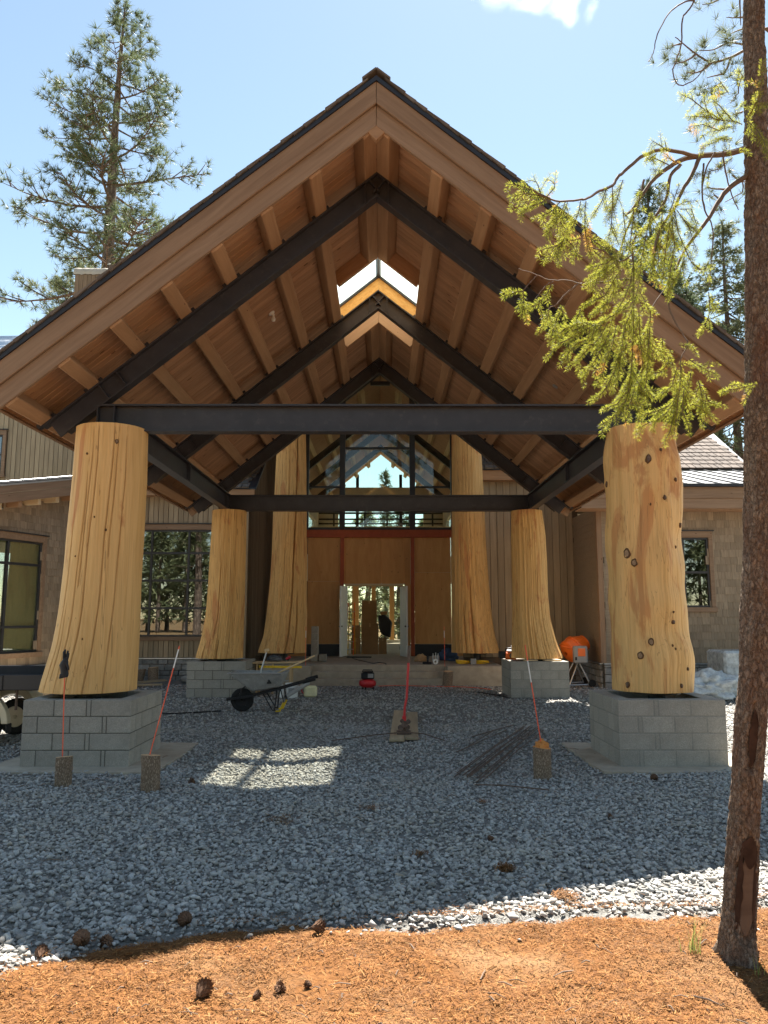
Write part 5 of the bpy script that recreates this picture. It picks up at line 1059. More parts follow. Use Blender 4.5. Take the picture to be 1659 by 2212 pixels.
def limb(parent, pts, r0, r1, name='limb', n=7):
    pts = [Vector(p) for p in pts]; out = []; k = len(pts)
    for i in range(k - 1):                                                            # Catmull-Rom
        p0, p1, p2, p3 = pts[max(0, i - 1)], pts[i], pts[i + 1], pts[min(k - 1, i + 2)]
        for t in (0, .25, .5, .75): out.append(.5 * ((2 * p1) + (p2 - p0) * t + (2 * p0 - 5 * p1 + 4 * p2 - p3) * t * t + (3 * p1 - p0 - 3 * p2 + p3) * t ** 3))
    out.append(pts[-1]); N = len(out)
    jit = [o + Vector((rng.gauss(0, 1), rng.gauss(0, 1), rng.gauss(0, 1))) * .0014 for o in out]
    b = MB(); b.tube(jit, [r0 + (r1 - r0) * i / (N - 1) for i in range(N)], n); b.build(name, m_twig, parent, True); return out
RADII = [(.030, .010), (.018, .006), (.026, .011), (.020, .009), (.017, .006), (.011, .005), (.008, .004), (.009, .003), (.007, .003), (.004, .002), (.004, .002), (.009, .004), (.005, .003)]
for p, (a, c) in zip(LIMBS, RADII): limb(fir, p, a * .66, c * .66)
for p in BARE: limb(fir, p, .006, .0025, 'bare_twig', 5)
def spray(parent, pts, dens, seed, nl=.024, side_p=.9):
    r = random.Random(seed); st = MB(); pts = [Vector(p) for p in pts]
    segs = [(a, c) for a, c in zip(pts, pts[1:])]; tot = sum((c - a).length for a, c in segs); tw = [pts]
    run = 0
    for a, c in segs:
        L = (c - a).length; d = (c - a).normalized(); s = r.uniform(.01, .05)
        while s < L:
            f = (run + s) / tot
            if r.random() < side_p:
                sd = Vector((d.z, 0, -d.x)).normalized() if abs(d.y) < .9 else Vector((1, 0, 0))
                sg = r.choice((-1, 1)); ln = r.uniform(.05, .13) * (1.1 - .75 * f)
                dd = (d * r.uniform(.55, 1.0) + sd * sg * r.uniform(.35, .8) + Vector((0, r.uniform(-.5, .5), -.25))).normalized(); p0 = a + d * s
                tw.append([p0, p0 + dd * ln * .5, p0 + dd * ln + Vector((0, 0, -.018))])
            s += r.uniform(.026, .05)
        run += L
    P = []; D = []
    for k, t in enumerate(tw):
        st.tube(t, [.0028 if k == 0 else .0016] * (len(t) - 1) + [.0008], 4, False)
        for a, c in zip(t, t[1:]):
            L = (c - a).length; d = (c - a).normalized(); o = d.orthogonal().normalized(); o2 = d.cross(o)
            for _ in range(int(L * dens)):
                u = r.random(); ph = r.uniform(0, 6.283); rad = o * math.cos(ph) + o2 * math.sin(ph)
                P.append(a + (c - a) * u); D.append((Vector((rad.x, rad.y * .7, rad.z)) * .9 + d * r.uniform(.3, .6)).normalized())
        P += [t[-1]] * 5; D += [(t[-1] - t[-2]).normalized() + Vector((r.gauss(0, .4), r.gauss(0, .4), r.gauss(0, .4))) for _ in range(5)]
    P = np.array([p[:] for p in P]); D = unit(np.array([q[:] for q in D])); n = len(P)
    L = nl * nr.uniform(.7, 1.15, n); s = unit(np.cross(D, nr.normal(0, 1, (n, 3)))) * .0008
    mid = P + D * (L * .55)[:, None]; tip = P + D * L[:, None]
    V = np.stack([P - s * .6, mid - s, tip, mid + s], 1).reshape(-1, 3); F = np.arange(4 * n).reshape(-1, 4)
    sp = obj('needle_spray', np_mesh('needle_spray', V, F), m_fir, parent)
    st.build('twig', m_twig, sp)
for i, p in enumerate(SPRAYS): spray(fir, p, 1150, i, side_p=.95)
for i, p in enumerate(UP): spray(fir, p, 950, 500 + i, side_p=.9)
# a pine whose bare-looking branches reach in behind the fir
pine = thing('ponderosa_pine', 'sparse pine behind the fir trunk with starry needle tufts against the sky at top right', 'tree', (6.6, 9.2, 0))
b = MB(); b.tube([(6.6, 9.2, -.1), (6.62, 9.2, 4), (6.7, 9.2, 9), (6.75, 9.2, 14)], [.28, .24, .18, .08], 12); b.build('trunk', m_bark2, pine, True)
for i, p in enumerate(PINE_LIMBS): limb(pine, ([(6.64, 9.2, p[0][2] - .8)] + p) if i in (0, 4, 10) else p, .022 if i == 0 else .012, .004, 'limb', 6)
P = np.array(PINE_TUFTS); P[:, 1] += nr.normal(0, .12, len(P)); P = np.concatenate([P, P + nr.normal(0, .06, P.shape), P + nr.normal(0, .075, P.shape)])
tuft_mesh('crown', P, unit(nr.normal(0, 1, P.shape) + np.array([-.6, -.2, .2])), nr.uniform(.11, .17, len(P)), 30, .0024, .7, m_pine_pale, pine)
# ------------------------------------------------------------------ things on the ground
m_stumpbark = bark_mat('stump_bark', (.27, .20, .14), (.42, .33, .24), (.12, .08, .055), (60, 60, 26))
m_cut = plain('cut_log_face', (.55, .36, .20), .8, .2, nscale=18, namt=.2)
m_splint = wood('splintered_wood', (.55, .22, .06), (.78, .38, .12), (3, 22, 22), var=0)
def stump(label, x, y, h, r, seed, group=None, splint=False, lean=0.0, mb=None):
    t = thing('log_stump', label, 'stump', (x, y, 0), group); N = 26; b = MB(); vs = []; K = 12
    for k in range(K):
        z = -.03 + (h + .03) * k / (K - 1)
        for j in range(N):
            a = 2 * math.pi * j / N; rr = r * (1 + .05 * noise.noise(Vector((math.cos(a) * 3 + seed, math.sin(a) * 3, z * 7))) + .05 * noise.noise(Vector((math.cos(a) * 9, math.sin(a) * 9 + seed, z * 16))))
            vs.append((x + lean * z + rr * math.cos(a), y + rr * math.sin(a), z + (.012 * math.cos(a + seed) if k == K - 1 else 0)))
    b.add(vs, [(k * N + j, k * N + (j + 1) % N, (k + 1) * N + (j + 1) % N, (k + 1) * N + j) for k in range(K - 1) for j in range(N)]); b.build('bark', mb or m_stumpbark, t, True)
    top = [Vector(v) for v in vs[-N:]]; c = sum(top, Vector()) / N; b = MB(); b.add([c + (p - c) * .94 + Vector((0, 0, .004)) for p in top] + [c + Vector((0, 0, .006))] + top, [(j, (j + 1) % N, N) for j in range(N)] + [(j, N + 1 + j, N + 1 + (j + 1) % N, (j + 1) % N) for j in range(N)])
    b.build('cut_face', m_splint if splint else m_cut, t)
    if splint:
        q = MB(); r_ = random.Random(3)
        for i in range(16):
            a = r_.uniform(0, 6.28); d = r_.uniform(0, .7) * r; w = .02; hh = .03 + .075 * (1 - d / r) * r_.uniform(.5, 1); px_, py_ = c.x + d * math.cos(a), c.y + d * math.sin(a); q.box(px_ - w, px_ + w, py_ - w, py_ + w, c.z, c.z + hh)
        q.build('splinter', m_splint, t)
    return t
def rod(label, p, q, r=.0065, group='marker rods', cuts=(.72, .90)):
    p, q = Vector(p), Vector(q); t = thing('marker_rod', label, 'marker rod', p, group); f = lambda u: p + (q - p) * u
    b = MB(); b.tube([f(0), f(cuts[0])], r, 8); b.build('rod', m_rod, t, True)
    b = MB(); b.tube([f(cuts[0]), f(cuts[1])], r * 1.04, 8); b.build('white_band', m_white, t, True)
    if cuts[1] < .99: b = MB(); b.tube([f(cuts[1]), f(1)], r, 8); b.build('tip', m_rod, t, True)
G = 'log stumps holding marker rods'
stump('short bark-covered log stump with a knot, holding the rod that wears a black glove', -3.5, 8.68, .30, .088, 1, G)
stump('bark-covered log stump right of the front left pedestal corner, holding a leaning rod', -2.47, 8.44, .36, .098, 2, G, lean=-.03)
stump('log stump with a splintered orange top by the rebar bundle', 1.86, 9.15, .32, .103, 3, G, True)
stump('log stump cut off by the left edge of the photo', -4.46, 8.9, .34, .09, 4)
stump('dark log stump standing on end against the porch steps', 1.70, 20.3, .40, .13, 5, lean=.08)
stump('small firewood stump, right one of two before the gridded window wall', -6.45, 21.85, .40, .14, 6, 'firewood stumps by the window wall')
stump('small leaning firewood stump, left one of two before the gridded window wall', -6.85, 21.9, .34, .11, 7, 'firewood stumps by the window wall', lean=.2)
rod('orange and white marker rod wearing a black glove on its tip', (-3.515, 8.66, .29), (-3.54, 8.64, 1.40), cuts=(.78, 1.0))
rod('orange and white marker rod leaning right beside the front left pedestal', (-2.49, 8.42, .35), (-2.20, 8.38, 1.515), cuts=(.80, .97))
rod('orange and white marker rod standing in the splintered stump', (1.85, 9.13, .36), (1.685, 9.1, 1.50), cuts=(.62, .84))
rod('thin far marker rod in front of the tall left log column', (-2.07, 20.9, .48), (-2.07, 20.9, 1.55))
rod('thin far marker rod in front of the tall right log column', (1.69, 20.9, .48), (1.68, 20.9, 1.55))
rod('thin far marker rod before the gridded window wall', (-6.86, 21.7, 0.3), (-6.84, 21.7, 1.72))
# glove
gl = thing('work_glove', 'black work glove pulled over the tip of a marker rod', 'glove', (-3.54, 8.64, 1.2))
b = MB(); gx, gy, gz_ = -3.54, 8.64, 1.195
def ellip(cx, cy, z, a, c, n=14, dx=0): return [(cx + dx + a * math.cos(2 * math.pi * j / n), cy + c * math.sin(2 * math.pi * j / n), z) for j in range(n)]
secs = [(0, .046, .026, .006), (.045, .043, .026, -.002), (.075, .040, .025, -.010), (.10, .052, .027, -.010), (.135, .042, .026, 0), (.165, .026, .022, .006), (.18, .02, .018, .008)]
vs = []; 
for dz, a, c, dx in secs: vs += ellip(gx, gy, gz_ + dz, a, c, dx=dx)
n = 14; b.add(vs, [(k * n + j, k * n + (j + 1) % n, (k + 1) * n + (j + 1) % n, (k + 1) * n + j) for k in range(len(secs) - 1) for j in range(n)] + [tuple((len(secs) - 1) * n + j for j in range(n))])
b.build('palm', m_black, gl, True)
for i, (dx, L, tx, ty) in enumerate(((-.012, .10, .004, -.012), (.002, .12, -.006, .0), (.014, .105, .01, .006), (.024, .08, .016, -.004))):
    q = MB(); z0 = gz_ + .155; q.tube([(gx + dx, gy, z0), (gx + dx + tx * .6, gy + ty, z0 + L * .5), (gx + dx + tx, gy + ty * 2, z0 + L * .92), (gx + dx + tx, gy + ty * 2, z0 + L)], [.013, .0125, .011, .005], 10); q.build('finger', m_black, gl, True)
q = MB(); q.tube([(gx + .025, gy - .01, gz_ + .13), (gx + .045, gy - .02, gz_ + .085), (gx + .052, gy - .02, gz_ + .055), (gx + .054, gy - .02, gz_ + .045)], [.013, .013, .011, .005], 10); q.build('thumb', m_black, gl, True)
q = MB(); q.add([(gx - .052, gy - .026, gz_ - .05), (gx + .04, gy - .026, gz_ - .03), (gx + .044, gy - .026, gz_ + .005), (gx - .04, gy - .026, gz_ + .008), (gx - .052, gy + .026, gz_ - .05), (gx + .04, gy + .026, gz_ - .03), (gx + .044, gy + .026, gz_ + .005), (gx - .04, gy + .026, gz_ + .008)], MB.BF); q.build('cuff', m_black, gl, bevel=.008)

# ---- wheelbarrow
wb = thing('wheelbarrow', 'grey contractor wheelbarrow with black frame and one wheel, parked before the rear left pedestal', 'wheelbarrow', (-2.3, 15.0, 0)); wy = 15.15
ty = Matrix.Translation((-2.72, wy, .225)) @ Matrix.Rotation(R(90), 4, 'X')
b = MB(); b.lathe([(.13, -.045), (.18, -.052), (.215, -.04), (.225, 0), (.215, .04), (.18, .052), (.13, .045)], ty, 28, False); wh = b.build('wheel', m_rubber, wb, True)
b = MB(); b.lathe([(.128, -.03), (.09, -.012), (.03, -.02), (.025, -.05), (.025, .05), (.03, .02), (.09, .012), (.128, .03)], ty, 24); b.build('rim', m_black, wh, True)
tr_in = [(-2.94, .34, .745), (-1.87, .34, .745), (-1.98, .20, .47), (-2.50, .20, .41)]
b = MB(); o = [(-2.95, wy - .35, .75), (-1.86, wy - .35, .75), (-1.86, wy + .35, .75), (-2.95, wy + .35, .75)]; lo = [(-2.50, wy - .20, .40), (-1.97, wy - .21, .48), (-1.97, wy + .21, .48), (-2.50, wy + .20, .40)]
i_ = [(-2.92, wy - .33, .75), (-1.89, wy - .33, .75), (-1.89, wy + .33, .75), (-2.92, wy + .33, .75)]; li = [(-2.49, wy - .185, .42), (-1.99, wy - .195, .50), (-1.99, wy + .195, .50), (-2.49, wy + .185, .42)]
b.add(o + lo + i_ + li, [(4, 5, 1, 0), (5, 6, 2, 1), (6, 7, 3, 2), (7, 4, 0, 3), (4, 7, 6, 5), (0, 1, 9, 8), (1, 2, 10, 9), (2, 3, 11, 10), (3, 0, 8, 11), (8, 9, 13, 12), (9, 10, 14, 13), (10, 11, 15, 14), (11, 8, 12, 15), (12, 13, 14, 15)])
tray = b.build('tray', plain('tray_grey', (.30, .30, .285), .6, .4, nscale=7, namt=.2, wear=(.42, .41, .39)), wb, bevel=.02)
b = MB(); b.tube(o + [o[0]], .014, 8); b.build('tray_rim', m_grey, tray, True)
fn_ = Vector((0, -.35, .15)).normalized(); fM = axes((-2.17, wy - .276, .575), (1, 0, .0), (0, -.44, .9), (0, -.9, -.44)); b = MB()
for dx, h, sl in ((-.035, .045, .012), (-.012, .075, .006), (.012, .075, -.006), (.034, .05, -.012)): b.prism([(dx, -.03), (dx + .013, -.03), (dx + .013 + sl * .4, h - .03), (dx + sl * .4, h - .03)], .0, .004, fM)
b.prism([(-.02, .045), (.0, .062), (.022, .045), (.016, .04), (0, .053), (-.015, .04)], 0, .004, fM); b.build('emblem', m_black, tray)
for sg in (-1, 1):
    b = MB(); b.tube([(-2.99, wy + sg * .09, .235), (-2.5, wy + sg * .17, .315), (-1.9, wy + sg * .26, .47), (-1.30, wy + sg * .30, .64)], .026, 4); h = b.build('handle', m_black, wb)
    b = MB(); b.tube([(-1.52, wy + sg * .285, .582), (-1.28, wy + sg * .302, .647)], .034, 8); b.build('grip', m_rubber, h, True)
    b = MB(); b.tube([(-2.30, wy + sg * .2, .38), (-2.10, wy + sg * .22, .05), (-1.97, wy + sg * .22, .03), (-1.88, wy + sg * .24, .20), (-1.95, wy + sg * .24, .45)], .012, 6); b.tube([(-2.06, wy + sg * .22, .05), (-2.02, wy + sg * .22, .42)], .012, 6); lg = b.build('leg', m_black, wb)
    b = MB(); b.tube([(-2.04, wy + sg * .22, .03), (-1.96, wy + sg * .222, .035), (-1.885, wy + sg * .24, .20)], .018, 6); b.build('foot_guard', m_yellow, lg)
b = MB(); b.tube([(-2.75, wy - .12, .225), (-2.72, wy - .12, .44), (-2.62, wy - .12, .50)], .014, 6); b.tube([(-2.75, wy + .12, .225), (-2.72, wy + .12, .44), (-2.62, wy + .12, .50)], .014, 6); b.bar((-2.99, wy - .12, .235), (-2.99, wy + .12, .235), .03, .05); b.build('wheel_brace', m_black, wb)
sh = thing('shovel', 'wooden shovel handle sticking up to the right out of the wheelbarrow', 'shovel', (-2.1, 15.2, .6)); b = MB(); b.tube([(-2.3, 15.2, .60), (-1.87, 15.2, .81), (-1.33, 15.22, 1.06)], [.017, .019, .017], 8); b.build('handle', m_lumber, sh, True)
b = MB(); b.prism([(-.10, 0), (.10, 0), (.11, .18), (0, .27), (-.11, .18)], -.003, .003, axes((-2.28, 15.2, .61), (0, 1, 0), Vector((-.9, 0, -.43)), Vector((-.43, 0, .9)))); b.build('blade', m_rust, sh)
ml = thing('mallet', 'hammer with pale head standing handle-down in the wheelbarrow tray', 'hammer', (-2.35, 15.2, .5)); b = MB(); b.tube([(-2.40, 15.2, .55), (-2.36, 15.2, .82), (-2.275, 15.2, 1.13)], [.02, .018, .015], 8); b.build('handle', m_galv, ml, True)
b = MB(); b.bar((-2.31, 15.2, 1.16), (-2.225, 15.2, 1.18), .05, .055); b.build('head', m_lumber, ml, bevel=.006)
# ---- low work table
tb = thing('work_table', 'rough plank work table on thin legs behind the wheelbarrow', 'table', (-2.6, 18.7, 0))
for k in range(2): piece('table_plank', (-3.10, 18.62 + .27 * k, .72), (-1.98, 18.62 + .27 * k, .735), .255, .038, m_lumber, tb)
for x, y in ((-3.0, 18.56), (-2.62, 18.56), (-2.20, 18.56), (-3.0, 18.95), (-2.20, 18.95)): piece('leg', (x, y, 0), (x, y, .70), .045, .045, m_lumber, tb, up=(0, 1, 0))
piece('crossbar', (-3.0, 18.6, .30), (-2.2, 18.6, .30), .03, .03, m_galv, tb)
lv = piece('spirit_level', (-2.95, 18.52, .635), (-1.92, 18.52, .625), .03, .055, m_yellow, None); tag(lv, 'long yellow spirit level under the edge of the plank table', 'level')
def lump(name, label, cat, loc, sx, sy, sz, material, seed, group=None, amp=.28, freq=2.2, sub=4):
    bm = bmesh.new(); bmesh.ops.create_icosphere(bm, subdivisions=sub, radius=1)
    for v in bm.verts:
        k = 1 + amp * noise.noise(v.co * freq + Vector((seed, 0, 0))) + amp * .5 * (abs(noise.noise(v.co * freq * 2.6 + Vector((0, seed, 0)))) - .3)
        v.co = Vector((v.co.x * sx * k, v.co.y * sy * k, max(-.45, v.co.z) * sz * k))
    for f in bm.faces: f.smooth = True
    m = bpy.data.meshes.new(name); bm.to_mesh(m); bm.free(); z0 = min(v.co.z for v in m.vertices)
    o = obj(name, m, material); o.location = (loc[0], loc[1], loc[2] - z0 - .004); return tag(o, label, cat, group)
lump('cloth_bag', 'grey cloth bundle lying on the plank table', 'bag', (-2.62, 18.75, .76), .19, .12, .09, plain('grey_cloth', (.10, .10, .105), .9, .1), 2)
t_ = thing('drill', 'dark red power drill on the plank table', 'drill', (-2.3, 18.75, .76)); b = MB(); b.tube([(-2.33, 18.75, .80), (-2.22, 18.75, .86)], .03, 8); b.build('body', m_red, t_, True); b = MB(); b.tube([(-2.31, 18.75, .80), (-2.27, 18.75, .763)], .022, 8); b.build('grip', m_black, t_, True)
# buckets, pipe, jug
t_ = thing('bucket', 'white plastic bucket beside the wheelbarrow handles', 'bucket', (-2.08, 17.8, 0)); b = MB(); b.lathe([(.125, -.01), (.15, .29), (.157, .29), (.157, .315), (.14, .315), (.118, .02)], Matrix.Translation((-2.06, 17.8, 0)), 24); b.build('body', m_white, t_, True)
b = MB(); b.tube([(-2.06 + .158 * math.cos(a), 17.8 - .02 - .158 * abs(math.sin(a)), .29 - .09 * math.sin(a)) for a in np.linspace(0, math.pi, 9)], .004, 5); b.build('bail', m_galv, t_, True); b = MB(); b.box(-2.13, -1.99, 17.648, 17.655, .10, .22); b.build('label_panel', m_grey, t_)
b = MB(); b.lathe([(.055, 0), (.055, .28), (.047, .28), (.047, .01)], Matrix.Translation((-2.29, 17.7, 0)), 18); tag(b.build('plastic_pipe', m_white, None, True), 'short white plastic pipe standing upright left of the white bucket', 'pipe')
b = MB(); d = Vector((.30, .3, .17)); b.tube([Vector((-2.13, 17.25, .07)), Vector((-2.13, 17.25, .07)) + d * 1.5], .047, 14); q = b.build('plastic_pipe', m_grey, None, True); tag(q, 'dark grey plastic pipe leaning with its open end toward the viewer', 'pipe')
b = MB(); b.lathe([(.04, 0), (.04, .004)], frame((-2.13, 17.25, .07), Vector((-2.13, 17.25, .07)) - d * .01) @ Matrix.Rotation(R(90), 4, 'Y'), 14); b.build('bore_shade', m_black, q)  # black disc stands in for the shade inside the pipe
jg = thing('fuel_jug', 'pale yellow plastic jug lying beside the porch with a dark cap', 'jug', (-1.64, 17.9, 0)); b = MB(); b.box(-1.80, -1.50, 17.8, 18.0, -.01, .245); b.build('body', m_jug, jg, bevel=.04)
b = MB(); b.tube([(-1.72, 17.88, .23), (-1.745, 17.88, .30), (-1.78, 17.88, .345)], [.032, .026, .02], 10); b.build('cap', m_black, jg, True); b = MB(); b.tube([(-1.78, 17.88, .24), (-1.84, 17.88, .24), (-1.85, 17.88, .12), (-1.80, 17.88, .07)], .014, 8); b.build('handle', m_red, jg, True)
# compressor
cp = thing('air_compressor', 'small red pancake air compressor with black motor cover before the porch steps', 'compressor', (-.37, 19.6, 0)); M = Matrix.Translation((-.37, 19.6, 0))
b = MB(); b.lathe([(.02, .05), (.14, .055), (.205, .10), (.222, .155), (.205, .21), (.14, .255), (.02, .26)], M, 28); b.build('tank', m_red, cp, True)
b = MB(); b.box(-.53, -.20, 19.45, 19.75, .27, .42); b.box(-.50, -.23, 19.48, 19.72, .42, .455); b.build('motor_cover', m_black, cp, bevel=.02)
b = MB(); b.box(-.36, -.22, 19.44, 19.452, .30, .40); b.build('control_panel', m_grey, cp); b = MB(); b.tube([(-.50, 19.5, .44), (-.48, 19.5, .49), (-.26, 19.5, .49), (-.24, 19.5, .44)], .014, 8); b.build('carry_handle', m_rubber, cp, True)
for a in (0.4, 2.5, 4.4): b = MB(); b.lathe([(.02, -.01), (.02, .08)], M @ Matrix.Translation((.15 * math.cos(a), .15 * math.sin(a), 0)), 8); b.build('foot', m_rubber, cp)
# planks and bar bender
G = 'boards under the bar bender'
for (x0, x1, y0, y1, dx, lab) in ((.105, .325, 11.42, 14.75, .12, 'longer pale board on the gravel under the red bar bender'), (.335, .535, 11.56, 14.5, .12, 'shorter pale board lying on the right beside the one under the bar bender')):
    o = piece('board', ((x0 + x1) / 2, y0, .045), ((x0 + x1) / 2 + dx, y1, .05), x1 - x0, .042, m_oldboard, None); tag(o, lab, 'board', G)
bd = thing('bar_bender', 'red rebar bender with a long upright handle standing on pale boards', 'rebar bender', (.32, 11.95, .07))
b = MB(); b.box(.22, .44, 11.80, 12.10, .068, .09); b.box(.29, .37, 11.85, 12.05, .09, .16); b.build('base', m_rust, bd, bevel=.005)
for i, (x, y, z, r, h) in enumerate(((.28, 11.86, .16, .045, .05), (.38, 11.90, .16, .042, .05), (.34, 11.86, .21, .05, .05), (.40, 11.93, .24, .035, .04), (.30, 11.93, .25, .03, .06))): b = MB(); b.lathe([(r, 0), (r, h)], Matrix.Translation((x, y, z - .0)) @ Matrix.Rotation(R(80), 4, 'X'), 12); b.build('roller', m_rust, bd, True)
b = MB(); b.box(.305, .365, 11.88, 11.95, .14, .33); b.build('jaw', m_red, bd, bevel=.008)
b = MB(); b.tube([(.335, 11.92, .30), (.345, 11.92, .46), (.375, 11.93, .60), (.405, 11.95, 1.12)], [.022, .019, .019, .021], 12); b.build('handle', m_red, bd, True); b = MB(); b.tube([(.405, 11.95, 1.12), (.418, 11.96, 1.38)], .024, 12); b.build('grip', m_rust, bd, True)
b = MB(); b.tube([(-.75, 11.55, .02), (-.1, 11.66, .085), (.34, 11.74, .115), (.62, 11.66, .10), (.92, 11.55, .02)], .0085, 6); tag(b.build('rebar_rod', m_rust, None, True), 'single steel bar lying across the boards in the bar bender', 'rebar')
# rebar
G = 'long rebar bundle on the gravel'; r_ = random.Random(4)
for i in range(9):
    u = i / 8; a = Vector((.84 + .27 * u + r_.uniform(-.03, .03), 9.05 - .38 * u + r_.uniform(-.1, .15), .028 + .012 * (i % 3))); c = Vector((2.36 + .20 * u + r_.uniform(-.05, .04), 12.9 - .5 * u + r_.uniform(-.1, .3), .03 + .012 * (i % 2)))
    md = (a + c) / 2 + Vector((r_.uniform(-.02, .02), 0, .006)); b = MB(); b.tube([a, md, c], .0075, 6); tag(b.build('rebar_rod', m_rust, None, True), 'long thin steel bar in the bundle lying left of the splintered stump', 'rebar', G)
for i, (a, c) in enumerate((((1.0, 10.55, .03), (2.0, 12.55, .03)), ((1.35, 11.8, .035), (2.2, 13.1, .03)), ((1.2, 10.95, .04), (1.75, 12.4, .035)))):
    b = MB(); b.tube([a, (Vector(a) + Vector(c)) / 2 + Vector((.02, 0, .01)), c], .008, 6); tag(b.build('rebar_rod', m_rust, None, True), 'short thin steel bar in the loose trio between the boards and the long bundle', 'rebar', 'loose trio of short bars')
b = MB(); b.tube([(1.0, 8.55, .03), (1.3, 8.5, .035), (1.75, 8.3, .03)], .008, 6); tag(b.build('rebar_rod', m_rust, None, True), 'stray steel bar end lying crosswise at the near end of the long bundle', 'rebar')
# ---- cement mixer
mx = thing('cement_mixer', 'orange drum cement mixer on a grey stand beside the rear right pedestal', 'cement mixer', (5.15, 20.4, 0)); Dm = Matrix.Translation((5.12, 20.55, .98)) @ Matrix.Rotation(R(62), 4, 'Y') @ Matrix.Rotation(R(-18), 4, 'X')
b = MB(); b.lathe([(.05, -.30), (.22, -.29), (.31, -.22), (.325, -.02), (.325, .04), (.20, .34), (.205, .355), (.185, .355), (.30, .04), (.28, -.2), (.02, -.26)], Dm, 30, False); b.build('drum', m_orange, mx, True)
b = MB(); b.lathe([(.325, -.03), (.342, -.03), (.342, .03), (.325, .03)], Dm, 30, False); b.build('ring_gear', m_orange, mx)
b = MB(); b.box(4.98, 5.34, 20.05, 20.22, .62, 1.06); b.build('motor_box', m_grey, mx, bevel=.03); b = MB(); b.box(5.08, 5.27, 20.038, 20.047, .80, 1.0); b.build('label_panel', m_orange, mx); b = MB(); b.box(5.0, 5.05, 20.036, 20.046, .70, .78); b.build('switch', m_black, mx)
b = MB()
for p, q in (((5.16, 20.35, .66), (4.86, 20.2, .02)), ((5.16, 20.35, .66), (5.42, 20.2, .06)), ((5.16, 20.75, .66), (4.86, 20.9, .02)), ((5.16, 20.75, .66), (5.42, 20.9, .06)), ((4.86, 20.2, .05), (5.42, 20.2, .07)), ((4.86, 20.9, .05), (5.42, 20.9, .07)), ((5.16, 20.25, .62), (5.16, 20.85, .62)), ((5.16, 20.2, .6), (5.16, 20.25, .95))): b.tube([p, q], .02, 8)
b.build('stand', m_galv, mx, True)
for y in (20.17, 20.93): b = MB(); b.lathe([(.02, -.03), (.09, -.028), (.10, 0), (.09, .028), (.02, .03)], Matrix.Translation((5.46, y, .10)) @ Matrix.Rotation(R(90), 4, 'X'), 18); b.build('wheel', m_rubber, mx, True)
b = MB(); b.tube([(5.0, 20.2, .98), (4.85, 20.2, 1.02), (4.72, 20.25, 1.06), (4.70, 20.45, 1.08)], .016, 8); b.build('tilt_handle', m_orange, mx, True)
o = piece('prop_board', (4.55, 20.9, 0), (4.50, 22.5, 1.55), .09, .04, m_oldboard, None); tag(o, 'grey board leaning on the siding behind the cement mixer', 'board')
# ---- chainsaw on the pedestal
cs = thing('chainsaw', 'orange and white chainsaw standing on the corner of the rear right pedestal', 'chainsaw', (3.05, 18.55, .81))
b = MB(); b.box(2.93, 3.22, 18.45, 18.65, .815, .98); b.build('engine_housing', m_orange, cs, bevel=.03); b = MB(); b.box(2.80, 2.95, 18.45, 18.65, .83, 1.0); b.build('air_filter_cover', m_black, cs, bevel=.025); b = MB(); b.box(3.0, 3.23, 18.44, 18.66, .985, 1.03); b.build('top_cover', m_white, cs, bevel=.015)
b = MB(); b.tube([(2.92, 18.44, .88), (2.95, 18.44, 1.06), (3.1, 18.44, 1.08), (3.17, 18.55, 1.08), (3.18, 18.66, .90)], .015, 8); b.build('front_handle', m_black, cs, True); b = MB(); b.lathe([(.055, 0), (.06, .012), (.02, .02)], Matrix.Translation((3.09, 18.448, .90)) @ Matrix.Rotation(R(90), 4, 'X'), 16); b.build('recoil_starter', m_rust, cs, True)
b = MB(); b.box(3.10, 3.17, 18.5, 18.62, 1.03, 1.13); b.build('hand_guard', m_grey, cs, bevel=.01); b = MB(); b.prism([(0, -.035), (.38, -.03), (.42, 0), (.38, .03), (0, .035)], -.004, .004, axes((3.20, 18.6, .90), (.15, .98, .05), (0, -.05, 1), (1, 0, 0))); b.build('guide_bar', m_galv, cs)
for x0, x1, y, lab in ((3.25, 3.55, 17.72, 'cut wood shim under the left edge of the rear right log column'), (3.7, 4.1, 17.74, 'pale sunlit wood offcut on the rear right pedestal')): o = piece('offcut', (x0, y, .83), (x1, y + .03, .83), .14, .03, m_lumber, None); tag(o, lab, 'offcut')
# ---- utility vehicle at the left edge
uv = thing('utility_cart', 'beige utility cart with a black dump bed at the left edge behind the pedestal', 'utility vehicle', (-6.0, 11.8, 0))
b = MB(); th_ = .03
b.box(-7.2, -4.80, 11.02, 11.02 + th_, .80, 1.01); b.box(-7.2, -4.80, 12.42, 12.42 + th_, .80, 1.05); b.box(-4.83, -4.80, 11.05, 12.42, .80, 1.0); b.box(-7.2, -7.17, 11.05, 12.42, .80, 1.0); b.box(-7.17, -4.83, 11.05, 12.42, .79, .82); b.build('dump_bed', m_flash, uv, bevel=.005)
for x in (-7.0, -6.2, -5.4): piece('bed_rib', (x, 11.012, .80), (x, 11.012, 1.0), .05, .012, m_flash, uv, up=(0, -1, 0))
b = MB(); b.box(-7.6, -6.1, 11.25, 12.2, .38, .50); b.build('chassis', m_black, uv); b = MB(); b.tube([(-5.25, 11.2, .5), (-5.25, 11.2, .8)], .02, 6); b.build('bed_strut', m_rust, uv)
m_beige = plain('beige_bodywork', (.60, .52, .36), .35, .5, namt=.06)
b = MB(); cxw, czw = -5.74, .31; prof = [(math.cos(a) * .40, math.sin(a) * .44) for a in np.linspace(R(0), R(125), 16)]; pin = [(math.cos(a) * .30, math.sin(a) * .33) for a in np.linspace(R(125), R(0), 16)]
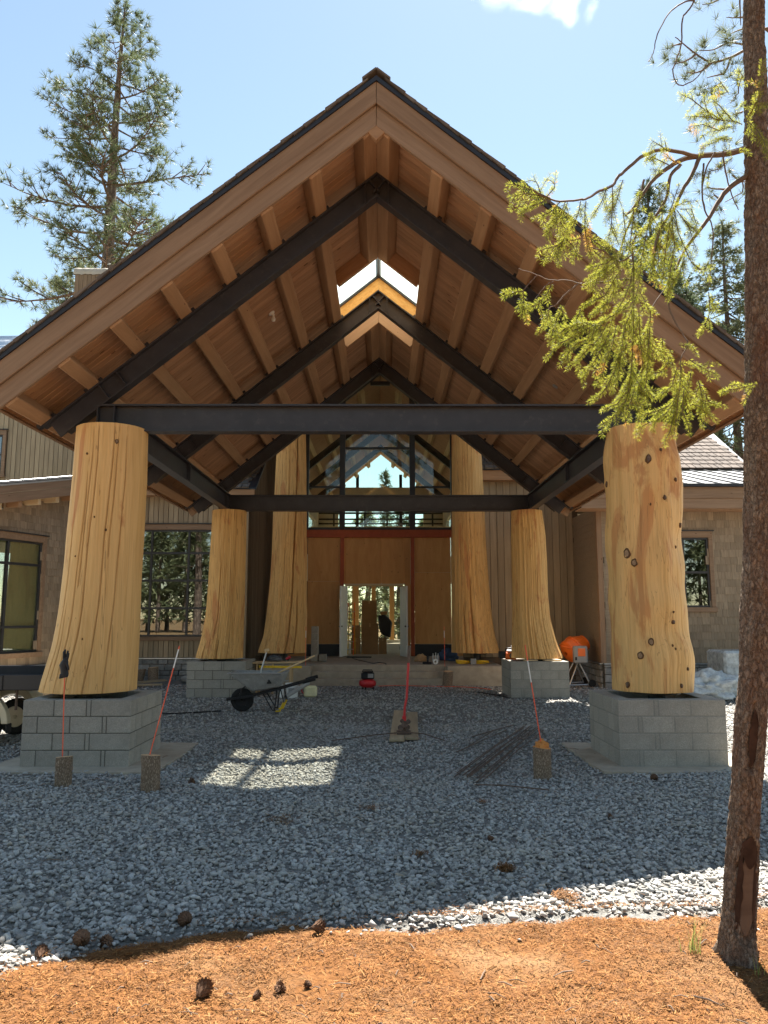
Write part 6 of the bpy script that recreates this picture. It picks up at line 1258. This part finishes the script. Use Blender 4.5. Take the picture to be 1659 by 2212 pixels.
b.prism(prof + pin, 0, .10, axes((cxw, 11.26, czw), (1, 0, 0), (0, 0, 1), (0, -1, 0))); b.build('fender', m_beige, uv, bevel=.008); b = MB(); b.prism(prof + pin, 0, .4, axes((cxw, 12.5, czw), (1, 0, 0), (0, 0, 1), (0, -1, 0))); b.build('fender', m_beige, uv, bevel=.008); b = MB(); b.box(-7.6, -5.98, 11.1, 12.3, .52, .74); b.build('body', m_beige, uv, bevel=.04)
b = MB(); b.box(-5.37, -5.34, 11.16, 11.3, .18, .31); b.build('mud_flap', m_black, uv, bevel=.01)
for y in (11.22, 12.3):
    Mw = Matrix.Translation((cxw, y, .28)) @ Matrix.Rotation(R(90), 4, 'X'); b = MB(); b.lathe([(.16, -.09), (.24, -.10), (.275, -.07), (.28, 0), (.275, .07), (.24, .10), (.16, .09)], Mw, 28, False); w_ = b.build('wheel', m_rubber, uv, True); b = MB(); b.lathe([(.162, -.07), (.15, -.05), (.05, .06), (.03, .085), (.02, .09), (.05, .07), (.15, .06), (.162, .08)], Mw, 20); b.build('rim', m_beige, w_, True)
# ---- debris by the left wing, wrapped stacks by the right wing
m_wrapl = plain('pale_wrapping', (.62, .56, .46), .6, .4, nscale=3)
for k, (x, y, sx, sy, sz, mm, lab) in enumerate(((-7.6, 17.9, .50, .35, .22, m_card, 'crumpled brown cardboard heap in the sun behind the left pedestal'), (-8.25, 18.3, .55, .4, .13, m_wrapl, 'pale crumpled wrapping beside the brown cardboard heap'), (-6.9, 18.4, .40, .3, .09, m_wrapl, 'flat pale wrapping sheet partly behind the smooth log column'))): lump('packaging_scrap', lab, 'packaging', (x, y, 0), sx, sy, sz, mm, 10 + k, 'crumpled packaging on the gravel', .4, 1.8)
lump('boulder', 'small rounded boulder left of the rear left pedestal', 'boulder', (-5.35, 21.6, 0), .26, .2, .16, m_stonev, 31, amp=.15, freq=1.2)
for k, (a, c, w, lab) in enumerate((((-7.0, 20.6, .06), (-5.9, 21.2, .10), .2, 'rough slab of bark wood lying before the firewood stumps'), ((-6.9, 20.3, .04), (-5.8, 20.5, .05), .16, 'second rough slab lying flat nearest the smooth log column'))): tag(piece('wood_slab', a, c, w, .045, m_oldboard, None), lab, 'slab')
def film(name, col, alpha):
    t = NT(name); n1 = t.noise(t.coords((9, 9, 9)), 1, 4); t.bump(n1, 1.0, .05); t.fin(col, .2, .6); tr = t.n('BsdfTransparent'); mxx = t.n('MixShader'); f = t.ramp(n1, [(.3, (alpha - .25,) * 3), (.7, (min(1, alpha + .2),) * 3)]); t.l(f, mxx.inputs[0]); t.l(tr.outputs[0], mxx.inputs[1]); t.l(t.b.outputs[0], mxx.inputs[2]); t.l(mxx.outputs[0], t.out.inputs[0]); return t.m
m_film = film('plastic_film', (.62, .66, .66), .7)
lump('plastic_sheet', 'crumpled clear plastic sheeting on the gravel right of the knotty column', 'plastic sheet', (7.35, 17.3, 0), .75, .5, .34, m_film, 41, amp=.55, freq=2.4, sub=5)
lump('plastic_sheet', 'smaller flat heap of clear plastic nearest the front right pedestal', 'plastic sheet', (6.75, 17.6, 0), .5, .4, .20, m_film, 43, amp=.5, freq=2.6, sub=5)
wp = thing('wrapped_stack', 'tall stack wrapped in clear plastic standing behind the bark trunk', 'wrapped pallet', (8.4, 18.2, 0)); b = MB(); b.box(7.95, 9.1, 17.9, 18.8, .1, .98); b.build('load', m_grey, wp, bevel=.03); b = MB(); b.box(7.9, 9.15, 17.85, 18.85, .0, 1.03); b.build('wrap', m_film, wp, bevel=.05)
for i in range(4): piece('pallet_board', (7.95, 17.95 + .26 * i, .06), (9.1, 17.95 + .26 * i, .06), .1, .03, m_oldboard, wp)
# ---- porch clutter
G = 'blocks piled on the porch'
for k, (x, z, lab) in enumerate(((-2.0, 0, 'loose grey block at the bottom of the tall stack on the porch'), (-2.0, 1, 'loose grey block second from the bottom of the tall stack on the porch'), (-2.0, 2, 'loose grey block in the middle of the tall stack on the porch'), (-2.0, 3, 'loose grey block second from the top of the tall stack on the porch'), (-2.0, 4, 'loose grey block on top of the tall stack on the porch'), (-1.76, 0, 'loose grey block standing alone right of the tall stack on the porch'))):
    o = piece('concrete_block', (x, 22.75, .61 + .205 * z), (x, 23.14, .61 + .205 * z), .20 - .003 * z, .2, m_block, None); tag(o, lab, 'block', G)
lump('paper_bag', 'crumpled beige paper bag on the porch right of the doors', 'bag', (1.14, 22.9, .5), .17, .13, .14, m_card, 51, amp=.35)
for k, x in enumerate((1.52, 1.60, 1.67)):
    t_ = thing('bottle', ('left', 'middle', 'right')[k] + ' one of three small white bottles on the porch', 'bottle', (x, 23.1 + .05 * (k % 2), .5), 'white bottles on the porch'); b = MB(); b.lathe([(.033, 0), (.035, .005), (.035, .15), (.014, .18), (.014, .20)], Matrix.Translation((x, 23.1 + .05 * (k % 2), .502)), 14); b.build('body', m_white, t_, True); b = MB(); b.lathe([(.016, .20), (.016, .225 + .02 * (k == 1))], Matrix.Translation((x, 23.1 + .05 * (k % 2), .502)), 12); b.build('cap', m_white, t_, True)
lump('tool_bag', 'dark blue tool bag on the porch partly behind the tall right column', 'bag', (1.98, 23.2, .5), .30, .2, .24, m_blue, 53, amp=.3)
t_ = thing('nail_gun', 'small black power tool lying on the porch edge above the steps', 'power tool', (1.28, 21.55, .5)); b = MB(); b.box(1.12, 1.38, 21.48, 21.60, .503, .57); b.build('body', m_black, t_, bevel=.02); b = MB(); b.box(1.24, 1.29, 21.5, 21.58, .57, .74); b.build('handle', m_black, t_, bevel=.012)
b = MB(); b.lathe([(.03, -.03), (.075, -.03), (.075, .03), (.03, .03)], Matrix.Translation((1.48, 21.5, .578)) @ Matrix.Rotation(R(82), 4, 'X'), 20, False); tag(b.build('tape_roll', m_white, None, True), 'roll of white tape standing beside the black power tool on the porch edge', 'tape')
def coil(name, label, cat, x, y, z, rx, ry, turns, r, material, seed):
    pts = []; rr_ = random.Random(seed)
    for i in range(turns * 16): a = i / 16 * 2 * math.pi; k = 1 + .12 * math.sin(i * .37 + seed); pts.append((x + rx * k * math.cos(a), y + ry * k * math.sin(a), z + r + .012 * (i / 16) + .02 * (1 + math.sin(a * 1.0 + i * .05))))
    b = MB(); b.tube(pts, r, 6); return tag(b.build(name, material, None, True), label, cat)
coil('extension_cord', 'coiled yellow extension cord on the porch at the foot of the tall right column', 'cord', 2.28, 21.7, .5, .20, .11, 6, .009, m_yellow, 1); coil('extension_cord', 'second coiled yellow cord on the porch, right of the grey outlet box', 'cord', 2.78, 21.72, .5, .19, .10, 5, .009, m_yellow, 2)
b = MB(); b.box(2.46, 2.61, 21.50, 21.56, .502, .66); tag(b.build('outlet_box', m_grey, None, bevel=.006), 'small grey outlet box between two coiled yellow cords on the porch', 'outlet box')
def cable(label, pts, r, material, cat='cable', name='cable'):
    P = [Vector(p) for p in pts]; out = []
    for i in range(len(P) - 1):
        p0, p1, p2, p3 = P[max(0, i - 1)], P[i], P[i + 1], P[min(len(P) - 1, i + 2)]
        for t in (0, .2, .4, .6, .8): out.append(.5 * ((2 * p1) + (p2 - p0) * t + (2 * p0 - 5 * p1 + 4 * p2 - p3) * t * t + (3 * p1 - p0 - 3 * p2 + p3) * t ** 3))
    out.append(P[-1]); b = MB(); b.tube(out, r, 6); return tag(b.build(name, material, None, True), label, cat)
cable('black cable looping from the doorway over the porch floor', [(-1.1, 25.5, .51), (-.8, 23.8, .51), (-.45, 22.6, .51), (-.25, 21.9, .51), (-.1, 22.3, .51), (.1, 21.8, .51), (.1, 21.38, .51)], .011, m_black)
cable('thin orange hose lying on the gravel before the steps', [(-.1, 20.2, .03), (.4, 20.35, .03), (.9, 20.25, .03), (1.5, 20.1, .03), (2.2, 19.9, .03), (2.7, 19.3, .03)], .009, m_rod, 'hose', 'hose')
cable('black hose lying on the gravel from the left pedestal to the wheelbarrow wheel', [(-5.2, 14.6, .03), (-4.4, 14.5, .03), (-3.7, 14.7, .03), (-3.1, 15.0, .03)], .014, m_black, 'hose', 'hose')
cable('black cord lying on gravel left of the rear right pedestal', [(2.3, 18.6, .03), (2.5, 18.2, .03), (2.75, 17.7, .03), (2.8, 17.45, .03)], .013, m_black)
b = MB(); b.box(-1.15, -.35, 24.9, 25.5, .502, .515); tag(b.build('door_mat', m_rubber), 'black mat on the porch before the double doors', 'mat')
# ---- inside the hall
G = 'cardboard boxes inside the hall'
for (x0, x1, y0, y1, z0, z1, lab) in ((-.76, -.14, 28, 28.6, .462, 1.56, 'large brown carton on the hall floor seen through the open doors'), (-.75, -.20, 28.02, 28.55, 1.534, 2.40, 'brown carton stacked on top of the large carton in the hall'), (-.13, .16, 28.05, 28.5, .462, 1.05, 'short brown carton right of the large carton in the hall'), (-1.14, -.80, 28.2, 28.7, .462, 1.02, 'pale carton behind the ladder in the hall'), (-1.12, -.82, 28.25, 28.7, 1.024, 1.5, 'upper pale carton behind the ladder in the hall')):
    t_ = thing('cardboard_box', lab, 'box', ((x0 + x1) / 2, (y0 + y1) / 2, z0), G); b = MB(); b.box(x0, x1, y0, y1, z0, z1); b.build('carton', m_card, t_, bevel=.006); b = MB(); b.box((x0 + x1) / 2 - .03, (x0 + x1) / 2 + .03, y0 - .003, y1, z1 - .12, z1 + .003); b.build('packing_tape', m_lumber, t_)
ld = thing('stepladder', 'orange and yellow stepladder standing behind the left white door', 'ladder', (-1.0, 27.3, .46))
for dx in (0, .34): b = MB(); b.bar((-1.36 + dx, 27.2, .462), (-1.22 + dx * .7, 27.45, 2.3), .03, .06); b.build('side_rail', m_orange, ld)
for k in range(6): f = (k + .8) / 7; piece('rung', (-1.36 + .14 * f, 27.2 + .25 * f, .46 + 1.84 * f), (-1.02 + .04 * f, 27.2 + .25 * f, .46 + 1.84 * f), .07, .025, m_galv, ld)
b = MB(); b.bar((-1.25, 27.95, .462), (-1.16, 27.5, 2.25), .03, .04); b.bar((-.98, 27.95, .462), (-1.0, 27.5, 2.25), .03, .04); b.build('rear_leg', m_yellow, ld)
sb = thing('softbox_lamp', 'black folded umbrella softbox leaning right of the cartons in the hall', 'softbox', (.06, 28.0, .46))
b = MB(); b.prism([(-.16, 1.85), (.12, 1.88), (.36, 1.62), (.30, 1.05), (-.05, 1.2), (-.12, 1.45)], 0, .28, axes((0, 28.0, 0), (1, 0, 0), (0, 0, 1), (0, -1, 0))); b.build('shade', m_black, sb, bevel=.04); b = MB(); b.box(-.06, .18, 27.8, 27.95, 1.88, 2.0); b.build('top_clamp', m_card, sb, bevel=.01)
b = MB(); b.tube([(.16, 28.3, .46), (.1, 28.2, 1.2)], .015, 8); b.build('stand', m_frame, sb, True)
# ---- pine cones, grass, litter clumps
m_cone = plain('pine_cone_scale', (.13, .07, .04), .8, .2, nscale=60, namt=.4, objvar=.25)
def cone_mesh():
    b = MB(); gold = 2.39996; n = 58
    for i in range(n):
        f = i / (n - 1); z = f; r = .46 * math.sin(math.pi * (.10 + .84 * f)) ** .75; a = i * gold; M = Matrix.Translation((0, 0, z * 1.25 - .62)) @ Matrix.Rotation(a, 4, 'Z') @ Matrix.Translation((r * .55, 0, 0)) @ Matrix.Rotation(R(-38 + 60 * (f - .4)), 4, 'Y')
        b.add([M @ Vector(v) for v in ((0, -.05, -.02), (0, .05, -.02), (.30 + .12 * (1 - f), .12, .0), (.42 + .14 * (1 - f), 0, .05), (.30 + .12 * (1 - f), -.12, .0), (.2, 0, .07))], [(0, 1, 5), (1, 2, 5), (2, 3, 5), (3, 4, 5), (4, 0, 5), (0, 4, 3, 2, 1)])
    b.lathe([(.04, -.58), (.16, -.4), (.20, 0), (.13, .4), (.03, .6)], None, 10); return b.mesh('pine_cone')
cm = cone_mesh()
for x, y, s, lab in ((-1.18, 4.86, .052, 'pine cone on the gravel edge above the shaded soil strip'), (-1.70, 4.60, .056, 'large dark pine cone at the left end of the shaded soil strip'), (-1.87, 4.46, .042, 'small pine cone half in the sun at the left gravel edge'), (-.86, 3.92, .050, 'sunlit pine cone alone on the orange needles at the bottom'), (-.49, 3.98, .032, 'small pale pine cone right of the lone sunlit cone'), (-.60, 3.90, .024, 'tiny broken pine cone between two cones on the needles'), (3.08, 8.92, .05, 'black pine cone on the gravel before the front right pedestal'), (-.37, 4.66, .045, 'pine cone on the shaded soil strip near its right end'), (-1.58, 4.62, .045, 'pine cone lying against the large dark cone on the soil strip'), (-.36, 4.0, .022, 'very small cone on the sunlit needles nearest the middle'), (-2.42, 8.3, .0, ''), (-2.1, 8.75, .042, 'brown pine cone on the gravel right of the leaning rod stump'), (.9, 6.6, .03, 'brown cone lying in the middle of the shaded gravel'), (2.1, 7.3, .028, 'brown cone on the gravel in front of the rebar bundle'), (-1.93, 3.95, .03, 'dark cone at the left border on the orange needles')):
    if s == 0: continue
    o = obj('pine_cone', cm, m_cone); zf = litter_z if y < edge(x) else gravel_z; o.location = (x, y, zf(x, y) + s * .75); s *= 1.4; o.scale = (s, s, s); o.rotation_euler = (R(rng.uniform(50, 110)), R(rng.uniform(-40, 40)), rng.uniform(0, 6)); tag(o, lab, 'pine cone', 'fallen pine cones')
m_grass = leafy('grass_blade', (.14, .19, .04), (.34, .33, .10), .35, 8)
def grass(label, x, y, n, h, seed, spread=.05):
    r = random.Random(seed); b = MB()
    for i in range(n):
        a = r.uniform(0, 6.28); d = r.uniform(.02, .6); L = h * r.uniform(.5, 1.1); x0 = x + r.gauss(0, spread * .5); y0 = y + r.gauss(0, spread * .5); z = litter_z(x0, y0) - .005; w = .0028; sx, sy = -math.sin(a) * w, math.cos(a) * w; vs = []
        for t in (0, .35, .7, 1): k = d * L * t * t * 1.2; vs += [(x0 + math.cos(a) * k - sx * (1 - t), y0 + math.sin(a) * k - sy * (1 - t), z + L * (t - .25 * d * t * t)), (x0 + math.cos(a) * k + sx * (1 - t) + 1e-5, y0 + math.sin(a) * k + sy * (1 - t), z + L * (t - .25 * d * t * t))]
        b.add(vs, [(2 * q, 2 * q + 1, 2 * q + 3, 2 * q + 2) for q in range(3)])
    return tag(b.build('grass_tuft', m_grass), label, 'grass')
grass('thin green grass tuft on the needles left of the bark trunk', 1.69, 4.40, 22, .22, 1); grass('few grass blades at the foot of the bark trunk', 1.93, 4.16, 7, .16, 2, .03)
def clump(label, x, y, n, r):
    xx = x + nr.normal(0, r, n); yy = y + nr.normal(0, r, n); z = np.array([gravel_z(a, c) for a, c in zip(xx, yy)]) + nr.uniform(.015, .04, n); a = nr.uniform(0, 6.28, n); L = nr.uniform(.015, .03, n)
    d = np.stack([np.cos(a), np.sin(a), nr.normal(0, .4, n)], 1) * L[:, None]; s = np.stack([-np.sin(a), np.cos(a), 0 * a], 1) * .002; c = np.stack([xx, yy, z], 1)
    o = obj('needle_clump', np_mesh('needle_clump', np.stack([c - d - s, c - d + s, c + d + s, c + d - s], 1).reshape(-1, 3), np.arange(4 * n).reshape(n, 4)), m_needle); o['kind'] = 'stuff'; return o
for x, y, n, r in ((.90, 5.85, 260, .035), (1.2, 5.25, 300, .04), (-.9, 7.2, 120, .08), (1.0, 7.9, 60, .03), (-.1, 7.6, 70, .05), (.3, 6.2, 60, .03)): clump('', x, y, n, r)
# ---- twigs, chips and bark bits strewn over the gravel
tw = MB(); r_ = random.Random(19)
for i in range(70):
    y = r_.uniform(5.2, 13); x = r_.uniform(-.5, .5) * (y * .95); a = r_.uniform(0, 6.28); L = r_.uniform(.05, .22) if i % 3 else r_.uniform(.02, .05); z = gravel_z(x, y) + .035
    if y < edge(x) + .15: continue
    c_, s_ = math.cos(a) * L / 2, math.sin(a) * L / 2; tw.tube([(x - c_, y - s_, z), (x + r_.uniform(-.01, .01), y, z + .008), (x + c_, y + s_, z - .004)], [.004, .0035, .002], 5)
for i in range(130):
    y = r_.uniform(3.6, 5.1); x = r_.uniform(-.55, .6) * y
    if y > edge(x) + .02: continue
    a = r_.uniform(0, 6.28); L = r_.uniform(.015, .05) if i % 4 else r_.uniform(.06, .16); z = litter_z(x, y) + .012; c_, s_ = math.cos(a) * L / 2, math.sin(a) * L / 2; q_ = r_.uniform(.0015, .0045)
    tw.tube([(x - c_, y - s_, z), (x + r_.uniform(-.008, .008), y, z + .008), (x + c_, y + s_, z - .002)], [q_, q_ * .9, q_ * .5], 5)
tw = tw.build('fallen_twigs', m_twig); tw['kind'] = 'stuff'
# ---- cloud, a small wisp high above the ridge
b = MB(); b.box(-1, 1, -.6, .6, -.62, .9); cl = b.build('cloud', None); cl.location = (163, 720, 641); cl.scale = (82, 60, 46); tag(cl, kind='structure')
t = NT('cloud_vapour'); t.t.nodes.remove(t.b); tc = t.n('TexCoord'); v = tc.outputs['Object']
vv = t.n('VectorMath', {'operation': 'MULTIPLY'}); t.l(v, vv.inputs[0]); vv.inputs[1].default_value = (2.0, 1.4, 1.5); n1 = t.noise(vv.outputs[0], 1.5, 9, .62, .4)
def blob(cx, cz, rx, rz):
    s = t.n('VectorMath', {'operation': 'SUBTRACT'}); t.l(v, s.inputs[0]); s.inputs[1].default_value = (cx, 0, cz); m_ = t.n('VectorMath', {'operation': 'MULTIPLY'}); t.l(s.outputs[0], m_.inputs[0]); m_.inputs[1].default_value = (1 / rx, 1 / .5, 1 / rz); L = t.n('VectorMath', {'operation': 'LENGTH'}); t.l(m_.outputs[0], L.inputs[0]); return t.math('SUBTRACT', 1.0, L.outputs['Value'])
f = blob(-.38, .36, .55, .42)
for q in ((.0, .2, .42, .42), (.30, -.08, .28, .28), (.40, -.3, .16, .2), (.70, -.16, .13, .13)): f = t.math('MAXIMUM', f, blob(*q))
dn = t.math('SUBTRACT', t.math('ADD', t.math('MULTIPLY', f, .55), n1), .64)
dn = t.math('MULTIPLY', t.math('MAXIMUM', dn, 0.0), t.math('GREATER_THAN', f, 0.0)); dn = t.math('MULTIPLY', dn, .02)
pv = t.n('VolumeScatter', Color=(1, 1, 1, 1), Anisotropy=.55); t.l(dn, pv.inputs['Density']); t.l(pv.outputs[0], t.out.inputs['Volume']); cl.data.materials.append(t.m)
S.cycles.volume_bounces = 2
